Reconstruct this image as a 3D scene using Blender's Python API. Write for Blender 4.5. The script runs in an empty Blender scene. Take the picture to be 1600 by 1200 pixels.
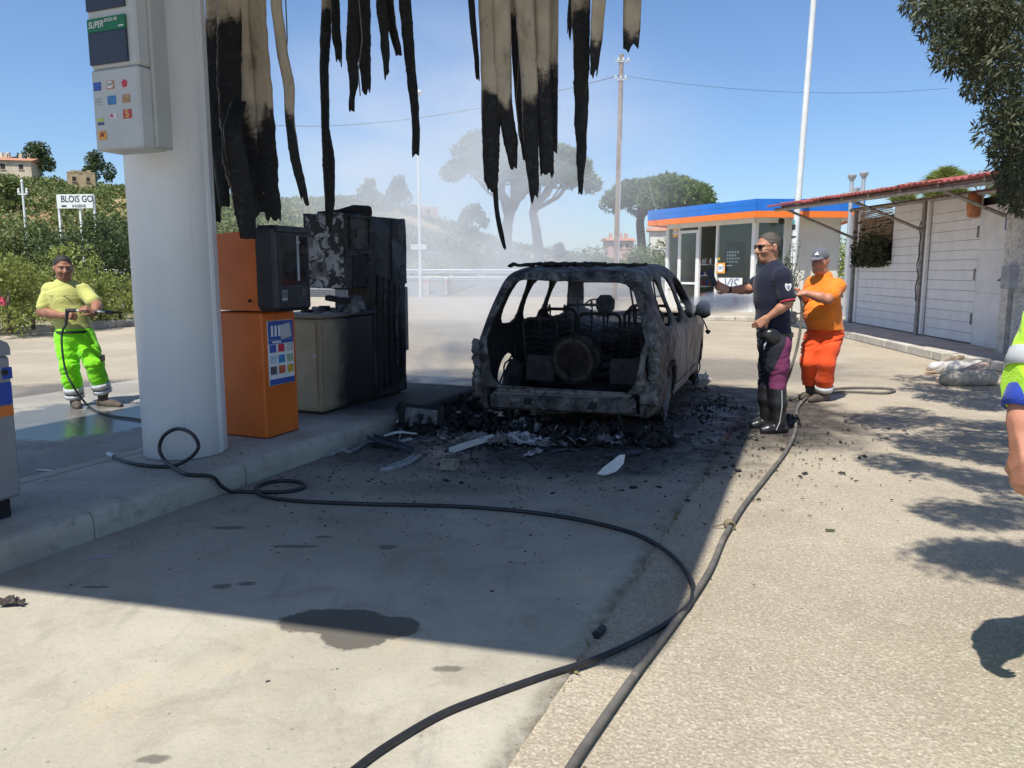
import bpy, math, random
import numpy as np
from mathutils import Vector, Matrix, noise as mnoise
random.seed(7)
RNG = np.random.default_rng(11)
R = math.radians
SC = bpy.context.scene
COL = SC.collection

# ------------------------------------------------------------------ camera, sky, sun, exposure
CAMH = 1.45
cam_data = bpy.data.cameras.new('camera')
cam_data.sensor_width = 36.0
cam_data.lens = 27.45
cam_data.clip_start = 0.05
cam_data.clip_end = 6000
camera = bpy.data.objects.new('camera', cam_data)
COL.objects.link(camera)
camera.location = (0, 0, CAMH)
camera.rotation_euler = (R(90 - 8.2), 0, 0)
SC.camera = camera

SUN_EL = R(62)
SUN_DIR = Vector((-0.50 * math.cos(SUN_EL), -0.866 * math.cos(SUN_EL), math.sin(SUN_EL)))   # towards the sun
world = bpy.data.worlds.new('World')
SC.world = world
world.use_nodes = True
wn = world.node_tree.nodes
wl = world.node_tree.links
sky = wn.new('ShaderNodeTexSky')
sky.sky_type = 'NISHITA'
sky.sun_disc = False
sky.sun_elevation = SUN_EL
sky.sun_rotation = math.atan2(SUN_DIR.x, SUN_DIR.y)
sky.altitude = 50
sky.air_density = 1.0
sky.dust_density = 0.8
sky.ozone_density = 8.0
wl.new(sky.outputs[0], wn['Background'].inputs[0])
wn['Background'].inputs[1].default_value = 0.118
sun_data = bpy.data.lights.new('sun', 'SUN')
sun_data.energy = 4.6
sun_data.angle = R(0.53)
sun_data.color = (1.0, 0.955, 0.88)
sun = bpy.data.objects.new('sun', sun_data)
COL.objects.link(sun)
sun.rotation_euler = (-SUN_DIR).to_track_quat('-Z', 'Y').to_euler()
sun.location = (-12, -21, 40)
SC.view_settings.view_transform = 'Standard'
SC.view_settings.look = 'None'
SC.view_settings.gamma = 1.0
SC.view_settings.use_curve_mapping = False
SC.view_settings.exposure = 0.45
SC.render.engine = 'CYCLES'
SC.cycles.use_denoising = True
SC.cycles.max_bounces = 8
SC.cycles.transparent_max_bounces = 12
SC.cycles.volume_bounces = 2
SC.cycles.volume_max_steps = 96
SC.cycles.sample_clamp_indirect = 6.0

# ------------------------------------------------------------------ helpers
PIT = R(8.2); FPX = 1220.0
def ray(u, v):
    x = (u - 800) / FPX; y = (600 - v) / FPX
    return Vector((x, math.cos(PIT) + y * math.sin(PIT), -math.sin(PIT) + y * math.cos(PIT)))
def gp(u, v, z=0.0):
    """world point at height z seen in the photograph at (u, v)"""
    d = ray(u, v); t = (z - CAMH) / d.z
    return Vector((d.x * t, d.y * t, z))
def at(u, v, Y):
    """world point at distance Y seen in the photograph at (u, v)"""
    d = ray(u, v); t = Y / d.y
    return Vector((d.x * t, Y, CAMH + d.z * t))

def link(o):
    COL.objects.link(o); return o
def tag(o, label=None, cat=None, group=None, kind=None):
    if label: o['label'] = label
    if cat: o['category'] = cat
    if group: o['group'] = group
    if kind: o['kind'] = kind
    return o
def thing(name, label, cat, loc=(0, 0, 0), rz=0.0, group=None):
    o = bpy.data.objects.new(name, None); link(o)
    o.location = loc; o.rotation_euler = (0, 0, rz)
    o.empty_display_size = 0.1
    return tag(o, label, cat, group)
def copy_tree(o, parent=None):
    c = o.copy(); COL.objects.link(c)
    if parent is not None: c.parent = parent
    for ch in list(o.children): copy_tree(ch, c)
    return c

class MB:
    """collects shapes, build() links them as one mesh object"""
    def __init__(s):
        s.v = []; s.f = []; s.m = []; s.n = 0; s.attr = []
    def add(s, V, F, m=0, attr=None):
        V = [tuple(p) for p in V]
        s.f += [tuple(i + s.n for i in q) for q in F]
        s.m += [m] * len(F)
        s.v += V; s.n += len(V)
        s.attr += list(attr) if attr is not None else [0.0] * len(V)
        return s
    def box(s, c, d, rot=None, m=0, bev=0.0):
        x, y, z = d[0] / 2, d[1] / 2, d[2] / 2
        b = min(bev, x * .9, y * .9, z * .9)
        if b <= 0:
            V = [(-x, -y, -z), (x, -y, -z), (x, y, -z), (-x, y, -z), (-x, -y, z), (x, -y, z), (x, y, z), (-x, y, z)]
            F = [(3, 2, 1, 0), (4, 5, 6, 7), (0, 1, 5, 4), (1, 2, 6, 5), (2, 3, 7, 6), (3, 0, 4, 7)]
        else:
            V = []; idx = {}
            for sx in (-1, 1):
                for sy in (-1, 1):
                    for sz in (-1, 1):
                        idx[(sx, sy, sz, 0)] = len(V); V.append((sx * x, sy * (y - b), sz * (z - b)))
                        idx[(sx, sy, sz, 1)] = len(V); V.append((sx * (x - b), sy * y, sz * (z - b)))
                        idx[(sx, sy, sz, 2)] = len(V); V.append((sx * (x - b), sy * (y - b), sz * z))
            F = []
            q = [(-1, -1), (1, -1), (1, 1), (-1, 1)]
            for sg in (-1, 1):
                for ax in range(3):
                    f = []
                    for a_, b_ in q:
                        k = [a_, b_]; k.insert(ax, sg); f.append(idx[(k[0], k[1], k[2], ax)])
                    if (sg < 0) != (ax == 1): f = f[::-1]
                    F.append(tuple(f))
            for ax in range(3):
                o1, o2 = [a_ for a_ in range(3) if a_ != ax]
                for s1 in (-1, 1):
                    for s2 in (-1, 1):
                        f = []
                        for e in (-1, 1):
                            k = [0, 0, 0]; k[ax] = e; k[o1] = s1; k[o2] = s2
                            f.append((idx[tuple(k) + (o1,)], idx[tuple(k) + (o2,)]))
                        F.append((f[0][0], f[1][0], f[1][1], f[0][1]))
            for sx in (-1, 1):
                for sy in (-1, 1):
                    for sz in (-1, 1):
                        F.append((idx[(sx, sy, sz, 0)], idx[(sx, sy, sz, 1)], idx[(sx, sy, sz, 2)]))
        M_ = rot if rot is not None else Matrix.Identity(3)
        if isinstance(M_, (int, float)): M_ = Matrix.Rotation(M_, 3, 'Z')
        c = Vector(c)
        return s.add([M_ @ Vector(p) + c for p in V], F, m)
    def tube(s, P, r, n=8, m=0, cap=True, sq=1.0, attr=None):
        P = [Vector(p) for p in P]
        rr = r if isinstance(r, (list, tuple)) else [r] * len(P)
        V = []; F = []; A = []
        t0 = (P[1] - P[0]).normalized()
        up = Vector((0, 0, 1)) if abs(t0.z) < .9 else Vector((1, 0, 0))
        a = t0.cross(up).normalized()
        for i, p in enumerate(P):
            t = (P[min(i + 1, len(P) - 1)] - P[max(i - 1, 0)])
            if t.length < 1e-9: t = t0
            t.normalize()
            a = (a - t * a.dot(t))
            if a.length < 1e-6: a = t.orthogonal()
            a.normalize(); b = t.cross(a)
            for k in range(n):
                w = 2 * math.pi * k / n
                V.append(p + (a * math.cos(w) + b * math.sin(w) * sq) * rr[i])
                A.append(attr[i] if attr else 0.0)
        for i in range(len(P) - 1):
            for k in range(n):
                k2 = (k + 1) % n
                F.append((i * n + k, i * n + k2, (i + 1) * n + k2, (i + 1) * n + k))
        if cap:
            F.append(tuple(range(n))[::-1]); F.append(tuple((len(P) - 1) * n + k for k in range(n)))
        return s.add(V, F, m, A)
    def lathe(s, prof, c=(0, 0, 0), n=24, m=0, M=None):
        V = []; F = []
        c = Vector(c); M = M or Matrix.Identity(3)
        for r, z in prof:
            for k in range(n):
                w = 2 * math.pi * k / n
                V.append(c + M @ Vector((r * math.cos(w), r * math.sin(w), z)))
        for i in range(len(prof) - 1):
            for k in range(n):
                k2 = (k + 1) % n
                F.append((i * n + k, i * n + k2, (i + 1) * n + k2, (i + 1) * n + k))
        if prof[0][0] > 1e-6: F.append(tuple(range(n))[::-1])
        if prof[-1][0] > 1e-6: F.append(tuple((len(prof) - 1) * n + k for k in range(n)))
        return s.add(V, F, m)
    def prism(s, poly, z0, z1, m=0, M=None):
        """poly: list of (x, y) counter clockwise, extruded along z; M maps it"""
        n = len(poly)
        ar = sum(poly[i][0] * poly[(i + 1) % n][1] - poly[(i + 1) % n][0] * poly[i][1] for i in range(n))
        if ar < 0: poly = poly[::-1]
        V = [(x, y, z0) for x, y in poly] + [(x, y, z1) for x, y in poly]
        F = [tuple(range(n))[::-1], tuple(range(n, 2 * n))]
        for i in range(n):
            j = (i + 1) % n
            F.append((i, j, n + j, n + i))
        if M is not None: V = [M @ Vector(p) for p in V]
        return s.add(V, F, m)
    def quad(s, a, b, c, d, m=0):
        return s.add([a, b, c, d], [(0, 1, 2, 3)], m)
    def build(s, name, mats, parent=None, smooth=False, attr=None):
        me = bpy.data.meshes.new(name)
        me.from_pydata(s.v, [], s.f)
        mats = mats if isinstance(mats, (list, tuple)) else [mats]
        for mm in mats: me.materials.append(mm)
        if any(s.m): me.polygons.foreach_set('material_index', s.m)
        if attr:
            a = me.attributes.new(attr, 'FLOAT', 'POINT'); a.data.foreach_set('value', s.attr)
        if smooth: me.polygons.foreach_set('use_smooth', [True] * len(me.polygons))
        me.update()
        o = bpy.data.objects.new(name, me); link(o)
        if parent is not None: o.parent = parent
        if smooth == 'auto': auto_smooth(me)
        return o
def auto_smooth(me, ang=40):
    me.polygons.foreach_set('use_smooth', [True] * len(me.polygons))
    try: me.set_sharp_from_angle(angle=R(ang))
    except Exception: pass
def npmesh(name, V, F, mats, parent=None, smooth=False, midx=None, attrs=None):
    """V (n,3) and F (k,3|4) arrays"""
    me = bpy.data.meshes.new(name)
    V = np.asarray(V, dtype=np.float32); F = np.asarray(F, dtype=np.int32)
    me.vertices.add(len(V)); me.vertices.foreach_set('co', V.ravel())
    k = F.shape[1]
    me.loops.add(F.size); me.loops.foreach_set('vertex_index', F.ravel())
    me.polygons.add(len(F))
    me.polygons.foreach_set('loop_start', np.arange(0, F.size, k, dtype=np.int32))
    me.polygons.foreach_set('loop_total', np.full(len(F), k, dtype=np.int32))
    mats = mats if isinstance(mats, (list, tuple)) else [mats]
    for mm in mats: me.materials.append(mm)
    if midx is not None: me.polygons.foreach_set('material_index', np.asarray(midx, dtype=np.int32))
    if smooth: me.polygons.foreach_set('use_smooth', np.ones(len(F), dtype=bool))
    if attrs:
        for n_, a_ in attrs.items():
            at_ = me.attributes.new(n_, 'FLOAT', 'POINT'); at_.data.foreach_set('value', np.asarray(a_, dtype=np.float32))
    me.update(); me.validate()
    o = bpy.data.objects.new(name, me); link(o)
    if parent is not None: o.parent = parent
    return o

# ---- signed-distance modelling: smooth unions of tapered capsules, cut by planes, meshed with surface nets
def surfnet(f, lo, hi, h):
    lo = np.array(lo, float); hi = np.array(hi, float)
    n = np.ceil((hi - lo) / h).astype(int) + 1
    ax = [lo[i] + h * np.arange(n[i]) for i in range(3)]
    X, Y, Z = np.meshgrid(*[a.astype(np.float32) for a in ax], indexing='ij')
    D = f(X, Y, Z).astype(np.float32)
    D[0] = D[-1] = 1; D[:, 0] = D[:, -1] = 1; D[:, :, 0] = D[:, :, -1] = 1
    S = D < 0
    c = [(i, j, k) for i in (0, 1) for j in (0, 1) for k in (0, 1)]
    sl = lambda A, i, j, k: A[i:A.shape[0] - 1 + i, j:A.shape[1] - 1 + j, k:A.shape[2] - 1 + k]
    cnt = sum(sl(S, *q).astype(np.int8) for q in c)
    act = (cnt > 0) & (cnt < 8)
    idx = -np.ones(act.shape, dtype=np.int64)
    I = np.argwhere(act); idx[act] = np.arange(len(I))
    acc = np.zeros((len(I), 3)); num = np.zeros(len(I))
    for a in range(3):
        o1, o2 = [k for k in range(3) if k != a]
        for p in (0, 1):
            for q in (0, 1):
                A = I.copy(); A[:, o1] += p; A[:, o2] += q
                B = A.copy(); B[:, a] += 1
                da = D[A[:, 0], A[:, 1], A[:, 2]]; db = D[B[:, 0], B[:, 1], B[:, 2]]
                x = (da < 0) != (db < 0)
                t = np.where(x, da / np.where(x, da - db, 1), 0)
                P = A.astype(float); P[:, a] += t
                acc[x] += P[x]; num[x] += 1
    V = lo + h * acc / num[:, None]
    Q = []
    for a in range(3):
        o1, o2 = (a + 1) % 3, (a + 2) % 3
        sA = [slice(None)] * 3; sB = [slice(None)] * 3
        sA[a] = slice(0, -1); sB[a] = slice(1, None)
        e = S[tuple(sA)] != S[tuple(sB)]
        E = np.argwhere(e)
        E = E[(E[:, o1] > 0) & (E[:, o2] > 0) & (E[:, o1] < n[o1] - 1) & (E[:, o2] < n[o2] - 1)]
        ins = S[E[:, 0], E[:, 1], E[:, 2]]
        def cell(d1, d2):
            C = E.copy(); C[:, o1] += d1; C[:, o2] += d2
            return idx[C[:, 0], C[:, 1], C[:, 2]]
        q = np.stack([cell(-1, -1), cell(0, -1), cell(0, 0), cell(-1, 0)], 1)
        q[~ins] = q[~ins][:, ::-1]
        Q.append(q)
    return V, np.concatenate(Q)
def smin(a, b, k):
    h = np.clip(.5 + .5 * (b - a) / k, 0, 1)
    return b + (a - b) * h - k * h * (1 - h)
def smax(a, b, k): return -smin(-a, -b, k)
def cone(X, Y, Z, a, b, ra, rb, sx=1.0, sy=1.0, rot=0.0):
    """round cone from a to b; sx, sy flatten it (in the frame turned by rot)"""
    ca, sa = math.cos(rot), math.sin(rot)
    def T(x, y): return (x * ca + y * sa) / sx, (-x * sa + y * ca) / sy
    x, y = T(X, Y); ax_, ay_ = T(a[0], a[1]); bx_, by_ = T(b[0], b[1])
    dx, dy, dz = bx_ - ax_, by_ - ay_, b[2] - a[2]
    L2 = dx * dx + dy * dy + dz * dz + 1e-9
    px, py, pz = x - ax_, y - ay_, Z - a[2]
    t = np.clip((px * dx + py * dy + pz * dz) / L2, 0, 1)
    d = np.sqrt((px - t * dx) ** 2 + (py - t * dy) ** 2 + (pz - t * dz) ** 2) - (ra + (rb - ra) * t)
    return d * min(sx, sy, 1.0)
def ell(X, Y, Z, c, r):
    x, y, z = (X - c[0]) / r[0], (Y - c[1]) / r[1], (Z - c[2]) / r[2]
    k0 = np.sqrt(x * x + y * y + z * z)
    return (k0 - 1) * min(r)
def plane(X, Y, Z, p, n):
    n = np.array(n, float); n /= np.linalg.norm(n)
    return (X - p[0]) * n[0] + (Y - p[1]) * n[1] + (Z - p[2]) * n[2]

# ---- materials
MATS = {}
def rgb(h):
    """sRGB hex to linear"""
    h = h.lstrip('#'); c = [int(h[i:i + 2], 16) / 255 for i in (0, 2, 4)]
    return tuple(x / 12.92 if x <= .04045 else ((x + .055) / 1.055) ** 2.4 for x in c)
class NT:
    def __init__(s, name):
        s.mat = bpy.data.materials.new(name); s.mat.use_nodes = True
        s.t = s.mat.node_tree; s.t.nodes.clear()
        s.out = s.n('ShaderNodeOutputMaterial'); s.b = s.n('ShaderNodeBsdfPrincipled')
        s.l(s.b.outputs[0], s.out.inputs[0])
        s.tc = s.n('ShaderNodeTexCoord')
    def n(s, k, **kw):
        x = s.t.nodes.new(k)
        for a, b in kw.items(): setattr(x, a, b)
        return x
    def l(s, a, b): s.t.links.new(a, b)
    def put(s, sock, val):
        if hasattr(val, 'is_output') or isinstance(val, bpy.types.NodeSocket): s.l(val, sock)
        else: sock.default_value = val
    def coord(s, space='Object', scale=(1, 1, 1), loc=(0, 0, 0), rot=(0, 0, 0)):
        if space == 'World': src = s.n('ShaderNodeNewGeometry').outputs['Position']
        else: src = s.tc.outputs[space]
        m = s.n('ShaderNodeMapping'); s.l(src, m.inputs[0])
        m.inputs['Scale'].default_value = scale; m.inputs['Location'].default_value = loc; m.inputs['Rotation'].default_value = rot
        return m.outputs[0]
    def noise(s, scale, detail=6, rough=.6, vec=None, dist=0.0):
        x = s.n('ShaderNodeTexNoise'); x.inputs['Scale'].default_value = scale; x.inputs['Detail'].default_value = detail
        x.inputs['Roughness'].default_value = rough; x.inputs['Distortion'].default_value = dist
        if vec is not None: s.l(vec, x.inputs['Vector'])
        return x.outputs['Fac']
    def voro(s, scale, vec=None, feature='F1', out='Distance'):
        x = s.n('ShaderNodeTexVoronoi'); x.feature = feature; x.inputs['Scale'].default_value = scale
        if vec is not None: s.l(vec, x.inputs['Vector'])
        return x.outputs[out]
    def ramp(s, fac, lo, hi, a=0.0, b=1.0):
        x = s.n('ShaderNodeMapRange'); x.clamp = True
        x.interpolation_type = 'SMOOTHSTEP'
        s.put(x.inputs[0], fac); x.inputs[1].default_value = lo; x.inputs[2].default_value = hi
        x.inputs[3].default_value = a; x.inputs[4].default_value = b
        return x.outputs[0]
    def mix(s, fac, a, b):
        x = s.n('ShaderNodeMix'); x.data_type = 'RGBA'
        s.put(x.inputs[0], fac)
        for i, v in ((6, a), (7, b)):
            if isinstance(v, tuple): x.inputs[i].default_value = v + (1,) if len(v) == 3 else v
            else: s.l(v, x.inputs[i])
        return x.outputs[2]
    def math(s, op, a, b=0.0):
        x = s.n('ShaderNodeMath'); x.operation = op
        s.put(x.inputs[0], a); s.put(x.inputs[1], b)
        return x.outputs[0]
    def sep(s, vec):
        x = s.n('ShaderNodeSeparateXYZ'); s.l(vec, x.inputs[0]); return x.outputs
    def attr(s, name):
        x = s.n('ShaderNodeAttribute'); x.attribute_name = name; return x.outputs['Fac']
    def bump(s, h, strength=.3, dist=.02):
        x = s.n('ShaderNodeBump'); x.inputs['Strength'].default_value = strength; x.inputs['Distance'].default_value = dist
        s.l(h, x.inputs['Height']); s.l(x.outputs[0], s.b.inputs['Normal'])
    def fin(s, col, rough=.7, metal=0.0, spec=None):
        if isinstance(col, tuple): s.b.inputs['Base Color'].default_value = col + (1,)
        else: s.l(col, s.b.inputs['Base Color'])
        s.put(s.b.inputs['Roughness'], rough); s.put(s.b.inputs['Metallic'], metal)
        if spec is not None: s.b.inputs['Specular IOR Level'].default_value = spec
        return s.mat
def mat(name, col, rough=.65, metal=0.0, var=.18, vs=6.0, bump=0.0, bs=60.0, dirt=None, ds=3.0, dlo=.55, dhi=.75, space='Object', spec=None):
    """plain painted or moulded surface with uneven tone, optional dirt colour and fine relief"""
    if name in MATS: return MATS[name]
    t = NT(name); v = t.coord(space)
    a = tuple(c * (1 - var) for c in col); b = tuple(min(1, c * (1 + var)) for c in col)
    c = t.mix(t.ramp(t.noise(vs, 5, .65, v), .3, .7), a, b)
    if dirt is not None: c = t.mix(t.ramp(t.noise(ds, 8, .7, v, .4), dlo, dhi), c, dirt)
    if bump > 0: t.bump(t.noise(bs, 5, .6, v), bump, .01)
    rr = t.ramp(t.noise(vs * 2.3, 4, .6, v), .3, .7, max(0, rough - .08), min(1, rough + .08))
    MATS[name] = t.fin(c, rr, metal, spec)
    return MATS[name]
def leafmat(name, c1, c2, trans=.25, rough=.55):
    if name in MATS: return MATS[name]
    t = NT(name); v = t.coord('Object')
    c = t.mix(t.ramp(t.noise(1.3, 3, .6, v), .35, .65), c1, c2)
    rnd = t.attr('tone')
    c = t.mix(t.ramp(rnd, 0, 1, 0, .75), c, tuple(x * 1.55 for x in c2))
    t.fin(c, rough, 0, .35)
    tr = t.n('ShaderNodeBsdfTranslucent'); t.l(c, tr.inputs[0])
    mx = t.n('ShaderNodeMixShader'); mx.inputs[0].default_value = trans
    t.l(t.b.outputs[0], mx.inputs[1]); t.l(tr.outputs[0], mx.inputs[2]); t.l(mx.outputs[0], t.out.inputs[0])
    MATS[name] = t.mat
    return t.mat

def text_mesh(txt, size, material, parent=None, name='lettering', M=None, extrude=.001, align='CENTER', sx=1.0, shear=0.0):
    cu = bpy.data.curves.new(name, 'FONT'); cu.body = txt; cu.size = size; cu.extrude = extrude
    cu.align_x = align; cu.align_y = 'CENTER'; cu.shear = shear; cu.offset = size * .012
    tmp = bpy.data.objects.new('tmp', cu); COL.objects.link(tmp)
    dg = bpy.context.evaluated_depsgraph_get()
    me = bpy.data.meshes.new_from_object(tmp.evaluated_get(dg))
    bpy.data.objects.remove(tmp); bpy.data.curves.remove(cu)
    me.name = name; me.materials.clear(); me.materials.append(material)
    T = (M or Matrix.Identity(4)) @ Matrix.Diagonal((sx, 1, 1, 1))
    me.transform(T)
    o = bpy.data.objects.new(name, me); link(o)
    if parent is not None: o.parent = parent
    return o
def frame4(o, x, z):
    """matrix whose local x runs along x, local y along z (up the panel), local z out of the panel"""
    x = Vector(x).normalized(); z = Vector(z).normalized(); n = x.cross(z)
    m = Matrix((x, z, n)).transposed().to_4x4(); m.translation = Vector(o)
    return m

# ---- foliage
def leaf_quads(C, size, rng, aspect=.45, droop=0.0, jitter=.35, N=None):
    """C (n,3) leaf centres -> quads (folded diamonds) pointing in random directions; N optional outward directions"""
    n = len(C)
    d = rng.normal(size=(n, 3))
    if N is not None: d = d * .8 + N * .9
    d[:, 2] -= droop
    d /= np.linalg.norm(d, axis=1)[:, None] + 1e-9
    r = rng.normal(size=(n, 3)); s = np.cross(d, r); s /= np.linalg.norm(s, axis=1)[:, None] + 1e-9
    L = size * (1 + jitter * rng.normal(size=n)).clip(.4, 2)[:, None]
    a = C - d * L * .5; b = C + d * L * .5
    m1 = C + s * L * aspect * .5; m2 = C - s * L * aspect * .5
    V = np.stack([a, m1, b, m2], 1).reshape(-1, 3)
    F = np.arange(4 * n).reshape(-1, 4)
    tone = np.repeat(rng.random(n), 4)
    return V, F, tone
def clump_points(centres, radii, per, rng, shell=.55, flat=1.0):
    """points spread through ellipsoid clumps, denser towards their skins"""
    P = []; Nn = []
    for c, r in zip(centres, radii):
        k = max(6, int(per * r * r))
        d = rng.normal(size=(k, 3)); d /= np.linalg.norm(d, axis=1)[:, None]
        q = rng.random(k) ** (1 / 3.0); q = shell + (1 - shell) * q
        p = d * (q * r)[:, None]; p[:, 2] *= flat
        P.append(p + np.asarray(c)); Nn.append(d)
    return np.concatenate(P), np.concatenate(Nn)
# ------------------------------------------------------------------ ground materials
D = Vector((math.sin(R(22.6)), math.cos(R(22.6)), 0))      # along the filling lane
N = Vector((D.y, -D.x, 0))                                  # across it, to the right
LANE = math.atan2(-D.x, D.y)                                # rotation of an object whose local y runs along the lane
def isl(n, s, z=0.0):
    return Vector((-1.77, 5.25, 0)) + N * n + D * s + Vector((0, 0, z))

def ground_dots(t, v, c, scale, lo, hi, col, k):
    m = t.ramp(t.voro(scale, v), lo, hi, 1, 0)
    return t.mix(t.math('MULTIPLY', m, k), c, col)
def spot(t, v, cx, cy, rx, ry, wob=.35, ns=3.0, soft=.12):
    """mask of a stain: ellipse with an uneven rim"""
    if not hasattr(t, 'wobs'): t.wobs = {}
    ns = 1.8 if ns < 5 else (9.0 if max(rx, ry) > .15 else 24.0)
    if ns not in t.wobs: t.wobs[ns] = t.noise(ns, 5, .65, v)
    if not hasattr(t, 'xyz'): t.xyz = t.sep(v)
    s = t.xyz
    x = t.math('DIVIDE', t.math('SUBTRACT', s[0], cx), rx); y = t.math('DIVIDE', t.math('SUBTRACT', s[1], cy), ry)
    r = t.math('SQRT', t.math('ADD', t.math('MULTIPLY', x, x), t.math('MULTIPLY', y, y)))
    r = t.math('ADD', r, t.math('MULTIPLY', t.math('SUBTRACT', t.wobs[ns], .5), wob * 2.4))
    return t.ramp(r, 1 - soft, 1 + soft, 1, 0)

def soot_on(t, v, c, amount=.93):
    # burnt rubber, ash and spilt water left on the floor round the wreck
    m1 = spot(t, v, .95, 8.3, 2.0, 2.4, .5, 1.6, .32)
    m2 = spot(t, v, .35, 6.35, 1.75, .95, .5, 1.9, .35)
    m3 = spot(t, v, 2.5, 8.1, 1.0, 1.7, .4, 2.1, .25)
    m = t.math('MAXIMUM', t.math('MAXIMUM', m1, t.math('MULTIPLY', m2, .92)), m3)
    mott = t.ramp(t.noise(7, 8, .75, v), .28, .62, .74, 1.0)
    m = t.math('MULTIPLY', m, mott)
    return t.mix(t.math('MULTIPLY', m, amount), c, (.013, .013, .014)), m

def m_asphalt():
    t = NT('asphalt'); v = t.coord('World')
    c = t.mix(t.ramp(t.noise(.55, 7, .65, v), .35, .68), (.325, .275, .200), (.430, .370, .275))
    c = t.mix(t.ramp(t.noise(3.1, 6, .7, v), .5, .8), c, (.48, .425, .335))
    c = t.mix(t.ramp(t.noise(1.7, 7, .7, t.coord('World', loc=(9, 3, 0))), .58, .78, 0, .7), c, (.50, .42, .30))
    c = t.mix(t.ramp(t.noise(70, 3, .6, v), .42, .62, 0, .45), c, (.20, .172, .13))
    c = t.mix(t.ramp(t.voro(120, v, out='Color'), .55, .95, 0, .5), c, (.64, .57, .45))
    c = t.mix(t.ramp(t.noise(26, 4, .7, v), .52, .66, 0, .3), c, (.20, .17, .13))
    c = ground_dots(t, v, c, 17, .035, .085, (.62, .58, .50), .8)
    c = ground_dots(t, v, c, 5.2, .018, .05, (.05, .045, .04), .8)
    # cracks and trodden dark tracks
    wet = spot(t, v, -4.6, 9.6, 1.7, .9, .45, 1.5, .3)
    wet2 = spot(t, v, 2.6, 11.6, 2.6, 1.5, .5, 1.2, .35)
    wet3 = spot(t, v, -.2, 10.6, 2.2, 1.0, .5, 1.4, .35)
    w = t.math('MAXIMUM', t.math('MAXIMUM', wet, t.math('MULTIPLY', wet2, .7)), wet3)
    c = t.mix(t.math('MULTIPLY', w, .72), c, (.065, .062, .058))
    c, so = soot_on(t, v, c)
    t.bump(t.math('ADD', t.noise(95, 3, .6, v), t.math('MULTIPLY', t.voro(60, v), .8)), .55, .012)
    rough = t.math('SUBTRACT', .92, t.math('MULTIPLY', t.math('MAXIMUM', w, t.math('MULTIPLY', so, .75)), t.ramp(t.noise(4, 5, .6, v), .35, .6, .15, .62)))
    return t.fin(c, rough, 0, .35)
def m_concrete():
    t = NT('concrete_floor'); v = t.coord('World')
    c = t.mix(t.ramp(t.noise(.8, 7, .6, v), .32, .68), (.38, .345, .27), (.50, .46, .365))
    c = t.mix(t.ramp(t.noise(2.6, 8, .72, v, .6), .46, .74, 0, .75), c, (.29, .255, .195))
    c = t.mix(t.ramp(t.noise(1.1, 8, .7, t.coord('World', loc=(4, 7, 2)), .8), .55, .72, 0, .75), c, (.50, .415, .27))
    c = t.mix(t.ramp(t.noise(55, 4, .7, v), .5, .75, 0, .35), c, (.21, .195, .165))
    c = ground_dots(t, v, c, 9, .03, .075, (.10, .09, .075), .55)
    c = ground_dots(t, v, c, 24, .05, .12, (.60, .57, .50), .5)
    # fine wear marks along the lane
    st = t.noise(2.5, 6, .7, t.coord('World', scale=(2.2, .45, 1), rot=(0, 0, R(22.6))))
    c = t.mix(t.ramp(st, .55, .72, 0, .45), c, (.235, .225, .20))
    # oil and water stains with their own outlines
    st = []
    for (u, v_, rx, ry) in [(520, 975, .145, .07), (595, 984, .11, .06), (553, 1000, .09, .06), (360, 828, .07, .016), (460, 857, .085, .014), (347, 920, .03, .016), (385, 916, .03, .014),
                            (150, 921, .04, .008), (605, 858, .03, .02), (505, 842, .03, .01), (240, 1192, .03, .012), (700, 1050, .035, .012)]:
        p = gp(u, v_)
        st.append(spot(t, v, p.x, p.y, rx * 1.5, ry * 1.75, .34 if rx > .08 else .6, 9.0, .10 if rx > .08 else .3))
    m = st[0]
    for q in st[1:3]: m = t.math('MAXIMUM', m, q)
    big = m
    sm = st[3]
    for q in st[4:]: sm = t.math('MAXIMUM', sm, q)
    c = t.mix(t.math('MULTIPLY', big, .84), c, (.068, .06, .048))
    c = t.mix(t.math('MULTIPLY', sm, .7), c, (.07, .06, .05))
    p = gp(690, 765)
    c = t.mix(t.math('MULTIPLY', spot(t, v, p.x, p.y, .55, .18, .5, 4, .5), .45), c, (.09, .075, .045))
    # worn, dirt-filled border
    e = t.ramp(t.attr('edge'), .0, .09, 1, 0)
    c = t.mix(t.math('MULTIPLY', e, t.ramp(t.noise(6, 6, .7, v), .40, .65, 0, .85)), c, (.17, .135, .085))
    # grime thickening towards the wreck, its dark tone also painting in canopy shade
    g = t.ramp(t.math('ADD', t.sep(v)[1], t.math('MULTIPLY', t.noise(1.3, 6, .6, v), 2.4)), 3.4, 8.0, .10, .66)
    c = t.mix(g, c, (.085, .082, .078))
    crumbs = t.ramp(t.voro(13, v), .10, .17, 1, 0)
    gate = t.ramp(t.math('ADD', t.sep(v)[1], t.math('MULTIPLY', t.noise(1.1, 6, .6, v), 3.0)), 4.8, 7.6, 0, .9)
    c = t.mix(t.math('MULTIPLY', crumbs, gate), c, (.02, .02, .02))
    c, so = soot_on(t, v, c)
    t.bump(t.math('ADD', t.noise(60, 4, .65, v), t.math('MULTIPLY', t.noise(7, 5, .6, v), .8)), .30, .010)
    rough = t.math('SUBTRACT', .86, t.math('MULTIPLY', so, t.ramp(t.noise(4, 5, .6, v), .35, .6, .1, .5)))
    return t.fin(c, rough, 0, .35)
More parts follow.
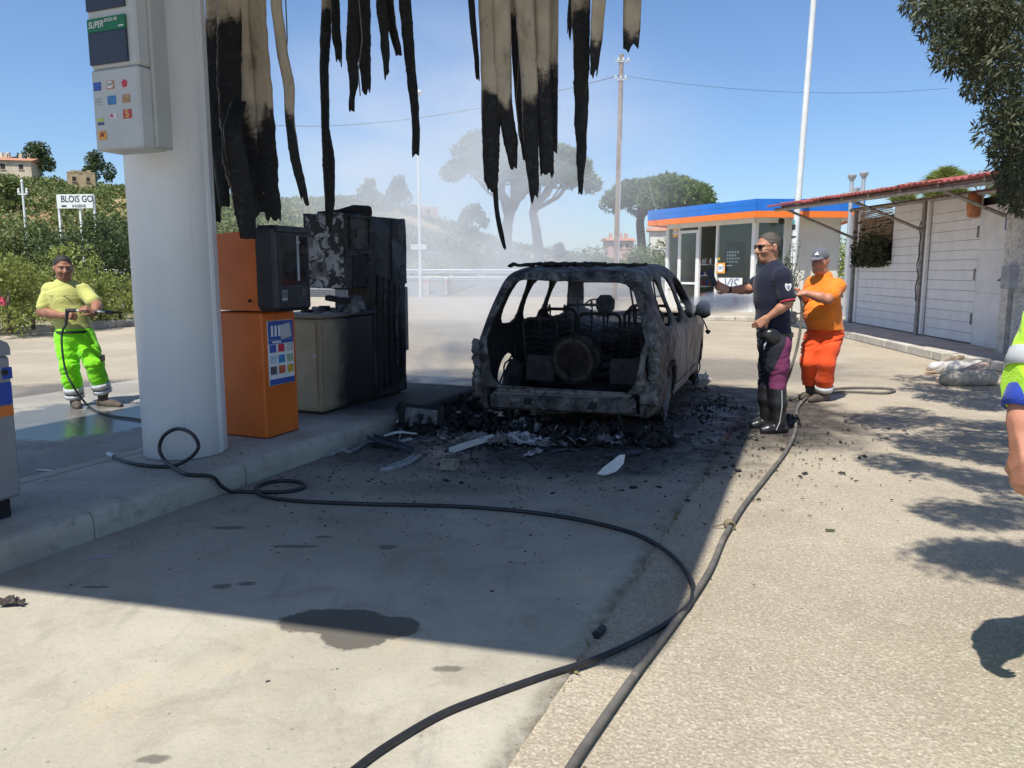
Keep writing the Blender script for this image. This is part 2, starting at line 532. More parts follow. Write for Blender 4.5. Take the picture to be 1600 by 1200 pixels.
def m_wetconcrete():
    t = NT('wet_concrete_floor'); v = t.coord('World')
    c = t.mix(t.ramp(t.noise(.8, 7, .6, v), .32, .68), (.24, .225, .195), (.34, .32, .275))
    c = t.mix(t.ramp(t.noise(5, 8, .72, v, .6), .50, .72), c, (.20, .18, .15))
    w = t.ramp(t.math('ADD', t.noise(1.4, 6, .6, v), t.math('MULTIPLY', spot(t, v, -4.2, 7.6, 1.3, 1.0, .3, 2, .5), .35)), .62, .80)
    c = t.mix(t.math('MULTIPLY', w, .7), c, (.085, .085, .085))
    t.bump(t.math('MULTIPLY', t.noise(50, 4, .65, v), t.math('SUBTRACT', 1.0, w)), .3, .01)
    return t.fin(c, t.ramp(w, 0, 1, .8, .22), 0, .4)

ASPH, CONC, WETC = m_asphalt(), m_concrete(), m_wetconcrete()
EARTH = mat('dry_earth', (.30, .235, .15), .95, 0, .35, .4, .5, 8, dirt=(.16, .15, .07), ds=.25, dlo=.4, dhi=.7, space='World')
KERBC = mat('kerb_concrete', (.36, .34, .30), .85, 0, .2, 3, .35, 50, dirt=(.13, .115, .09), ds=4, dlo=.48, dhi=.72, space='World')
KERBL = mat('pale_kerb_stone', (.44, .41, .35), .85, 0, .2, 2.5, .3, 40, dirt=(.20, .17, .13), ds=3, dlo=.5, dhi=.8, space='World')
WHITEP = mat('white_paint', (.74, .74, .71), .5, 0, .08, 4, .05, 30, dirt=(.42, .39, .33), ds=4, dlo=.62, dhi=.85)

def sheet(name, poly, z, material, dens=None, kind='structure', parent=None, edge=False):
    mb = MB(); mb.add([(p[0], p[1], z) for p in poly], [tuple(range(len(poly)))])
    o = mb.build(name, material, parent)
    if parent is None: o['kind'] = kind
    return o

sheet('ground', [(-2500, -60), (2500, -60), (2500, 4000), (-2500, 4000)], -.02, EARTH)
sheet('asphalt_forecourt', [(-40, -12), (34, -12), (34, 46.5), (-40, 46.5)], 0.0, ASPH)

# concrete slab of the near filling lane, a 12 mm step above the asphalt with a crumbling right edge
def slab(name, n0, n1, s0, s1, material, z=.012, rag=.012):
    ns, nn = 220, 24
    V = []; E_ = []
    for i in range(ns + 1):
        s = s0 + (s1 - s0) * i / ns
        j_ = rag * (mnoise.noise(Vector((s * 5, 1, 0))) + .6 * mnoise.noise(Vector((s * 17, 4, 0))))
        for k in range(nn + 1):
            n = n0 + (n1 + j_ - n0) * k / nn
            p = isl(n, s, z); V.append(p); E_.append(n1 + j_ - n)
        V.append(isl(n1 + j_ + .006, s, -.01)); E_.append(0)
    F = []
    w = nn + 2
    for i in range(ns):
        for k in range(nn + 1):
            F.append((i * w + k, i * w + k + 1, (i + 1) * w + k + 1, (i + 1) * w + k))
    o = npmesh(name, np.array(V), np.array(F), material, attrs={'edge': E_})
    o['kind'] = 'structure'
    return o
edge_n = (Vector((1.74, 6.34, 0)) - Vector((-1.77, 5.25, 0))).dot(N)
slab('concrete_lane', -.02, edge_n, -9, 4.35, CONC)
slab('wet_concrete_lane', -5.0, -1.0, -9, 4.35, WETC)

# pump island: bullnosed kerb stones round a concrete infill
ISZ = .17
ISW = 1.06
S0, S1 = -6.0, 3.75
isl_root = bpy.data.objects.new('pump_island', None); link(isl_root); isl_root['kind'] = 'structure'
mb = MB()
mb.prism([tuple(isl(n, s)[:2]) for n, s in ((-.16, S0 + .1), (-.16, S1 - .17), (-ISW + .16, S1 - .17), (-ISW + .16, S0 + .1))], .01, ISZ - .004)
def m_island():
    t = NT('island_concrete'); v = t.coord('World')
    c = t.mix(t.ramp(t.noise(2, 7, .6, v), .32, .68), (.34, .315, .265), (.45, .42, .355))
    c = t.mix(t.ramp(t.noise(6, 8, .72, v, .6), .50, .72), c, (.27, .245, .20))
    c = ground_dots(t, v, c, 14, .05, .10, (.04, .035, .03), .8)
    s = t.sep(t.coord('World', rot=(0, 0, 0)))
    g = t.ramp(t.math('ADD', s[1], t.math('MULTIPLY', t.noise(2.2, 6, .6, v), 1.6)), 6.9, 8.3)
    c = t.mix(t.math('MULTIPLY', g, .93), c, (.016, .016, .017))
    t.bump(t.noise(55, 4, .65, v), .35, .01)
    return t.fin(c, .85)
ISLM = m_island()
mb.build('infill', ISLM, isl_root)
prof = [(0, .005), (.004, .09), (-.004, .135), (-.022, .158), (-.05, ISZ), (-.158, ISZ), (-.158, .005)]
def kerbstone(a, b, out):
    a = Vector(a); b = Vector(b); out = Vector(out)
    mb = MB(); t = (b - a).normalized(); V = []
    g = .004
    for p, in_ in ((a + t * g, 0), (b - t * g, 0)):
        for x, z in prof: V.append(p + out * x + Vector((0, 0, z + random.uniform(-.001, .001))))
    k = len(prof)
    F = [(i, (i + 1) % k, k + (i + 1) % k, k + i) for i in range(k)] + [tuple(range(k))[::-1], tuple(range(k, 2 * k))]
    return mb.add(V, F)
L_ = 1.18
s = S0
while s < S1 - .05:
    e = min(s + L_, S1 - .16)
    if e - s > .1:
        kerbstone(isl(random.uniform(-.003, .003), s), isl(random.uniform(-.003, .003), e), N).build('kerb_stone', ISLM, isl_root)
        kerbstone(isl(-ISW, e), isl(-ISW, s), -N).build('kerb_stone', ISLM, isl_root)
    s += L_
kerbstone(isl(0, S1), isl(-ISW, S1), D).build('kerb_stone', ISLM, isl_root)

# ------------------------------------------------------------------ canopy and its column
SHB = math.tan(math.pi / 2 - SUN_EL)
CB, CT = 4.95, 5.55
sh = lambda z: Vector((-SUN_DIR.x, -SUN_DIR.y, 0)).normalized() * z * SHB
shA = gp(1008, 1052); shR = gp(1170, 665); shF = gp(0, 922)
rdir = (shR - shA).normalized(); fdir = (shF - shA).normalized()
cA = shA - sh(CB); cD = shA + fdir * 6.3 - sh(CB); cB = shA + rdir * 7.2 - sh(CB); cC = cD + (cB - cA)
canopy = thing('station_canopy', 'flat canopy roof over the filling lane, its ceiling burnt away in strips', 'canopy', (0, 0, 0))
CHAR = mat('charred', (.016, .015, .014), .85, 0, .5, 9, .6, 40, dirt=(.05, .047, .043), ds=6, dlo=.6, dhi=.8)
mb = MB()
c4 = [cA, cB, cC, cD]
cc = sum(c4, Vector()) / 4
inn = [cc + (p - cc) * .985 for p in c4]
mb.prism([tuple(p[:2]) for p in inn], CB + .06, CT - .06)
mb.build('roof_deck', CHAR, canopy)
FAS = mat('canopy_fascia', (.62, .63, .63), .4, 0, .1, 3, 0, 30, dirt=(.03, .03, .03), ds=.8, dlo=.35, dhi=.7)
FASB = mat('fascia_blue', (.02, .13, .48), .4, 0, .1, 3)
for i in range(4):
    a, b = c4[i], c4[(i + 1) % 4]
    t_ = (b - a).normalized(); o_ = Vector((t_.y, -t_.x, 0))
    if o_.dot(a - cc) < 0: o_ = -o_
    for z0, z1, mm in ((CB, CB + .2, FAS), (CB + .204, CT, FASB)):
        m2 = MB(); c = (a + b) / 2 - o_ * .02
        m2.box((c.x, c.y, (z0 + z1) / 2), ((b - a).length - .045, .03, z1 - z0), math.atan2(t_.y, t_.x), bev=.004)
        m2.build('fascia_board', mm, canopy)

COLP = isl(-.625, .0)
colm = NT('column_paint'); v = colm.coord('Object')
c = colm.mix(colm.ramp(colm.noise(1.2, 5, .6, v), .3, .7), (.70, .71, .70), (.78, .785, .77))
stk = colm.noise(6, 6, .7, colm.coord('Object', scale=(3, 3, .12)))
c = colm.mix(colm.ramp(stk, .52, .78, 0, .5), c, (.55, .54, .49))
c = colm.mix(colm.ramp(colm.sep(v)[2], 0.02, .25, .28, 0), c, (.30, .27, .22))
COLM = colm.fin(c, .38)
column = thing('canopy_column', 'thick round white column holding up the canopy on the pump island', 'column', (COLP.x, COLP.y, ISZ), LANE)
mb = MB(); mb.lathe([(.272, 0), (.275, .004), (.275, CB + .05 - ISZ)], n=64)
mb.build('shaft', COLM, column, smooth='auto')
mb = MB()
# flat cover strip running up the lane side, with a narrow lip at each edge
ca_ = R(28)
mb.box((.254 * math.cos(ca_), .254 * math.sin(ca_), (CB - ISZ) / 2), (.055, .13, CB - ISZ), ca_, bev=.012)
mb.box((.275 * math.cos(ca_ - .28), .275 * math.sin(ca_ - .28), (CB - ISZ) / 2), (.02, .010, CB - ISZ), ca_ - .27, bev=.003)
mb.build('cover_strip', COLM, column)
mb = MB()
for (a_, z_, r_) in ((-62, 2.93, .012), (-62, 3.02, .007)):
    p = Vector((math.cos(R(a_)) * .273, math.sin(R(a_)) * .273, z_))
    Mx = Vector((math.cos(R(a_)), math.sin(R(a_)), 0)).to_track_quat('Z', 'Y').to_matrix()
    mb.lathe([(r_, 0), (r_, .004), (.0001, .004)], p, 14, M=Mx)
mb.build('bolt_hole', CHAR, column)

# ------------------------------------------------------------------ utility shed on the right
SHL, SHR = Vector((8.80, 20.6, 0)), Vector((8.22, 12.75, 0))
wd = (SHR - SHL).normalized(); wn_ = Vector((wd.y, -wd.x, 0))          # wn_ points out of the wall, towards the forecourt
if wn_.x > 0: wn_ = -wn_
PLZ = .15
shed = thing('plank_shed', 'low white plank shed with red sheet roof and propped awning', 'shed', (0, 0, 0))
SHW = mat('shed_white_wood', (.76, .76, .75), .7, 0, .05, 3, .15, 40, dirt=(.50, .47, .42), ds=2.2, dlo=.58, dhi=.85)
SHD = mat('shed_door_paint', (.70, .70, .69), .65, 0, .08, 3, .15, 40, dirt=(.45, .42, .36), ds=3, dlo=.6, dhi=.85)
GREYW = mat('weathered_grey_timber', (.30, .285, .265), .85, 0, .25, 8, .5, 40, dirt=(.12, .10, .08), ds=6, dlo=.5, dhi=.75)
DARKM = mat('dark_gap', (.03, .028, .025), .9)
RENDERM = mat('rough_render', (.58, .56, .51), .95, 0, .25, 18, 1.0, 26, dirt=(.22, .19, .15), ds=9, dlo=.5, dhi=.7)
wall_len = (SHR - SHL).length
def sw(a, z, o=0.0):
    """point on the shed wall: a metres from its far end, height z, o metres out"""
    return SHL + wd * a + wn_ * o + Vector((0, 0, z))
rot_w = math.atan2(wd.y, wd.x)
def wtop(a): return 3.05 - .22 * a / wall_len
mb = MB(); c = sw(wall_len / 2, 1.5, -1.6)
mb.box((c.x, c.y, 1.45), (wall_len - .06, 3.0, 2.6), rot_w); mb.build('core', DARKM, shed)
U = lambda u: None
def a_of(u):
    """distance along the shed wall of the photograph's column u"""
    k = (u - 800) / FPX
    # SHL + wd a : x = k*1.015*y
    k *= 1.012
    return (k * SHL.y - SHL.x) / (wd.x - k * wd.y)
aL, aP, aD0, aD1 = a_of(1329), a_of(1432), a_of(1512), a_of(1562)
a_post1 = a_of(1575)
PH = .185
win0, win1, wz0, wz1 = aL + .12, a_of(1380), 1.70, 2.95
for b0, b1 in ((.03, aP - .07), (aP + .12, aD0)):
    z = PLZ + .02; i = 0
    while z < 2.98:
        h = PH * random.uniform(.93, 1.07)
        top = min(z + h - .006, wtop(b1) - .03)
        if top - z < .04: break
        segs = [(b0, b1)]
        if b0 < .1 and top > wz0 and z < wz1: segs = [(b0, win0), (win1, b1)]
        for q0, q1 in segs:
            if q1 - q0 < .1: continue
            c = sw((q0 + q1) / 2, (z + top) / 2, .012 + random.uniform(-.002, .002))
            tl = Matrix.Rotation(rot_w, 3, 'Z') @ Matrix.Rotation(R(random.uniform(-1.2, .3)), 3, 'X') @ Matrix.Rotation(R(random.uniform(-.08, .08)), 3, 'Y')
            m2 = MB(); m2.box(c, (q1 - q0, .025, top - z), tl, bev=.003); m2.build('plank', SHW, shed)
        z += h
# door: three panels in a frame, hinges, latch
door = None
m2 = MB(); c = sw((aD0 + aD1) / 2, PLZ + 1.22, .004); m2.box(c, (aD1 - aD0, .03, 2.44), rot_w); door = m2.build('door', SHD, shed)
for z0, z1 in ((.05, .92), (.93, 1.66), (1.67, 2.40)):
    m2 = MB(); c = sw((aD0 + aD1) / 2, PLZ + (z0 + z1) / 2, .024); m2.box(c, (aD1 - aD0 - .05, .014, z1 - z0), rot_w, bev=.004)
    m2.build('door_panel', SHD, door)
for z0 in (.45, 1.25, 2.0):
    m2 = MB(); m2.box(sw(aD0 - .04, PLZ + z0, .04), (.035, .02, .2), rot_w, bev=.003); m2.build('hinge', GREYW, door)
m2 = MB(); m2.tube([sw(aD1 - .2, PLZ + 1.15, .04), sw(aD1 - .2, PLZ + 1.15, .09), sw(aD1 - .07, PLZ + 1.2, .09)], .012); m2.build('handle', GREYW, door)
BLUES = mat('sign_blue', (.03, .07, .30), .5, 0, .1, 8)
m2 = MB(); m2.box(sw(aD1 - .12, PLZ + 2.12, .037), (.2, .008, .27), rot_w); sg = m2.build('wc_sign', BLUES, door)
m2 = MB()
m2.box(sw(aD1 - .12, PLZ + 2.2, .044), (.15, .004, .03), rot_w); m2.box(sw(aD1 - .15, PLZ + 2.08, .044), (.035, .004, .14), rot_w)
m2.box(sw(aD1 - .09, PLZ + 2.06, .044), (.05, .004, .10), rot_w); m2.build('pictogram', WHITEP, sg)
# window opening with reed screen
REED = mat('reed_screen', (.36, .27, .17), .9, 0, .35, 14, .5, 50, dirt=(.14, .10, .06), ds=9, dlo=.45, dhi=.7)
reed = None
m2 = MB(); zz = wz0 + .42; k = 0
while zz < wz1 + .05:
    w_ = win1 - win0 - random.uniform(.02, .16)
    m2.tube([sw(win0 + .01, zz, .02 + random.uniform(-.012, .015)), sw(win0 + .01 + w_ / 2, zz + random.uniform(-.012, .012), .03), sw(win0 + w_, zz + random.uniform(-.02, .02), .02)], .008, 5)
    zz += .017
reed = m2.build('reed_screen', REED, shed); reed['kind'] = 'stuff'
m2 = MB(); m2.box(sw((win0 + win1) / 2, wz0 - .03, .04), (win1 - win0 + .1, .14, .05), rot_w, bev=.006); m2.build('window_sill', GREYW, shed)
# posts, rails and braces of the awning
EDL, EDR = Vector((6.78, 20.7, 3.06)), Vector((6.62, 9.4, 2.66))
def ed(f): return EDL + (EDR - EDL) * f
def post(a, z1, w=.11):
    m2 = MB(); m2.box(sw(a, (PLZ + z1) / 2, .085), (w, .10, z1 - PLZ), rot_w, bev=.008); m2.build('post', GREYW, shed)
for a_ in (aL - .1, aP, a_post1): post(a_, wtop(a_) - .06)
m2 = MB(); m2.box(sw(aP + .14, 1.55, .07), (.09, .06, 2.75), rot_w, bev=.006); m2.build('white_batten', SHW, shed)
m2 = MB(); m2.box(sw(aL + .06, 1.55, .05), (.11, .05, 2.75), rot_w, bev=.006); m2.build('white_batten', SHW, shed)
for a_ in (aL - .1, aP, a_post1 - .05):
    p = sw(a_, 2.28, .12); f = min(.98, max(.02, a_ / 11.0)); e = ed(f) + Vector((.12, 0, -.03))
    m2 = MB(); m2.tube([p, e], .032, 4); m2.build('brace', GREYW, shed)
m2 = MB(); m2.tube([EDL + Vector((.06, 0, -.03)), EDR + Vector((.06, 0, -.03))], .045, 4); m2.build('edge_beam', GREYW, shed)
m2 = MB(); m2.tube([sw(.1, 3.0, .08), sw(wall_len, 2.79, .08)], .05, 4); m2.build('wall_plate', GREYW, shed)
for k in range(9):
    f = (k + .5) / 9; e = ed(f); a_ = f * wall_len * 1.25
    m2 = MB(); m2.tube([e + Vector((0, 0, .01)), Vector((sw(min(a_, wall_len), 0, 0).x + 2.6, e.y, e.z + .62))], .035, 4); m2.build('rafter', GREYW, shed)
# electrical conduit on the middle post
m2 = MB(); P = []
for i in range(24):
    z = PLZ + .7 + i * .07; P.append(sw(aP - .03 + .03 * math.sin(i * 1.1), z, .15 + .01 * math.sin(i * .7)))
m2.tube(P, .010, 6); m2.build('cable', DARKM, shed)
# red corrugated sheets
REDM = NT('red_roof_sheet'); v = REDM.coord('World')
c = REDM.mix(REDM.ramp(REDM.noise(3, 6, .7, v), .35, .65), (.30, .06, .055), (.42, .11, .095))
c = REDM.mix(REDM.ramp(REDM.noise(9, 6, .7, v), .55, .75), c, (.19, .10, .08)); REDM = REDM.fin(c, .6)
nsh = 11
for k in range(nsh):
    f0, f1 = k / nsh, (k + 1.0) / nsh + .008
    V = []; F = []
    nw = 24
    lift = .01 * (k % 2) + random.uniform(0, .008); over = random.uniform(-.02, .09)
    for j in range(3):
        for i in range(nw + 1):
            f = f0 + (f1 - f0) * i / nw; e = ed(f)
            x = e.x - .10 - over + j * 2.3; z = e.z + .055 + lift + j * .30 + .018 * math.sin(i / nw * math.pi * 2 * 6)
            V.append((x, e.y, z))
    for j in range(2):
        for i in range(nw): F.append((j * (nw + 1) + i, j * (nw + 1) + i + 1, (j + 1) * (nw + 1) + i + 1, (j + 1) * (nw + 1) + i))
    o = MB().add(V, F).build('roof_sheet', REDM, shed, smooth=True)
    md = o.modifiers.new('s', 'SOLIDIFY'); md.thickness = .012
m2 = MB()
for i in range(26):
    f = random.uniform(.1, .9); e = ed(f); a_ = random.uniform(0, 6.3)
    m2.tube([e + Vector((-.05, 0, .10)), e + Vector((random.uniform(-.2, .1), random.uniform(-.3, .3), .115))], .004, 4)
STRAW = mat('straw', (.42, .33, .18), .9)
m2.build('roof_straw', STRAW, shed)['kind'] = 'stuff'
# terracotta wall lamp under the eave
TERRA = mat('terracotta', (.46, .20, .09), .8, 0, .2, 6)
pl = sw(a_of(1507), 2.62, .10); m2 = MB(); m2.lathe([(.05, -.22), (.10, -.2), (.12, -.05), (.13, .12), (.09, .2), (.02, .22)], pl, 16); m2.build('wall_lamp', TERRA, shed, smooth=True)
# rendered pillar at the near end with a meter box
pp = sw(a_of(1590), 1.4, .1); m2 = MB(); m2.box((pp.x, pp.y, 1.42), (.42, .42, 2.6), rot_w, bev=.03); m2.build('rendered_pillar', RENDERM, shed)
pp2 = sw(a_of(1598), 1.3, .36); m2 = MB(); m2.box((pp2.x, pp2.y, 1.36), (.26, .14, .36), rot_w, bev=.01); m2.build('meter_box', mat('grey_plastic', (.30, .31, .33), .5), shed)
m2 = MB(); m2.tube([(pp2.x + .05, pp2.y, 1.2), (pp2.x + .05, pp2.y, .16)], .05, 10); m2.build('downpipe', GREYW, shed)

# shed platform with kerb stones
plat = bpy.data.objects.new('shed_platform', None); link(plat); plat['kind'] = 'structure'
kA, kB = Vector((7.62, 20.9, 0)), Vector((6.95, 12.55, 0))
mb = MB(); mb.prism([(7.78, 21), (7.11, 12.7), (6.95, 12.42), (7.9, 11.9), (12, 11.9), (12, 21)], .004, PLZ); mb.build('paving', KERBL, plat)
kd = (kB - kA); kl = kd.length; kd.normalize(); ko = Vector((kd.y, -kd.x, 0)); ko = ko if ko.x < 0 else -ko
i = 0; x = 0
while x < kl - .1:
    e = min(x + 1.0, kl)
    m2 = MB(); c = kA + kd * ((x + e) / 2) - ko * .07 + Vector((0, 0, .077))
    m2.box(c, (e - x - .008, .15, .158), math.atan2(kd.y, kd.x), bev=.02); m2.build('kerb_stone', KERBL, plat); x = e
# diagonal kerb leading towards the camera, at the right
qa, qb = Vector((6.98, 12.45, 0)), Vector((7.25, 9.6, 0))
kd2 = (qb - qa); kl2 = kd2.length; kd2.normalize()
for k in range(3):
    m2 = MB(); c = qa + kd2 * (kl2 * (k + .5) / 3) + Vector((.08, 0, .075))
    m2.box(c, (kl2 / 3 - .01, .15, .15), math.atan2(kd2.y, kd2.x), bev=.02); m2.build('kerb_stone', KERBL, plat)
mb = MB(); mb.prism([(7.1, 12.4), (7.42, 9.6), (12, 9.6), (12, 11.88), (7.9, 11.88)], .003, .10); mb.build('lower_paving', KERBC, plat)

# ------------------------------------------------------------------ kiosk
kiosk = thing('kiosk', 'small glazed station kiosk with overhanging blue and orange fascia', 'kiosk', (0, 0, 0))
KF = [Vector(p) for p in ((5.2, 30.4, 0), (7.78, 25.4, 0), (11.3, 25.6, 0), (12.6, 31, 0), (8.4, 34.2, 0))]
kc = Vector((9.0, 29.4, 0))
KW = [kc + (p - kc) * .80 for p in KF]
KBZ, KTZ = 3.16, 3.74
BLUE = mat('kiosk_blue', (.018, .16, .56), .35, 0, .1, 2, 0, 30)
ORANGE = mat('kiosk_orange', (.86, .19, .025), .4, 0, .08, 2)
KWALL = mat('kiosk_wall', (.62, .60, .53), .6, 0, .06, 2, .05, 30, dirt=(.44, .42, .36), ds=1.5, dlo=.6, dhi=.85)
KWHITE = mat('kiosk_frame', (.72, .72, .69), .4, 0, .06, 3)
GLASS = NT('shop_glass'); GLASS.b.inputs['Transmission Weight'].default_value = 1.0; GLASS.b.inputs['IOR'].default_value = 1.0
_g = GLASS
_gl = _g.n('ShaderNodeBsdfGlossy'); _gl.inputs['Roughness'].default_value = .02
_tr = _g.n('ShaderNodeBsdfTransparent'); _tr.inputs[0].default_value = (.80, .86, .86, 1)
_fr = _g.n('ShaderNodeLayerWeight'); _fr.inputs[0].default_value = .5
_mx = _g.n('ShaderNodeMixShader'); _g.l(_g.math('ADD', .05, _g.math('MULTIPLY', _g.math('POWER', _fr.outputs[1], 3.0), .7)), _mx.inputs[0]); _g.l(_tr.outputs[0], _mx.inputs[1]); _g.l(_gl.outputs[0], _mx.inputs[2])
_g.l(_mx.outputs[0], _g.out.inputs[0]); GLASS = _g.mat
mb = MB(); mb.prism([tuple((kc + (p - kc) * .97)[:2]) for p in KF], KBZ + .05, KTZ - .06); mb.build('roof', KWALL, kiosk)
def board(a, b, z0, z1, mm, name, out=0.0, th=.05, parent=kiosk):
    t_ = (b - a).normalized(); o_ = Vector((t_.y, -t_.x, 0))
    if o_.dot((a + b) / 2 - kc) < 0: o_ = -o_
    c = (a + b) / 2 + o_ * out
    m2 = MB(); m2.box((c.x, c.y, (z0 + z1) / 2), ((b - a).length, th, z1 - z0), math.atan2(t_.y, t_.x), bev=.004)
    return m2.build(name, mm, parent)
for i in range(5):
    a, b = KF[i], KF[(i + 1) % 5]
    for z0, z1, mm in ((KBZ, KBZ + .20, ORANGE), (KBZ + .204, KBZ + .39, BLUE), (KBZ + .394, KTZ, BLUE)):
        board(a, b, z0, z1, mm, 'fascia_board')
def on(face, u):
    """point of kiosk wall `face` seen in the photograph's column u"""
    a, b = KW[face], KW[(face + 1) % 5]; k = (u - 800) / FPX * .995; d_ = b - a
    f = (k * a.y - a.x) / (d_.x - k * d_.y)
    return a + d_ * f
mb = MB(); mb.prism([tuple((kc + (p - kc) * .98)[:2]) for p in KW], .10, .16); mb.build('floor', KERBC, kiosk)
mb = MB(); mb.prism([tuple((kc + (p - kc) * 1.13)[:2]) for p in KW], .0, .10); mb.build('plinth', KERBL, kiosk)
# back walls (two solid sides and part of the right front)
for i in (2, 3, 4): board(KW[i], KW[(i + 1) % 5], .1, KBZ + .05, KWALL, 'wall', 0, .12)
board(on(1, 1222), KW[2], .1, KBZ + .05, KWALL, 'wall', 0, .12)
# left front: post, door, opening, window; right front: window
P0, P1, P2, P3, P4, P5 = KW[0], on(0, 1059), on(0, 1090), on(0, 1118), on(0, 1121), KW[1]
zt = KBZ - .12
board(KW[0], KW[1], zt, KBZ + .05, KWHITE, 'lintel', 0, .12)
board(KW[1], on(1, 1222), zt, KBZ + .05, KWHITE, 'lintel', 0, .12)
def kpost(p, w=.09, z0=.1): 
    m2 = MB(); m2.box((p.x, p.y, (z0 + zt) / 2), (w, w, zt - z0), math.atan2((KW[1] - KW[0]).y, (KW[1] - KW[0]).x), bev=.006); return m2.build('window_post', KWHITE, kiosk)
for p, w in ((KW[0], .14), (P1, .08), (P2, .09), (P3, .10), (KW[1], .16), (on(1, 1222), .10)): kpost(p, w)
def glazed(a, b, nm, sill=.9, low=True):
    g_ = board(a, b, sill, zt, GLASS, nm, 0, .012)
    r_ = board(a, b, sill - .1, sill, KWHITE, 'rail', .005, .10)
    if low: board(a, b, .1, sill - .1, KWALL if nm != 'door_glass' else GLASS, 'lower_panel', 0, .05 if nm != 'door_glass' else .012)
    return g_
glazed(P0, P1, 'window_pane')
# door leaf
dr = board(P1 + (P2 - P1) * .1, P1 + (P2 - P1) * .95, .16, zt - .12, GLASS, 'door', .02, .012)
for f0, f1, z0, z1 in ((.02, .12, .14, zt - .1), (.88, .98, .14, zt - .1), (.12, .88, zt - .2, zt - .1), (.12, .88, .14, .26), (.12, .88, .98, 1.06)):
    o_ = board(P1 + (P2 - P1) * f0, P1 + (P2 - P1) * f1, z0, z1, KWHITE, 'door_frame', .02, .06); o_.parent = dr
glazed(P4, P5, 'window_pane')
glazed(KW[1] + (on(1, 1222) - KW[1]) * .12, on(1, 1220), 'window_pane')
# interior: counter, shelf unit, posters on the panes
KINT = mat('kiosk_interior', (.22, .21, .19), .8, 0, .2, 3)
m2 = MB(); m2.box((8.9, 28.9, .6), (1.6, .5, .95), .4, bev=.01); m2.build('counter', KINT, kiosk)
shf = bpy.data.objects.new('shelf_unit', None); link(shf); shf.parent = kiosk
for z_ in (.5, .9, 1.3, 1.7):
    m2 = MB(); m2.box((7.25, 29.6, z_), (.75, .4, .03), -1.1); m2.build('shelf', KWHITE, shf)
    for k in range(5):
        q = Vector((7.25, 29.6, z_)) + Matrix.Rotation(-1.1, 3, 'Z') @ Vector((-.28 + k * .14, 0, 0))
        m2 = MB(); h_ = random.uniform(.14, .26); m2.lathe([(.045, .015), (.05, h_ * .7), (.022, h_ * .85), (.022, h_)], q, 10)
        m2.build('bottle', random.choice([BLUES, KWHITE, REDM, ORANGE]), shf)
POSTER = mat('poster_dark', (.028, .022, .045), .5, 0, .2, 3)
WPRINT = mat('white_print', (.75, .75, .72), .6, 0, .03, 3)
tW = (KW[1] - KW[0]).normalized(); oW = Vector((-abs(tW.y), -abs(tW.x), 0)) ; oW = Vector((tW.y, -tW.x, 0)); oW = oW if oW.dot(KW[0] - kc) > 0 else -oW
def panel_on(u0, u1, v0, v1, face, out, mm, nm, th=.01):
    a, b = on(face, u0), on(face, u1)
    z0, z1 = at(u0, v1, a.y).z, at(u0, v0, a.y).z
    return board(a, b, z0, z1, mm, nm, out, th), a, b, z0, z1
pst, a, b, z0, z1 = panel_on(1128, 1160, 379, 424, 0, -.05, POSTER, 'poster')
for fz, wf, hz in ((.66, .62, .07), (.55, .5, .07), (.44, .66, .06), (.33, .58, .06), (.20, .30, .04)):
    p = a + (b - a) * (.12 + wf / 2 * .9) + oW * -.038 + Vector((0, 0, z0 + (z1 - z0) * fz)); m2 = MB(); x0 = 0
    L = (b - a).length * wf; nw = max(3, int(wf * 9))
    for k in range(nw): m2.box(p + tW * (L * ((k + .5) / nw - .5)), (L / nw * (.78 if k % 3 else .6), .004, hz), math.atan2(tW.y, tW.x))
    m2.build('print_line', WPRINT, pst)['kind'] = 'stuff'
STKO = mat('sticker_orange', (.80, .36, .05), .5, 0, .05, 3)
def dkv(u0, u1, v0, v1, face, out):
    st_, a, b, z0, z1 = panel_on(u0, u1, v0, v1, face, out, STKO, 'sticker', .008)
    c_ = (a + b) / 2 + oW * (out + .007) + Vector((0, 0, (z0 + z1) / 2)); w_ = (b - a).length
    m2 = MB(); m2.lathe([(w_ * .44, 0), (w_ * .44, .003)], (0, 0, 0), 28)
    o_ = m2.build('oval', WPRINT, st_); o_.data.transform(frame4(c_, tW, (0, 0, 1)) @ Matrix.Diagonal((1, .72, 1, 1)))
    text_mesh('DKV', w_ * .38, BLUES, st_, 'lettering', frame4(c_ + oW * .004, tW, (0, 0, 1)), .001, shear=.2)
dkv(1119, 1132.5, 411, 427, 0, .05)
dkv(1049, 1057, 356, 371, 0, .02)
pn, a, b, z0, z1 = panel_on(1123, 1160, 434, 452, 0, .04, WPRINT, 'banner', .01)
GREYB = mat('grey_blue_print', (.20, .26, .36), .6)
text_mesh('VIS', .55, GREYB, pn, 'lettering', frame4((a + b) / 2 + oW * .05 + Vector((0, 0, (z0 + z1) / 2 - .03)), tW, (0, 0, 1)), .002, shear=.25)
panel_on(1120, 1124, 402, 406, 0, .03, mat('yellow_label', (.7, .6, .05), .5), 'yellow_label', .006)
panel_on(1176, 1200, 412, 428, 1, -.08, mat('dark_tray', (.05, .07, .08), .5), 'display_tray', .3)
panel_on(1146, 1153, 464, 472, 0, .04, mat('red_blue_print', (.35, .06, .10), .5), 'notice', .008)
# floodlight under the fascia, small aerial on the roof
q = at(1221, 346, 25.9); m2 = MB(); m2.lathe([(.05, -.1), (.10, -.05), (.10, .06), (.04, .1)], q, 12); m2.tube([q, q + Vector((0, .2, .12))], .02); m2.build('floodlight', DARKM, kiosk)
q = at(1023, 322, 29.5); m2 = MB(); m2.tube([q, at(1013, 283, 29.5)], .012, 5); m2.build('aerial', GREYW, kiosk)
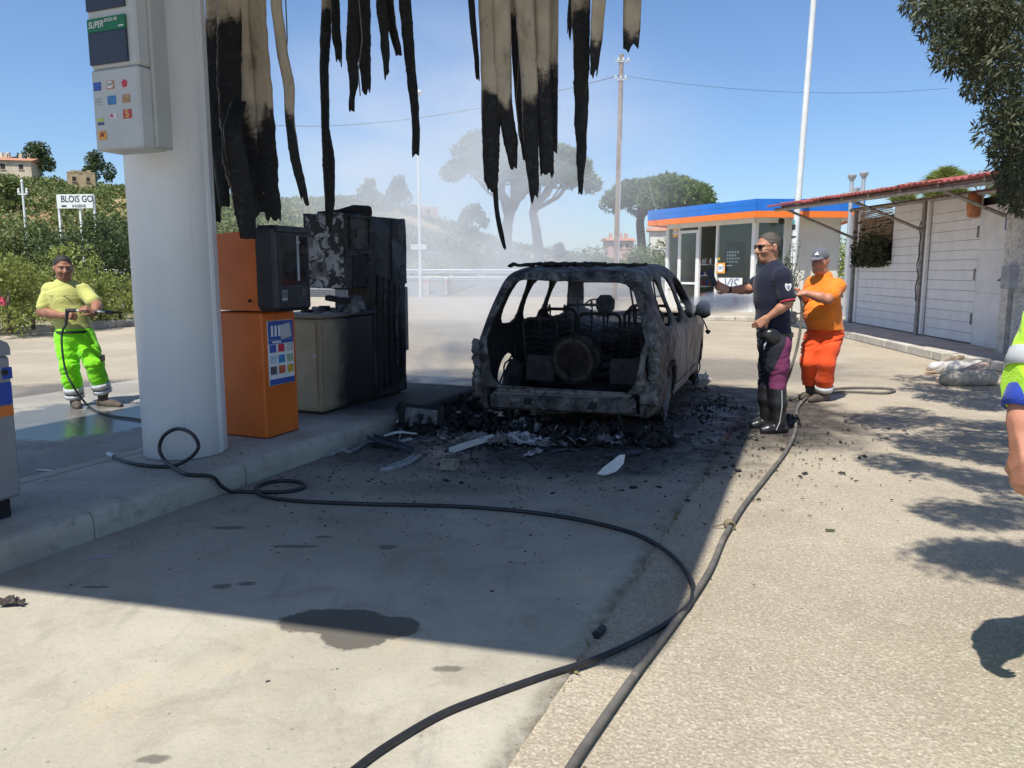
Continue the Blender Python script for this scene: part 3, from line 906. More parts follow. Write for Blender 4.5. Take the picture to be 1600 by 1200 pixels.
# kerb and paved apron in front of the kiosk
apr = bpy.data.objects.new('kiosk_apron', None); link(apr); apr['kind'] = 'structure'
ap = [(2.6, 30.5), (4.6, 25.4), (5.6, 23.6), (7.6, 22.6), (10.5, 22.4), (15, 22.4), (15, 35), (5, 36)]
mb = MB(); mb.prism(ap, .0, .085); mb.build('paving', mat('apron_earth', (.42, .36, .27), .92, 0, .25, .8, .4, 12, dirt=(.26, .22, .15), ds=.8, dlo=.45, dhi=.7, space='World'), apr)
for i in range(5):
    a, b = Vector(ap[i] + (0,)), Vector(ap[i + 1] + (0,)); l = (b - a).length; k = max(1, round(l / 1.1)); t_ = (b - a).normalized()
    for j in range(k):
        c = a + t_ * (l * (j + .5) / k); m2 = MB(); m2.box((c.x, c.y, .065), (l / k - .015, .16, .14), math.atan2(t_.y, t_.x), bev=.02); m2.build('kerb_stone', KERBL, apr)

# ------------------------------------------------------------------ poles
GALV = mat('galvanised', (.50, .52, .53), .45, .5, .1, 4)
PALEP = mat('pale_pole_paint', (.66, .69, .67), .5, 0, .08, 3, .05, 30, dirt=(.40, .36, .28), ds=3, dlo=.62, dhi=.85)
WOODP = mat('pole_wood', (.23, .17, .125), .9, 0, .3, 5, .4, 20)
b = gp(1233, 497); t_ = at(1276, -60, b.y - .25)
lp = thing('flagpole', 'tall white steel pole rising beside the kiosk front', 'pole', (0, 0, 0))
mb = MB(); mb.tube([(b.x, b.y, 0), t_ + (t_ - b) * .25], [.10, .075], 16); mb.build('shaft', PALEP, lp, smooth='auto')
for v_, hh, mm in ((347, .12, mat('teal_sticker', (.10, .35, .33), .6)), (355, .16, DARKM), (370, .05, DARKM)):
    q = at(1243.5 + (347 - v_) * .08, v_, b.y - .05); m2 = MB(); m2.tube([q + Vector((-.002, 0, hh / 2)), q + Vector((.002, 0, -hh / 2))], .104, 16); m2.build('sticker', mm, lp)
mb = MB(); mb.box((b.x, b.y, .05), (.5, .5, .1), bev=.02); mb.build('footing', KERBC, lp)
def street_lamp(u, vb, vt, Y, label):
    p = at(u, 440, Y); top = at(u, vt, Y).z
    o = thing('street_lamp', label, 'street lamp', (p.x, p.y, 0))
    mb = MB(); mb.tube([(0, 0, 0), (0, 0, top)], [.09, .055], 12); mb.build('pole', PALEP, o, smooth='auto')
    mb = MB(); mb.lathe([(.05, -.05), (.16, .0), (.26, .14), (.26, .2), (.16, .3), (.02, .34)], (0, 0, top), 18); mb.build('lamp_head', KWHITE, o, smooth=True)
    mb = MB(); z = at(u, 386, Y).z; mb.box((-.06, -.10, z), (.84, .02, .26), bev=.004); sg = mb.build('sign_plate', KWHITE, o)
    mb = MB()
    for k in range(9): mb.box((-.38 + k * .075, -.113, z + (.04 if k % 3 else -.04)), (.05, .004, .05))
    mb.build('print', DARKM, sg)
    return o
street_lamp(657, 465, 150, 43.5, 'slim pale street lamp with round head and small white sign plate')
p = at(962, 440, 40); top = at(964, 85, 40).z
up = thing('utility_pole', 'tall wooden utility pole with wires rising behind the burnt car', 'utility pole', (p.x, p.y, 0))
mb = MB(); mb.tube([(0, 0, 0), (.08, 0, top)], [.15, .11], 12); mb.build('pole', WOODP, up, smooth='auto')
mb = MB(); mb.tube([(.10, -.13, 0), (.13, -.11, top * .66)], .028, 8); mb.build('conduit', GALV, up)
mb = MB(); mb.box((.1, -.1, top - .35), (.7, .08, .08)); mb.box((.1, -.1, top - 1.2), (.5, .08, .08)); br = mb.build('bracket', GALV, up)
mb = MB()
for k in range(6): mb.lathe([(.03, 0), (.06, .03), (.03, .07), (.05, .1), (.02, .14)], (-.2 + .12 * k, -.12, top - (.32 if k % 2 else 1.15)), 8)
mb.build('insulator', KWHITE, br)
def wire(a, b, sag, nm, label, r=.016):
    P = [a + (b - a) * (i / 24) - Vector((0, 0, sag * 4 * (i / 24) * (1 - i / 24))) for i in range(25)]
    mb = MB(); mb.tube(P, r, 5); return tag(mb.build(nm, DARKM), label, 'wire')
tp = Vector((p.x, p.y - .1, top - 1.0))
wire(at(430, 196, 62), tp, .8, 'overhead_wire', 'black overhead wire sagging in from the left behind the hanging strips', .022)
wire(tp, at(1480, 138, 46), .5, 'overhead_wire', 'thin overhead wire running right from the wooden utility pole', .009)
# vent pipes behind the shed
for (u, vt, Y, lb) in ((1324, 276, 24, 'left of two grey vent pipes with cowls behind the shed'), (1342, 272, 24.4, 'tallest grey vent pipe with cowl behind the shed roof'), (1331.5, 296, 26, 'shortest vent pipe peeping over the shed roof')):
    q = at(u, 400, Y); zt_ = at(u, vt, Y).z
    o = thing('vent_pipe', lb, 'vent pipe', (q.x, q.y, 0), 0, 'vent pipes behind the shed')
    mb = MB(); mb.tube([(0, 0, 0), (0, 0, zt_)], .055, 10); mb.build('pipe', GALV, o, smooth='auto')
    mb = MB(); mb.lathe([(.06, -.12), (.12, -.02), (.13, .04), (.06, .08)], (0, 0, zt_), 12); mb.build('cowl', GALV, o, smooth='auto')
# road embankment and guard rails far across
mb = MB()
rd = [(-120, 46.5), (120, 43), (120, 44.2), (-120, 48.4)]
mb.add([(-160, 47, 0), (160, 43.5, 0), (160, 47, .75), (-160, 50.5, .75), (160, 60, .8), (-160, 63, .8), (160, 66, 0), (-160, 69, 0)], [(0, 1, 2, 3), (3, 2, 4, 5), (5, 4, 6, 7)])
tag(mb.build('road_embankment', mat('road_grey', (.16, .155, .15), .9, 0, .2, .5, .2, 10, dirt=(.24, .21, .13), ds=.4, dlo=.5, dhi=.7, space='World')), kind='structure')
grd = thing('guard_rail', 'long galvanised guard rail along the road beyond the forecourt', 'guard rail', (0, 0, 0))
x = -30
while x < 20:
    y = 47.2 - (x + 160) * 3.5 / 320 + 3.4
    mb = MB(); mb.box((x, y + .05, 1.12), (.1, .1, .8)); mb.build('post', GALV, grd)
    y2 = y - 4 * 3.5 / 320
    for zz in (1.45, 1.0):
        mb = MB()
        for dz, dy in ((.13, 0), (.06, -.05), (0, 0), (-.06, -.05), (-.13, 0)): pass
        prof_ = [(.14, 0), (.09, -.05), (.03, -.05), (0, 0), (-.03, -.05), (-.09, -.05), (-.14, 0)]
        V = [(x + .01, y + dy, zz + dz) for dz, dy in prof_] + [(x + 3.98, y2 + dy, zz + dz) for dz, dy in prof_]
        F = [(i, i + 1, 8 + i, 7 + i) for i in range(6)]
        o = mb.add(V, F).build('rail', GALV, grd); o.modifiers.new('s', 'SOLIDIFY').thickness = .02
    x += 4
for k, (u, lb) in enumerate(((667, 'left of two pale concrete road posts by the street lamp'), (700, 'right of two pale concrete road posts by the street lamp'))):
    q = at(u, 455, 46); mb = MB(); mb.box((q.x, q.y, .55), (.34, .28, 1.1), bev=.04); mb.box((q.x, q.y - .145, .85), (.2, .01, .14), m=1)
    tag(mb.build('road_post', [KERBL, mat('reflector_red', (.5, .12, .05), .4)]), lb, 'post', 'concrete posts before the guard rail')
# ------------------------------------------------------------------ price sign on the column
def local(o, p): return p
SIGNW = mat('sign_casing', (.52, .53, .51), .45, 0, .05, 3, 0, 30, dirt=(.38, .37, .33), ds=2, dlo=.62, dhi=.85)
SIGNG = mat('sign_casing_shade', (.44, .44, .40), .5, 0, .06, 3)
LED = mat('led_panel', (.035, .042, .065), .45, 0, .15, 90, .1, 120)
GREENP = mat('sign_green', (.006, .16, .055), .45, 0, .06, 6)
sp = at(150, 236, 4.93)                                    # lower left front corner
ps = thing('price_sign', 'tall grey price sign with green SUPER strip mounted on the white column', 'sign', (sp.x, sp.y, sp.z), LANE)
W_, Dp = .385, .20
mb = MB(); mb.box((W_ / 2, Dp / 2, .235), (W_, Dp, .47), bev=.012); mb.build('lower_case', SIGNW, ps)
mb = MB(); mb.box((W_ / 2, Dp / 2 + .006, 1.0), (W_, Dp, 1.05), bev=.012); mb.build('upper_case', SIGNW, ps)
mb = MB(); mb.box((W_ + .008, Dp / 2 + .055, .76), (.03, Dp - .07, 1.50), bev=.010); mb.build('casing_side', SIGNG, ps)  # side of the casing; its shade is put into the darker paint
for z0, z1 in ((.495, .675), (.80, 1.02), (1.10, 1.30)):
    mb = MB(); mb.box((.165, -.002, (z0 + z1) / 2), (.305, .012, z1 - z0)); mb.build('display', LED, ps)
for z0, z1, tx in ((.678, .755, 'SUPER'),):
    mb = MB(); mb.box((.165, -.003, (z0 + z1) / 2), (.305, .012, z1 - z0)); st = mb.build('fuel_strip', GREENP, ps)
    fx = lambda x, z: frame4((x, -.0105, z), (1, 0, 0), (0, 0, 1))
    text_mesh('SUPER', .052, WPRINT, st, 'lettering', fx(.022, .718), .0006, 'LEFT', .86, .25)
    text_mesh('SENZA PB', .026, WPRINT, st, 'lettering', fx(.152, .735), .0006, 'LEFT', .9, .25)
    m2 = MB(); m2.box((.285, -.0095, .695), (.04, .002, .008)); m2.build('print_bar', WPRINT, st)
def stick(x, z, w, h, col, nm):
    mb = MB(); mb.box((x, -.0015, z), (w, .005, h)); return mb.build('card_sticker', mat('card_' + nm, col, .45, 0, .25, 30), ps)
sx0, dxx = .052, .107
s1 = stick(sx0 + .0, .372, .058, .048, (.045, .10, .40), 'blue'); 
s2 = stick(sx0 + dxx, .374, .060, .048, (.55, .24, .16), 'rust')
mb = MB(); mb.lathe([(.026, 0), (.026, .002)], (0, 0, 0), 24); o = mb.build('oval', WPRINT, s2); o.data.transform(frame4((sx0 + dxx, -.0045, .374), (1, 0, 0), (0, 0, 1)) @ Matrix.Diagonal((1, .8, 1, 1)))
text_mesh('DKV', .024, mat('ink', (.02, .02, .03), .6), s2, 'lettering', frame4((sx0 + dxx, -.0068, .374), (1, 0, 0), (0, 0, 1)), .0004, shear=.2)
RED = mat('card_red', (.62, .03, .07), .5)
mb = MB()
pts = [(math.sin(k * 2 * math.pi / 5), math.cos(k * 2 * math.pi / 5)) for k in range(5)]
mb.prism([(x * .025, y * .025) for x, y in pts], 0, .004); o = mb.build('card_sticker', RED, ps); o.data.transform(frame4((sx0 + 2 * dxx + .008, .001, .372), (1, 0, 0), (0, 0, 1)))
s4 = stick(sx0 + dxx + .004, .285, .064, .050, (.05, .19, .42), 'teal')
s5 = stick(sx0 + 2 * dxx + .014, .285, .058, .046, (.45, .24, .10), 'tan')
s6 = stick(sx0 + .008, .178, .050, .020, (.45, .52, .10), 'lime')
s6b = stick(sx0 + .008, .156, .050, .014, (.05, .06, .20), 'navy')
s7 = stick(sx0 + dxx + .014, .196, .056, .026, (.62, .58, .58), 'pale')
mb = MB(); mb.lathe([(.009, 0), (.009, .002)], (0, 0, 0), 14); o = mb.build('dot', RED, s7); o.data.transform(frame4((sx0 + dxx, -.0045, .196), (1, 0, 0), (0, 0, 1)))
s8 = stick(sx0 + 2 * dxx + .016, .198, .066, .052, (.50, .045, .035), 'brick')
text_mesh('S', .058, mat('ink_yellow', (.85, .62, .22), .5), s8, 'lettering', frame4((sx0 + 2 * dxx + .016, -.0045, .198), (1, 0, 0), (0, 0, 1)), .0006, sx=1.2)
s9 = stick(sx0 + .016, .088, .066, .050, (.75, .34, .05), 'amber')
text_mesh('M', .045, mat('ink_brown', (.28, .06, .03), .5), s9, 'lettering', frame4((sx0 + .012, -.0045, .09), (1, 0, 0), (0, 0, 1)), .0006, sx=1.1, shear=.3)
s10 = stick(sx0 + .002, .285, .060, .008, (.35, .37, .42), 'faint')
for z_ in (.300, .268): stick(sx0 + .01, z_, .044, .004, (.36, .38, .42), 'faint')
mb = MB(); mb.tube([(.0, .05, .0), (-.035, .01, -.012), (-.05, -.02, -.02)], .0025, 5); mb.build('loose_wire', GREYW, ps)

# ------------------------------------------------------------------ orange payment terminal
def soot_paint(name, base, soot=(.014, .013, .013), axis=None, lo=0, hi=1, flake=None, rough=.5, ns=3.0):
    t = NT(name); v = t.coord('Object')
    c = t.mix(t.ramp(t.noise(4, 5, .6, v), .3, .7), tuple(x * .86 for x in base), tuple(min(1, x * 1.1) for x in base))
    if flake:
        c = t.mix(t.ramp(t.noise(flake[1], 9, .75, v, .8), flake[2], flake[2] + .05), c, flake[0])
    if axis is not None:
        s = t.sep(v)
        k = t.math('ADD', s[axis], t.math('MULTIPLY', t.math('SUBTRACT', t.noise(ns, 7, .65, v), .5), (hi - lo) * 1.3))
        c = t.mix(t.ramp(k, lo, hi), c, soot)
    c = t.mix(t.ramp(t.noise(11, 8, .75, v), .62, .74, 0, .5), c, soot)
    t.bump(t.noise(30, 6, .7, v), .25, .008)
    return t.fin(c, rough)
ORP = NT('orange_enamel'); v = ORP.coord('Object')
c = ORP.mix(ORP.ramp(ORP.noise(3, 5, .6, v), .3, .7), (.60, .125, .012), (.72, .165, .020))
st_ = ORP.noise(9, 6, .7, ORP.coord('Object', scale=(2.2, 2.2, .16)))
c = ORP.mix(ORP.ramp(st_, .60, .74, 0, .75), c, (.33, .06, .008))
c = ORP.mix(ORP.ramp(ORP.noise(12, 8, .7, v), .64, .78, 0, .6), c, (.22, .07, .03))
ORP = ORP.fin(c, .42)
BLKP = mat('black_plastic', (.022, .023, .027), .45, 0, .3, 6, .15, 40, dirt=(.06, .06, .065), ds=4, dlo=.5, dhi=.75)
SCREEN = mat('dead_screen', (.012, .013, .016), .18, 0, .2, 4)
GREYP = mat('grey_print', (.42, .43, .44), .6)
P1 = gp(417, 686, ISZ)
term = thing('payment_terminal', 'orange self-service payment terminal with black screen housing on the island', 'payment terminal', (P1.x, P1.y, ISZ), LANE)
# local frame: x to the lane, y along the lane; near lane corner at the origin
mb = MB(); mb.box((-.26, .20, .485), (.52, .40, .97), bev=.012); mb.build('lower_body', ORP, term)
mb = MB(); mb.box((-.26, .20, -.005), (.5, .38, .02)); mb.build('plinth', BLKP, term)
prof2 = [(-.02, .0), (-.0, .62)] 
poly = [(0, .0), (-.52, .0), (-.52, .40), (-.47, .53), (-.38, .58), (-.06, .60), (0, .60)]
mb = MB(); mb.prism(poly, 0.002, .36, M=Matrix(((1, 0, 0, 0), (0, 0, 1, 0), (0, 1, 0, .985), (0, 0, 0, 1)))); mb.build('upper_body', ORP, term)
hd = MB(); hd.box((.075, .19, 1.30), (.19, .44, .64), bev=.03); hd = hd.build('screen_housing', BLKP, term)
for c_, d_, mm, nm in (((.172, .19, 1.36), (.008, .34, .36), SCREEN, 'screen'), ((.176, .19, 1.59), (.03, .40, .04), BLKP, 'hood'), ((.172, .07, 1.10), (.006, .07, .09), mat('keypad', (.12, .12, .13), .5), 'keypad'),
                       ((.172, .30, 1.12), (.006, .05, .06), mat('slot', (.06, .06, .06), .4), 'card_slot'), ((.176, .235, 1.38), (.012, .025, .34), mat('grey_plastic', (.30, .31, .33), .5), 'handle_bar')):
    m2 = MB(); m2.box(c_, d_, bev=.003); m2.build(nm, mm, hd)
m2 = MB()
for k in range(2):
    m2.box((.178, .05 + .03 * k, 1.135), (.004, .018, .005)); m2.box((.178, .05 + .03 * k, 1.075), (.004, .02, .016))
m2.box((.178, .235, 1.50), (.016, .03, .02)); m2.build('print', GREYP, hd)
# front of the housing also seen from the near side
m2 = MB(); m2.box((.08, -.034, 1.30), (.15, .012, .56), bev=.004); m2.build('side_panel', BLKP, hd)
m2 = MB(); m2.lathe([(.012, 0), (.012, .012), (.004, .014)], (-.10, -.0, 1.06), 12, M=Matrix.Rotation(R(90), 3, 'X')); m2.build('lock', DARKM, term)
# instruction sheet on the lane side
m2 = MB(); m2.box((.004, .205, .655), (.006, .30, .50)); sh_ = m2.build('instruction_sheet', WPRINT, term)
PBLUE = mat('print_blue', (.04, .09, .33), .55, 0, .1, 8)
def onsheet(y, z, w, h, mm, nm='print'):
    m2 = MB(); m2.box((.0085, y, z), (.003, w, h)); return m2.build(nm, mm, sh_)
onsheet(.205, .83, .294, .145, PBLUE); onsheet(.205, .43, .294, .045, PBLUE); onsheet(.205, .74, .294, .03, PBLUE)
m2 = MB()
for k in range(3): m2.box((.0112, .10 + k * .042, .825), (.002, .022, .085))
m2.box((.0112, .15, .74), (.002, .10, .014)); m2.build('print', WPRINT, sh_)
m2 = MB(); m2.box((.014, .255, .82), (.01, .12, .11), Matrix.Rotation(R(8), 3, 'X')); m2.build('torn_paper', GREYP, sh_)
colz = [(.05, .10, .38), (.62, .03, .07), (.50, .48, .46), (.45, .55, .62), (.05, .22, .45), (.35, .42, .25), (.10, .10, .12), (.55, .12, .03), (.62, .36, .04)]
for k, cz in enumerate(colz):
    i, j = k % 3, k // 3
    onsheet(.105 + i * .10, .69 - j * .085, .072, .062, mat('card_print_%d' % k, cz, .5, 0, .2, 30), 'card_logo')
# bent scorched strip hanging at the terminal's back corner
m2 = MB(); m2.tube([(-.50, -.03, 1.30), (-.53, -.05, 1.5), (-.49, -.03, 1.62), (-.52, -.02, 1.72)], [.03, .035, .022, .008], 6)
m2.tube([(-.50, -.03, 1.56), (-.43, -.02, 1.61), (-.39, -.02, 1.63)], [.02, .012, .004], 6); m2.build('scorched_bracket', CHAR, term)

# ------------------------------------------------------------------ burnt fuel pump
P2 = gp(505, 648, ISZ)
pump = thing('burnt_fuel_pump', 'burnt-out fuel pump with sooty beige cabinet and blackened flaking head', 'fuel pump', (P2.x, P2.y, ISZ), LANE)
BEIGE = soot_paint('beige_enamel_sooted', (.33, .265, .165), axis=1, lo=.05, hi=.42, rough=.55)
FLAKE = soot_paint('flaked_white_enamel', (.33, .33, .325), flake=((.02, .019, .018), 7.0, .47), rough=.75)
SOOT = soot_paint('soot_black_panel', (.035, .034, .034), flake=((.012, .012, .012), 5.0, .5), rough=.65)
SOOTG = soot_paint('soot_grey_panel', (.075, .075, .078), flake=((.015, .015, .015), 4.0, .45), rough=.7)
ASHG = mat('ash_grey', (.16, .155, .15), .9, 0, .4, 12, .6, 30, dirt=(.02, .02, .02), ds=9, dlo=.45, dhi=.7)
PD = .46
cab = MB(); cab.box((-PD / 2, .43, .44), (PD, .86, .84), bev=.012); cab = cab.build('cabinet', BEIGE, pump)
m2 = MB(); m2.box((-PD / 2, .43, .885), (PD + .06, .92, .045), bev=.012); m2.build('cabinet_lid', soot_paint('lid_enamel', (.18, .165, .13), axis=1, lo=.15, hi=.5), cab)
m2 = MB(); m2.box((-.015 - .21, -.006, .44), (.36, .012, .78), bev=.004); dr_ = m2.build('cabinet_door', BEIGE, cab)
m2 = MB(); m2.lathe([(.016, 0), (.016, .01), (.006, .014)], (-.055, -.012, .53), 12, M=Matrix.Rotation(R(90), 3, 'X')); m2.build('lock', GREYP, dr_)
m2 = MB(); m2.box((.006, .42, .44), (.012, .80, .78), bev=.004); m2.build('side_panel', BEIGE, cab)
m2 = MB(); m2.box((-PD / 2, .43, .008), (PD - .04, .82, .03)); m2.build('plinth', CHAR, cab)
# rubble on the lid
for k in range(14):
    x, y = -PD * random.random() * .9, random.uniform(.02, .8); r = random.uniform(.012, .035)
    m2 = MB(); m2.box((x, y, .908 + r * .6), (r * 3, r * 2.2, r * 1.4), Matrix.Rotation(random.random() * 3, 3, 'Z') @ Matrix.Rotation(random.uniform(-.3, .3), 3, 'X'), bev=r * .3)
    m2.build('rubble', random.choice([CHAR, ASHG, ASHG]), cab)
# tall column, cantilevered head
col_ = MB(); col_.box((-PD / 2, 1.20, .92), (PD, .62, 1.80), bev=.010); col_ = col_.build('tower', SOOT, pump)
for k in range(5):
    m2 = MB(); y = .95 + k * .115; m2.box((.012, y, .66), (.02, .035 if k % 2 else .06, 1.18 - .05 * k), Matrix.Rotation(R(random.uniform(-.6, .6)), 3, 'X'), bev=.004)
    m2.build('scorched_rib', SOOTG if k % 2 else CHAR, col_)
m2 = MB(); m2.tube([(.012, 1.49, .45), (.012, 1.49, 1.12)], .018, 6); m2.build('edge_strip', GREYW, col_)
m2 = MB(); m2.box((.012, 1.36, 1.48), (.016, .28, .66), bev=.004); m2.build('upper_panel', SOOTG, col_)
head = MB(); head.box((-PD / 2, .66, 1.47), (PD, .46, .70), bev=.008); head = head.build('head', SOOT, pump)
m2 = MB(); m2.box((-PD / 2 - .01, .424, 1.47), (PD - .02, .012, .69), bev=.003); m2.build('front_plate', FLAKE, head)
m2 = MB(); m2.box((-PD / 2 - .12, .417, 1.545), (.10, .008, .10)); m2.build('paint_blister', ASHG, head)
m2 = MB(); m2.box((-PD / 2 - .06, .417, 1.30), (.16, .008, .14)); m2.build('paint_blister', ASHG, head)
# display frame: four bars round a recessed, melted screen
for c_, d_ in (((.014, .66, 1.79), (.03, .34, .03)), ((.014, .66, 1.50), (.03, .34, .03)), ((.014, .505, 1.645), (.03, .03, .32)), ((.014, .815, 1.645), (.03, .03, .32))):
    m2 = MB(); m2.box(c_, d_, bev=.004); m2.build('display_frame', SOOTG, head)
m2 = MB(); m2.box((.003, .66, 1.645), (.012, .28, .26)); m2.box((.012, .64, 1.64), (.02, .12, .08), Matrix.Rotation(.2, 3, 'X')); m2.build('melted_display', mat('melted_brown', (.045, .035, .028), .6, 0, .4, 20, .5, 30), head)
m2 = MB(); m2.box((.002, .63, 1.28), (.012, .22, .30)); m2.build('nozzle_recess', CHAR, head)
m2 = MB(); m2.box((.012, .80, 1.28), (.03, .06, .34), bev=.004); m2.build('recess_post', SOOTG, head)
# perforated strip under the head
m2 = MB()
for k in range(34):
    x = -PD + .01 + k * .0137; m2.box((x, .435, 1.075), (.004, .006, .07))
for z_ in (1.045, 1.063, 1.082, 1.105): m2.box((-PD / 2, .436, z_), (PD, .006, .005))
o = m2.build('perforated_strip', GREYP, head); o['kind'] = 'stuff'
m2 = MB(); m2.box((-.11, .44, 1.02), (.24, .10, .05), Matrix.Rotation(R(7), 3, 'Y'), bev=.01); m2.build('fallen_panel', CHAR, head)
m2 = MB(); m2.tube([(-.42, .6, 1.83), (-.2, .62, 1.835), (-.08, .7, 1.86), (.0, .82, 1.855), (-.04, .9, 1.83)], [.02, .03, .05, .055, .03], 8); m2.build('melted_cover', CHAR, head)
for (x, y, z, r) in ((-.04, .5, .95, .1), (-.03, .62, .99, .09), (-.10, .55, .97, .08)):
    m2 = MB(); V = []
    m2.lathe([(r, -.06), (r * .9, .0), (r * .55, .05), (.01, .07)], (x, y, z), 9); o = m2.build('ash_heap', ASHG, cab)
    for vtx in o.data.vertices: vtx.co += Vector(mnoise.noise_vector(vtx.co * 14)) * .03

import bmesh
def buckle(o, amp, f, cuts=9, sx=(1, 1, 1)):
    """heat-warped sheet: subdivide and push the surface about"""
    bm_ = bmesh.new(); bm_.from_mesh(o.data); bmesh.ops.subdivide_edges(bm_, edges=[e for e in bm_.edges if e.calc_length() > .08], cuts=cuts, use_grid_fill=True)
    for v_ in bm_.verts:
        d_ = Vector(mnoise.noise_vector(v_.co * f)) * amp + Vector(mnoise.noise_vector(v_.co * f * 3.1)) * amp * .4
        v_.co += Vector((d_.x * sx[0], d_.y * sx[1], d_.z * sx[2]))
    bm_.to_mesh(o.data); bm_.free(); auto_smooth(o.data, 50)
buckle(col_, .016, 4.0); buckle(head, .018, 5.0)
for o_ in list(head.children) + list(col_.children):
    if o_.name.split('.')[0] in ('front_plate', 'upper_panel', 'display_frame', 'scorched_rib', 'recess_post'): buckle(o_, .012, 6.0, 6)
buckle(cab, .006, 3.0)
# ------------------------------------------------------------------ pump at the left edge of the frame
P3 = gp(37, 803, ISZ)
lpump = thing('fuel_pump', 'grey fuel pump with blue and orange bands at the left edge', 'fuel pump', (P3.x, P3.y, ISZ), LANE)
GREYE = mat('grey_enamel', (.25, .255, .265), .4, 0, .08, 3, 0, 30, dirt=(.14, .13, .12), ds=3, dlo=.6, dhi=.8)
LBLUE = mat('band_blue', (.014, .055, .34), .4, 0, .08, 3)
LORA = mat('band_orange', (.62, .17, .03), .4, 0, .08, 3)
mb = MB(); mb.box((-.225, -.55, .05), (.40, 1.0, .10)); mb.build('plinth', CHAR, lpump)
mb = MB(); mb.box((-.23, -.545, .475), (.46, 1.10, .75), bev=.014); mb.build('body', GREYE, lpump)
mb = MB(); mb.box((.002, -.545, .655), (.006, 1.08, .115)); mb.box((.002, -.02, .76), (.006, .05, .06)); mb.build('blue_band', LBLUE, lpump)
mb = MB(); mb.box((.002, -.545, .565), (.006, 1.08, .055)); mb.build('orange_band', LORA, lpump)
poly = [(0, 0), (-1.1, 0), (-1.1, .055), (-1.07, .08), (-.04, .08), (-.012, .065), (0, .04)]
mb = MB(); mb.prism(poly, -.465, .005, M=Matrix(((0, 0, 1, 0), (1, 0, 0, .005), (0, 1, 0, .852), (0, 0, 0, 1)))); mb.build('top_cap', GREYE, lpump)
mb = MB(); mb.lathe([(.016, 0), (.016, .006), (.005, .008)], (.003, -.035, .765), 14, M=Matrix.Rotation(R(90), 3, 'Y')); mb.build('lock', DARKM, lpump)

# ------------------------------------------------------------------ burnt ceiling slats hanging from the canopy
t = NT('burnt_slat'); v = t.coord('Object')
c = t.mix(t.ramp(t.noise(5, 6, .65, v), .3, .7), (.42, .325, .215), (.52, .425, .295))
c = t.mix(t.ramp(t.noise(9, 8, .75, t.coord('Object', scale=(1, 1, .35))), .50, .70, 0, .8), c, (.17, .13, .085))
c = t.mix(t.ramp(t.noise(20, 6, .75, v), .62, .70, 0, .8), c, (.05, .04, .03))
ch = t.math('ADD', t.attr('char'), t.math('MULTIPLY', t.math('SUBTRACT', t.noise(6, 8, .75, v, .5), .5), 1.15))
m_ = t.ramp(ch, .42, .60)
brn = t.ramp(ch, .30, .50, 0, .8)
c = t.mix(brn, c, (.09, .06, .038))
blk = t.mix(t.ramp(t.noise(26, 6, .7, v), .5, .75), (.010, .0095, .009), (.045, .042, .038))
c = t.mix(m_, c, blk)
t.bump(t.math('MULTIPLY', t.noise(42, 6, .7, v), t.ramp(m_, 0, 1, .25, 1.0)), .7, .012)
SLAT = t.fin(c, t.ramp(m_, 0, 1, .55, .8))
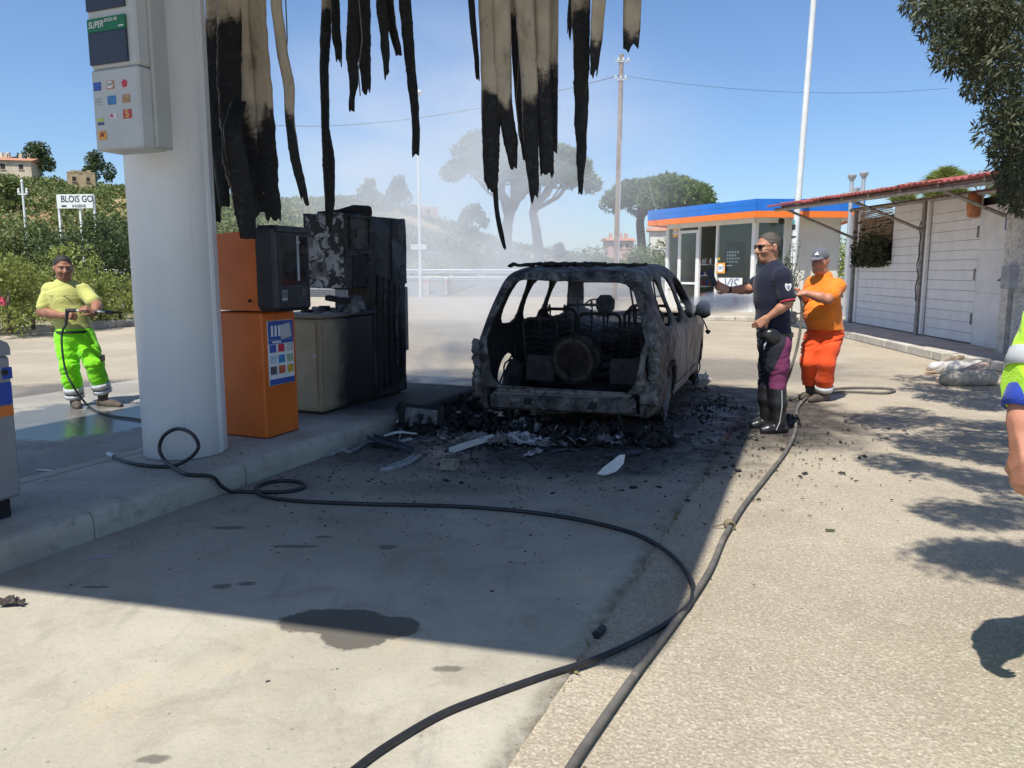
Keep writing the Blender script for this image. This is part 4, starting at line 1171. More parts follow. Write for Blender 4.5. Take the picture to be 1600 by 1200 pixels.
def slat(Y, pts, label, char0=None, charw=60, run=True, curve=.05, lip=.014, seed=0, tw=0.0):
    """pts: (u, v, width px) from top to bottom; the piece runs on up to the canopy. char0: row where charring starts"""
    rng = random.Random(seed * 77 + 5)
    rows = []
    u0, v0, w0 = pts[0]; u1, v1, w1 = pts[1]
    a0 = at(u0, v0, Y)
    top_v = v0
    C = [(at(u, v, Y + .02 * math.sin(v * .013 + seed)), w * Y / FPX, v) for u, v, w in pts]
    # run straight up to the canopy ceiling
    dirp = (C[0][0] - C[1][0]); dirp = dirp / max(1e-6, dirp.z)
    topz = CB + .07
    T = C[0][0] + Vector((dirp.x * .25, 0, 1)) * (topz - C[0][0].z)
    if run: C = [(T, C[0][1], -300)] + C
    else: C[0] = (C[0][0] + Vector((0, .27, 0)), C[0][1], C[0][2])
    # resample
    out = []
    for i in range(len(C) - 1):
        (p, w, v_), (q, w2, v2) = C[i], C[i + 1]
        n = max(2, int((q - p).length / .02))
        for k in range(n):
            f = k / n; out.append((p.lerp(q, f), w + (w2 - w) * f, v_ + (v2 - v_) * f))
    out.append(C[-1])
    n = len(out); K = 7
    if char0 is None: char0 = -1000
    V = []; A = []
    # smooth path
    P = [o_[0] for o_ in out]
    for _ in range(6): P = [P[0]] + [(P[i - 1] + P[i] * 2 + P[i + 1]) / 4 for i in range(1, n - 1)] + [P[-1]]
    tw0, tw1, ph0 = rng.uniform(-.3, .3), rng.uniform(-.7, .7), rng.random() * 6
    rimk = rng.choice((0, 0, K - 1))
    charw *= rng.uniform(.45, 1.5)
    rag0 = rng.random() * 50
    for i in range(n):
        w = out[i][1]; v_ = out[i][2]; fi = i / (n - 1)
        face = Matrix.Rotation(tw0 + tw1 * fi ** 2 + .18 * math.sin(fi * 7 + ph0), 3, 'Z')
        xa = face @ Vector((1, 0, 0)); ya = face @ Vector((0, 1, 0))
        cr = .5 + (v_ - char0) / (2.0 * charw)
        cr = max(0, min(1.2, cr))
        for k in range(K):
            f = k / (K - 1) - .5
            z_ = P[i].z; rg = w * max(0, min(1, cr - .3)) * (.06 * mnoise.noise(Vector((rag0 + (3 if f < 0 else 9), z_ * 9, 0))) + .10 * max(0, mnoise.noise(Vector((rag0 + (3 if f < 0 else 9), z_ * 38, 0))))) * (1 if abs(f) > .45 else .4)
            end = max(0, 1 - (n - 1 - i) / 6.0)
            dz = end * .09 * mnoise.noise(Vector((rag0, f * 6, 3))) - end * .012 * rng.random()
            off = -curve * w * (1 - (2 * f) ** 2) + (lip if k in (0, K - 1) else 0)
            A.append(min(cr, .34) if k == rimk and v_ < pts[-1][1] - 25 else cr + .10 * (cr > .25) * (k in (0, K - 1)) + .22 * mnoise.noise(Vector((rag0 + f * 2.0, z_ * 3.0, 1))))
            buck = .018 * mnoise.noise(Vector((rag0, z_ * 4.5, 2))) + .010 * mnoise.noise(Vector((rag0 + f * 2, z_ * 11, 4)))
            off += buck
            V.append(P[i] + xa * (f * w + (rg if f > 0 else -rg)) + ya * (off + .008 * cr * mnoise.noise(Vector((rag0 + f * 3, z_ * 7, 7)))) + Vector((0, 0, dz)))
    F = []
    for i in range(n - 1):
        for k in range(K - 1): F.append((i * K + k, i * K + k + 1, (i + 1) * K + k + 1, (i + 1) * K + k))
    o = npmesh('hanging_strip', np.array(V), np.array(F), SLAT, smooth=True, attrs={'char': A})
    md = o.modifiers.new('s', 'SOLIDIFY'); md.thickness = .006; md.offset = 0
    return tag(o, label, 'hanging strip', 'burnt ceiling slats hanging from the canopy', 'thing')
SL = [
 (6.1, [(332, 0, 26), (336, 150, 30), (343, 250, 26), (350, 322, 18)], 'black slat strip hugging the white column, torn to a point', 40),
 (6.3, [(338, 200, 16), (337, 300, 14), (338, 346, 12)], 'short narrow black slat lowest beside the white column', -100),
 (5.9, [(358, 0, 34), (358, 140, 34), (366, 250, 36), (373, 300, 30), (384, 318, 22)], 'dark brown slat partly hidden behind the curled board', 30),
 (5.6, [(352, 145, 22), (360, 200, 28), (372, 260, 30), (382, 320, 32), (389, 372, 24)], 'curled brown slat with pale rim ending over the orange terminal', 130),
 (5.95, [(372, 0, 34), (376, 100, 36), (384, 200, 40), (396, 300, 40), (404, 330, 34)], 'left half of the wide beige and black double slat', 190),
 (5.92, [(400, 0, 30), (406, 100, 32), (414, 205, 34), (420, 300, 32), (427, 343, 24)], 'right half of the wide beige slat, black below, ragged end', 196),
 (5.7, [(431, 0, 16), (440, 80, 16), (452, 135, 16), (452, 180, 13), (460, 250, 14), (476, 312, 12)], 'slender bent beige slat with a black tip, alone left of the pumps', 184),
 (6.6, [(510, 0, 16), (507, 60, 16), (506, 110, 13), (508, 200, 11), (514, 250, 18), (515, 320, 14), (513, 356, 8)], 'long thin charred slat reaching down in front of the burnt pump head', 10),
 (6.5, [(524, 0, 12), (526, 60, 14), (531, 96, 10)], 'short black slat just right of the long thin one', -100),
 (6.3, [(551, 0, 20), (549, 90, 22), (552, 130, 14), (548, 172, 8)], 'charred slat with a thin crooked tail, second cluster', -100),
 (6.35, [(569, 0, 20), (570, 90, 18), (573, 143, 12)], 'black slat with blunt tip in the second cluster', -100),
 (6.2, [(595, 0, 22), (600, 70, 20), (604, 118, 14)], 'straight black slat in the middle of the second cluster', -100),
 (6.25, [(606, 0, 14), (613, 50, 14), (622, 86, 9)], 'small curved black slat flicking right', -100),
 (6.2, [(632, 0, 18), (640, 100, 16), (648, 180, 13), (649, 242, 11)], 'long black slat ending beside the street lamp', -100),
 (5.9, [(736, 0, 9), (741, 60, 8), (746, 122, 5)], 'sliver of black slat left of the broad beige board', -100),
 (5.8, [(770, 0, 50), (774, 90, 46), (766, 180, 28), (767, 280, 22), (768, 297, 12)], 'broad beige board charred below, left of its split', 150),
 (5.75, [(785, 100, 26), (788, 160, 22), (797, 220, 22), (802, 262, 10)], 'right-hand split of the broad beige board, black tip', 160),
 (5.85, [(772, 270, 8), (776, 330, 6), (783, 365, 7), (789, 388, 4)], 'thin crooked charred tail dangling lowest above the car', -200),
 (6.1, [(800, 0, 14), (808, 80, 14), (813, 180, 10), (820, 252, 7)], 'narrow dark slat between the two beige boards', 30),
 (5.7, [(818, 0, 30), (823, 80, 28), (827, 160, 25), (831, 260, 20), (834, 312, 11)], 'beige slat charred from its middle with black point over the car roof', 158),
 (5.72, [(846, 0, 26), (848, 100, 22), (851, 180, 22), (855, 270, 20)], 'brown and black slat with blunt sooty end over the car', 120),
 (5.9, [(864, 0, 16), (865, 120, 14), (866, 236, 9)], 'dark narrow slat at the right of the middle cluster', 110),
 (5.75, [(907, 0, 28), (908, 80, 24), (907, 160, 22), (907, 240, 15), (906, 302, 6)], 'long straight black slat right of the middle cluster', 18),
 (5.8, [(892, 0, 7), (889, 30, 8), (888, 50, 4)], 'tiny charred splinter at the top beside the long black slat', -300),
 (5.6, [(937, 0, 28), (934, 60, 27), (930, 114, 14)], 'short curved brown slat with pale edge', 70),
 (5.65, [(988, 0, 26), (987, 45, 25), (986, 74, 22)], 'rightmost short brown slat, cut off square', 60),
]
for k, (Y, pts_, lb) in enumerate([(5.8, [(446, -10), (449, 60), (446, 110), (452, 150)], 'thin loose wire beside the bent beige slat'), (6.0, [(826, -10), (812, 80), (806, 160), (812, 215)], 'thin loose wire hanging among the middle slats'), (6.2, [(560, -10), (566, 60), (560, 110), (563, 150)], 'thin loose wire in the second cluster of black slats')]):
    mb = MB(); P_ = [at(u, v, Y) for u, v in pts_]; P_ = [Vector((P_[0].x, P_[0].y, CB + .07))] + P_; mb.tube(P_, .005, 5)
    tag(mb.build('hanging_wire', mat('loose_wire', (.16, .14, .12), .7)), lb, 'wire', 'loose wires under the canopy')
for k, (Y, pts, lb, ch0) in enumerate(SL):
    slat(Y, pts, lb, ch0, 45, run=not lb.startswith('curled'), seed=k + 1)
# ------------------------------------------------------------------ burnt-out people carrier
def sn(X, Y, Z, f, s=0.0):
    """cheap smooth noise for warping sheet metal, about -1..1"""
    return (np.sin(X * f + 1.3 + s) * np.cos(Y * f * 1.27 + .7 * s) + np.sin(Y * f * .83 + Z * f * 1.1 + 2.1 + s) + np.cos(Z * f * 1.37 - X * f * .71 + s * 1.7)
            + .5 * np.sin(X * f * 2.3 - Z * f * 2.1 + s) * np.sin(Y * f * 2.7 + s)) / 3.2
def poly_sdf(y, z, pts):
    """signed distance in the plane, negative inside"""
    P = np.array(pts, float); n = len(P)
    d = np.full(np.broadcast(y, z).shape, 1e9); ins = np.zeros(d.shape, bool)
    for i in range(n):
        a, b = P[i], P[(i + 1) % n]; e = b - a
        wx, wz = y - a[0], z - a[1]
        t = np.clip((wx * e[0] + wz * e[1]) / (e @ e), 0, 1)
        d = np.minimum(d, (wx - e[0] * t) ** 2 + (wz - e[1] * t) ** 2)
        c = ((a[1] <= z) & (b[1] > z)) | ((b[1] <= z) & (a[1] > z))
        xi = a[0] + (z - a[1]) * e[0] / (e[1] if abs(e[1]) > 1e-9 else 1e-9)
        ins ^= c & (y < xi)
    d = np.sqrt(d)
    return np.where(ins, -d, d)
def round_poly(pts, it=2):
    for _ in range(it):
        q = []
        for i in range(len(pts)):
            a, b = pts[i], pts[(i + 1) % len(pts)]
            q += [(a[0] * .75 + b[0] * .25, a[1] * .75 + b[1] * .25), (a[0] * .25 + b[0] * .75, a[1] * .25 + b[1] * .75)]
        pts = q
    return pts
CARP = Vector((.435, 6.86, 0)); CARR = R(-19.2)
car = thing('burnt_car', 'burnt-out people carrier with empty window openings under the canopy', 'car', CARP, CARR)
PROFILE = round_poly([(.02, .20), (-.02, .45), (.0, .78), (.10, .98), (.20, 1.20), (.30, 1.42), (.42, 1.47), (.9, 1.515), (1.7, 1.535), (2.3, 1.51), (2.75, 1.44), (3.15, 1.20), (3.55, .96), (3.9, .90), (4.3, .80), (4.44, .62), (4.46, .30), (4.30, .18), (.12, .17)], 1)
QW = round_poly([(.50, .945), (1.12, .93), (1.10, 1.20), (1.08, 1.375), (.80, 1.375), (.64, 1.33)], 2)
RW = round_poly([(1.22, .93), (1.98, .92), (1.96, 1.40), (1.19, 1.39)], 2)
FW = round_poly([(2.08, .92), (3.20, .92), (2.86, 1.20), (2.62, 1.375), (2.06, 1.40)], 2)
WHY, WHR, WHZ = (.95, 3.62), .335, .26
def half(y, z):
    w = .865 - .03 * np.clip((.45 - z) / .3, 0, 1) - .255 * np.clip((z - .80) / .70, 0, 1) ** 1.12
    w = w - .10 * np.clip((.35 - y) / .4, 0, 1) ** 2 - .14 * np.clip((y - 3.7) / .75, 0, 1) ** 2
    return w
def car_sdf(X, Y, Z):
    y2, z2 = Y[0], Z[0]
    pd = poly_sdf(y2, z2, PROFILE)[None]
    side = (np.abs(X) - half(Y, Z)) * .94
    d = smax(side, pd + 0 * X, .11)
    d = d + .008 * sn(X, Y, Z, 4.5) + .002 * sn(X, Y, Z, 15, 2.0)
    # a dent in the rear quarter and a sagging rear header
    d = d + .035 * np.exp(-(((Y - .55) / .3) ** 2 + ((Z - .62) / .16) ** 2 + ((X - .85) / .3) ** 2))
    sh = np.abs(d + .017) - .017
    rag = .010 * sn(X, Y, Z, 21, 1.0) + .008 * sn(X, Y, Z, 55, 3.0)
    # tailgate opening
    ow = .635 + .085 * np.clip((Z - .4) / .45, 0, 1) - .175 * np.clip((Z - .85) / .5, 0, 1) ** 1.3
    op = smax(smax(np.abs(X) - ow, np.abs(Z - (.895 - .02 * np.sin(X * 2.2 + .6))) - .475, .12), Y - .62, .02)
    sh = np.maximum(sh, -(op + rag * .5))
    # the bumper skin has burnt off: open below the sill
    low = np.maximum(np.maximum(np.abs(X) - .70, Z - .40), Y - .16)
    sh = np.maximum(sh, -(low + rag * .4))
    far = .42 - np.abs(X)
    for wpoly in (QW, RW, FW):
        w2 = poly_sdf(y2, z2, wpoly)[None]
        sh = np.maximum(sh, -np.maximum(w2 + rag * .7, far))
    # windscreen
    ws = smax(smax(np.abs(X) - (.66 - .16 * np.clip((Z - 1) / .4, 0, 1)), np.abs(Z - 1.175) - .235, .10), 2.62 - Y, .02)
    sh = np.maximum(sh, -(ws + rag * .4))
    # wheel arches
    for wy in WHY:
        r = np.sqrt((Y - wy) ** 2 + (Z - WHZ) ** 2) - WHR - .02
        sh = np.maximum(sh, -np.maximum(r + rag * .3, .50 - np.abs(X)))
    # panel gaps
    for gy, z0, z1 in ((1.16, .35, .93), (2.03, .30, .93), (3.12, .30, .92)):
        g = np.maximum(np.maximum(np.abs(Y - gy - .04 * np.maximum(0, Z - .9)) - .008, np.abs(Z - (z0 + z1) / 2) - (z1 - z0) / 2), .60 - np.abs(X))
        sh = np.maximum(sh, -g)
    g = np.maximum(np.maximum(np.abs(Z - .33) - .007, np.abs(Y - 2.15) - .97), .60 - np.abs(X))
    sh = np.maximum(sh, -g)
    # recesses where the lamps melted out
    lamp = np.maximum(np.sqrt(((Z - .66) / .20) ** 2 + ((np.abs(X) - .84) / .10) ** 2) - 1, Y - .16) * .08
    sh = np.maximum(sh, -np.maximum(lamp, Y - .03 - .02))
    return sh
V, Q = surfnet(car_sdf, (-.95, -.10, .10), (.95, 4.56, 1.62), .0145)
FC = V[Q].mean(1)
fx, fy, fz = FC[:, 0], FC[:, 1], FC[:, 2]
t = NT('burnt_steel'); v = t.coord('Object')
c = t.mix(t.ramp(t.noise(3.2, 8, .7, v, .6), .35, .62), (.030, .028, .027), (.115, .108, .100))
c = t.mix(t.ramp(t.noise(5.5, 9, .75, t.coord('Object', loc=(5, 2, 1)), .8), .48, .60), c, (.20, .195, .185))
c = t.mix(t.ramp(t.noise(9, 8, .75, t.coord('Object', loc=(1, 8, 1))), .52, .66, 0, .6), c, (.13, .070, .045))
c = t.mix(t.ramp(t.noise(6, 9, .8, t.coord('Object', loc=(2, 3, 9)), .5), .52, .60), c, (.014, .013, .013))
nrm = t.n('ShaderNodeNewGeometry')
s_ = t.sep(v)
inner = t.attr('inner')
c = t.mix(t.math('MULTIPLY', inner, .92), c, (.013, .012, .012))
# the doors kept more of their heat-bleached paint, streaked downwards
dm = t.math('MULTIPLY', t.ramp(s_[1], .75, 1.25), t.ramp(s_[2], .98, .86))
stk = t.noise(7, 7, .7, t.coord('Object', scale=(1, 2.6, .35)))
pal = t.mix(t.ramp(stk, .35, .62), (.12, .095, .08), (.46, .40, .35))
pal = t.mix(t.ramp(t.noise(4, 7, .7, t.coord('Object', scale=(1, 2.0, .6), loc=(3, 1, 2))), .52, .66), pal, (.145, .085, .065))
c = t.mix(t.math('MULTIPLY', t.math('MULTIPLY', dm, t.math('SUBTRACT', 1.0, inner)), t.ramp(t.noise(2.1, 7, .7, v), .28, .5)), c, pal)
t.bump(t.math('ADD', t.noise(26, 7, .7, v), t.math('MULTIPLY', t.noise(80, 4, .7, v), .4)), .55, .010)
BURN = t.fin(c, t.ramp(t.noise(7, 5, .6, v), .3, .7, .55, .85), .15)
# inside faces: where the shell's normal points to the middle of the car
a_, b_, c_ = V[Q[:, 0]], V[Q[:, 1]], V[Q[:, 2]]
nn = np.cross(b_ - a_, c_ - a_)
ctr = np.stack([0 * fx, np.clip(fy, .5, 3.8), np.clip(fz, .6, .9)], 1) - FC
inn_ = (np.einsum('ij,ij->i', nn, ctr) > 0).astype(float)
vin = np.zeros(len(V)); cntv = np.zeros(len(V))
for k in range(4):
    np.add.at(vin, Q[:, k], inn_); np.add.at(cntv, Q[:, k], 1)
vin /= np.maximum(cntv, 1)
right = fx > 0
out_ = np.abs(fx) > .60
reg = np.zeros(len(Q), int)                       # 0 shell (floor, pillars)
reg[(fz > 1.40) & (fy < 2.85)] = 1                # roof
reg[(fy > 3.14) & (fz > .80) & (np.abs(fx) < .70)] = 2   # bonnet
sidez = (fz < .93) & out_
reg[sidez & (fy < 1.16) & right] = 3; reg[sidez & (fy < 1.16) & ~right] = 4
reg[sidez & (fy >= 1.16) & (fy < 2.03) & right & (fz > .33)] = 5; reg[sidez & (fy >= 1.16) & (fy < 2.03) & ~right & (fz > .33)] = 6
reg[sidez & (fy >= 2.03) & (fy < 3.12) & right & (fz > .33)] = 7; reg[sidez & (fy >= 2.03) & (fy < 3.12) & ~right & (fz > .33)] = 8
reg[sidez & (fy >= 3.12) & right] = 9; reg[sidez & (fy >= 3.12) & ~right] = 10
names = ['body_shell', 'roof', 'bonnet', 'rear_quarter_panel', 'rear_quarter_panel', 'rear_door', 'rear_door', 'front_door', 'front_door', 'front_wing', 'front_wing']
carparts = {}
for k, nm in enumerate(names):
    q = Q[reg == k]
    if not len(q): continue
    ids, inv = np.unique(q, return_inverse=True)
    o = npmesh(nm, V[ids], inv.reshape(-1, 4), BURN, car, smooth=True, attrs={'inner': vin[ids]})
    carparts[k] = o
RIM = mat('burnt_rim', (.085, .065, .055), .75, .2, .4, 10, .4, 30, dirt=(.02, .018, .017), ds=7, dlo=.45, dhi=.65)
RIMP = mat('ashen_rim', (.20, .19, .18), .8, .1, .3, 10, .4, 30, dirt=(.03, .028, .026), ds=7, dlo=.5, dhi=.7)
def wheel(loc, mm, tilt=0, lean=0, r=.275, nm='wheel', w=.17):
    """steel wheel, its tyre burnt away to a wire bead; axis along local x"""
    rt = bpy.data.objects.new(nm, None); link(rt); rt.parent = car; rt.location = loc; rt.rotation_euler = (0, lean, tilt)
    Mx = Matrix.Rotation(R(90), 3, 'Y')
    mb = MB(); mb.lathe([(r * .82, -w / 2), (r, -w / 2), (r * .99, -w / 2 + .02), (r * .86, -w / 4), (r * .84, w / 4), (r * .97, w / 2 - .02), (r, w / 2), (r * .93, w / 2), (r * .80, w * .3), (r * .80, -w * .3), (r * .82, -w / 2)], (0, 0, 0), 32, M=Mx)
    mb.build('rim', mm, rt, smooth='auto')
    mb = MB(); mb.lathe([(r * .83, .02), (r * .7, .05), (r * .55, .065), (r * .5, .045), (r * .22, .03), (r * .2, .055), (.001, .06)], (0, 0, 0), 32, M=Mx)
    for k in range(8):
        w_ = k * math.pi / 4; mb.lathe([(.024, .05), (.026, .068), (.012, .070)], Mx @ Vector((0, 0, 0)) + Vector((0, math.cos(w_) * r * .62, math.sin(w_) * r * .62)), 8, M=Mx)
    mb.build('disc', mm, rt, smooth='auto')
    mb = MB()
    P = [(-w / 2 - .01 + .012 * math.sin(k * 1.7), math.cos(k * math.pi / 16) * (r + .012), math.sin(k * math.pi / 16) * (r + .012)) for k in range(33)]
    mb.tube(P, .010, 5); mb.tube([(p[0] + w + .02, p[1], p[2]) for p in P], .010, 5); mb.build('tyre_wire', CHAR, rt)
    return rt
for sx in (-1, 1):
    for wy in WHY: wheel((sx * .72, wy, .285), RIMP if (sx > 0 and wy < 1) else RIM, 0 if sx > 0 else math.pi, R(4) * sx)
wheel((-.03, .66, .62), RIM, R(78), R(-6), .215, 'spare_wheel', .16)
# rear bumper beam and the sill under the opening
mb = MB(); mb.box((0, .0, .285), (1.34, .05, .13), Matrix.Rotation(R(-.6), 3, 'Y'), bev=.012); bm = mb.build('bumper_beam', BURN, car)
for x in (-.30, .30):
    mb = MB(); mb.box((x, -.022, .29), (.075, .02, .06)); mb.build('beam_hole', CHAR, bm)
mb = MB(); mb.box((0, .03, .385), (1.26, .06, .05), bev=.012); mb.box((0, .02, .352), (1.3, .03, .02)); mb.build('boot_sill', soot_paint('bleached_sill', (.17, .165, .155), flake=((.025, .023, .022), 6, .52), rough=.7), car)
for x in (-.50, .52):
    mb = MB(); mb.tube([(x, .02, .22), (x + .01, .05, .10), (x, .1, .02)], .016, 6); mb.build('tow_bracket', CHAR, car)
for x in (-.78, .78):
    m2 = MB(); m2.box((x, .045, .40), (.17, .07, .22), Matrix.Rotation(-.25 * (1 if x > 0 else -1), 3, 'Z'), bev=.03); m2.build('bumper_corner', BURN, car)
# melted lamp remains
for sx in (-1, 1):
    m2 = MB()
    for k in range(9): m2.lathe([(.03, -.03), (.04, .0), (.02, .035)], (sx * (.80 + .03 * random.random()), .02 + .03 * random.random(), .52 + k * .036), 7, M=Matrix.Rotation(random.random(), 3, 'X'))
    m2.build('melted_tail_lamp', ASHG, car)
# seat frames
SEATM = mat('burnt_seat_frame', (.040, .034, .030), .7, .2, .4, 12, .3, 30, dirt=(.10, .075, .06), ds=8, dlo=.55, dhi=.7)
def seat(x, y, w, h, z0=.42, lean=.10, posts=2, springs=True, nm='seat_frame'):
    rt = bpy.data.objects.new(nm, None); link(rt); rt.parent = car; rt.location = (x, y, z0)
    mb = MB(); r = .07; P = []
    for f in np.linspace(0, 1, 6): P.append((-w / 2, lean * -f, h * f * .86))
    for a in np.linspace(0, math.pi / 2, 5)[1:]: P.append((-w / 2 + r * (1 - math.cos(a)), -lean * .95, h * .86 + r * math.sin(a)))
    Q_ = [(-p[0], p[1], p[2]) for p in P][::-1]
    mb.tube(P + Q_, .017, 8); mb.build('back_tube', SEATM, rt, smooth=True)
    for k in range(posts):
        px = (k - (posts - 1) / 2) * .17
        mb = MB(); mb.tube([(px, -lean * .8, h * .62), (px + .01, -lean, h * .95), (px, -lean, h + .035)], [.009, .010, .012], 6); mb.lathe([(.016, 0), (.021, .03), (.012, .06)], (px, -lean, h * .93), 8); mb.build('headrest_post', SEATM, rt)
    if springs:
        mb = MB()
        for k in range(7):
            zz = h * (.08 + .11 * k); mb.tube([(-w / 2, -lean * zz / h, zz)] + [(-w / 2 + w * j / 10, -lean * zz / h + .012 * (j % 2), zz + .018 * math.sin(j * 1.6 + k)) for j in range(1, 10)] + [(w / 2, -lean * zz / h, zz)], .0055, 5)
        o = mb.build('springs', SEATM, rt); o['kind'] = 'stuff'
    mb = MB(); mb.box((0, .22, -.06), (w + .02, .46, .05), bev=.02); mb.build('seat_pan', CHAR, rt)
    return rt
seat(-.40, 1.02, .52, .52, .46)
seat(.34, 1.0, .42, .42, .46)
seat(-.02, 1.65, .46, .55, .46)
seat(.44, 1.72, .40, .60, .46)
seat(-.50, 1.70, .42, .60, .46)
for sx in (-1, 1):
    s_o = seat(.38 * sx, 2.45, .46, .62, .46)
mb = MB(); mb.lathe([(.06, -.10), (.11, -.04), (.115, .06), (.06, .12)], (-.14, 2.4, 1.06), 12); mb.build('headrest_remains', CHAR, car, smooth=True)
# dash, steering wheel, boot clutter
mb = MB(); mb.box((0, 3.22, .78), (1.36, .34, .22), bev=.07); mb.build('dashboard_remains', CHAR, car)
mb = MB(); P = [(-.38 + .17 * math.cos(k * math.pi / 12), 2.98 - .05 * math.sin(k * math.pi / 12), .95 + .16 * math.sin(k * math.pi / 12)) for k in range(25)]
mb.tube(P, .012, 6); mb.tube([(-.38, 2.98, .95), (-.38, 3.15, .85)], .02, 6); mb.build('steering_wheel', SEATM, car)
for k in range(46):
    x, y = random.uniform(-.6, .6), random.uniform(.12, .9); r = random.uniform(.015, .05)
    if k == 0: mb = MB()
    mb.box((x, y, .235 + r * .4), (r * 3, r * 2, r), Matrix.Rotation(random.random() * 3, 3, 'Z') @ Matrix.Rotation(random.uniform(-.4, .4), 3, 'X'), bev=r * .25)
mb.build('boot_ash', CHAR, car)['kind'] = 'stuff'
mb = MB(); mb.box((0, 2.0, .25), (1.5, 3.2, .03)); mb.build('scorched_floor', CHAR, car)
for k, (x, w) in enumerate(((-.42, .3), (-.02, .26), (.42, .28))):
    mb = MB(); mb.box((x, .74, .50), (w, .03, .26), Matrix.Rotation(R(-12), 3, 'X'), bev=.01); mb.build('seat_back_panel', SEATM, car)
# roof: shrivelled remains of the fallen ceiling on top
rr = random.Random(3)
for k in range(16):
    x, y = rr.uniform(-.52, .55), rr.uniform(.38, 1.3); L = rr.uniform(.14, .40)
    if k < 6: x, y = -.52 + k * .21, rr.uniform(.38, .5)
    n_ = 5
    mb = MB(); mb.tube([(x + L * (i / n_ - .5), y + .03 * rr.uniform(-1, 1), 1.49 + .03 * min(1, y) + rr.uniform(-.004, .02)) for i in range(n_ + 1)], [rr.uniform(.02, .04) for i in range(n_ + 1)], 7, sq=.5)
    mb.build('roof_cinder', CHAR, car)
# mirror, wipers, hanging bits
mb = MB(); mb.lathe([(.03, -.10), (.085, -.06), (.095, .03), (.06, .09), (.01, .10)], (.93, 3.0, 1.0), 12); mb.tube([(.82, 3.02, .95), (.92, 3.0, .97)], .03); mr_ = mb.build('wing_mirror', CHAR, car, smooth=True)
for vt in mr_.data.vertices: vt.co += Vector(mnoise.noise_vector(vt.co * 9)) * .03
mb = MB(); mb.tube([(.90, 2.98, .92), (.95, 2.96, .84), (.985, 2.95, .76)], .008, 5); mb.lathe([(.01, -.03), (.035, 0), (.02, .02)], (.99, 2.95, .74), 8); mb.build('dangling_mirror_glass', CHAR, car)
mb = MB(); mb.tube([(.62, .58, 1.35), (.58, .75, 1.1), (.60, .8, .96)], .010, 6); mb.tube([(.52, .4, 1.33), (.55, .42, 1.15), (.56, .45, .98)], .009, 6); mb.build('hanging_trim', CHAR, car)
mb = MB(); mb.tube([(.55, 1.5, 1.36), (.62, 1.3, 1.15), (.70, 1.25, .98)], .008, 6); mb.build('belt_stub', CHAR, car)
# ------------------------------------------------------------------ people
class Field:
    """distance field on a grid; shapes are only evaluated round themselves"""
    def __init__(s, lo, hi, h):
        s.lo = np.array(lo, float); s.h = h
        s.n = np.ceil((np.array(hi) - s.lo) / h).astype(int) + 1
        s.ax = [(s.lo[i] + h * np.arange(s.n[i])).astype(np.float32) for i in range(3)]
        s.D = np.full(tuple(s.n), .3, np.float32)
    def block(s, pts, r):
        P = np.array(pts, float); a = P.min(0) - r; b = P.max(0) + r
        i0 = np.clip(np.floor((a - s.lo) / s.h).astype(int), 0, s.n - 1); i1 = np.clip(np.ceil((b - s.lo) / s.h).astype(int) + 1, 1, s.n)
        sl = tuple(slice(i0[k], i1[k]) for k in range(3))
        G = np.meshgrid(*[s.ax[k][sl[k]] for k in range(3)], indexing='ij')
        return sl, G
    def put(s, d, sl, k, op):
        if op == '+': s.D[sl] = smin(s.D[sl], d, k)
        else: s.D[sl] = smax(s.D[sl], -d, k)
    def cone(s, a, b, ra, rb, k=.02, sx=1.0, sy=1.0, rot=0.0, op='+'):
        sl, (X, Y, Z) = s.block([a, b], max(ra, rb) * max(sx, sy, 1) + .06)
        if X.size: s.put(cone(X, Y, Z, a, b, ra, rb, sx, sy, rot), sl, k, op)
        return s
    def chain(s, P, rr, k=.02, sx=1.0, sy=1.0, rot=0.0):
        for i in range(len(P) - 1): s.cone(P[i], P[i + 1], rr[i], rr[i + 1], k, sx, sy, rot)
        return s
    def ell(s, c, r, k=.02, op='+', M=None):
        sl, (X, Y, Z) = s.block([c], max(r) + .06)
        if not X.size: return s
        if M is not None:
            x, y, z = X - c[0], Y - c[1], Z - c[2]
            A = np.array(M.transposed())
            X, Y, Z = A[0][0] * x + A[0][1] * y + A[0][2] * z, A[1][0] * x + A[1][1] * y + A[1][2] * z, A[2][0] * x + A[2][1] * y + A[2][2] * z
            s.put(ell(X, Y, Z, (0, 0, 0), r), sl, k, op)
        else: s.put(ell(X, Y, Z, c, r), sl, k, op)
        return s
    def cut(s, p, n, k=.004):
        """keep the side the normal n points away from"""
        X, Y, Z = np.meshgrid(*s.ax, indexing='ij'); s.D = smax(s.D, plane(X, Y, Z, p, n).astype(np.float32), k); return s
    def warp(s, fn):
        X, Y, Z = np.meshgrid(*s.ax, indexing='ij'); s.D = s.D + fn(X, Y, Z).astype(np.float32); return s
    def mesh(s, name, m, parent, attr=None):
        hi = s.lo + s.h * (s.n - 1)
        V, Q = surfnet(lambda X, Y, Z: s.D, s.lo, hi + s.h * .001, s.h)
        if len(V) == 0: return None
        return npmesh(name, V, Q, m, parent, smooth=True)
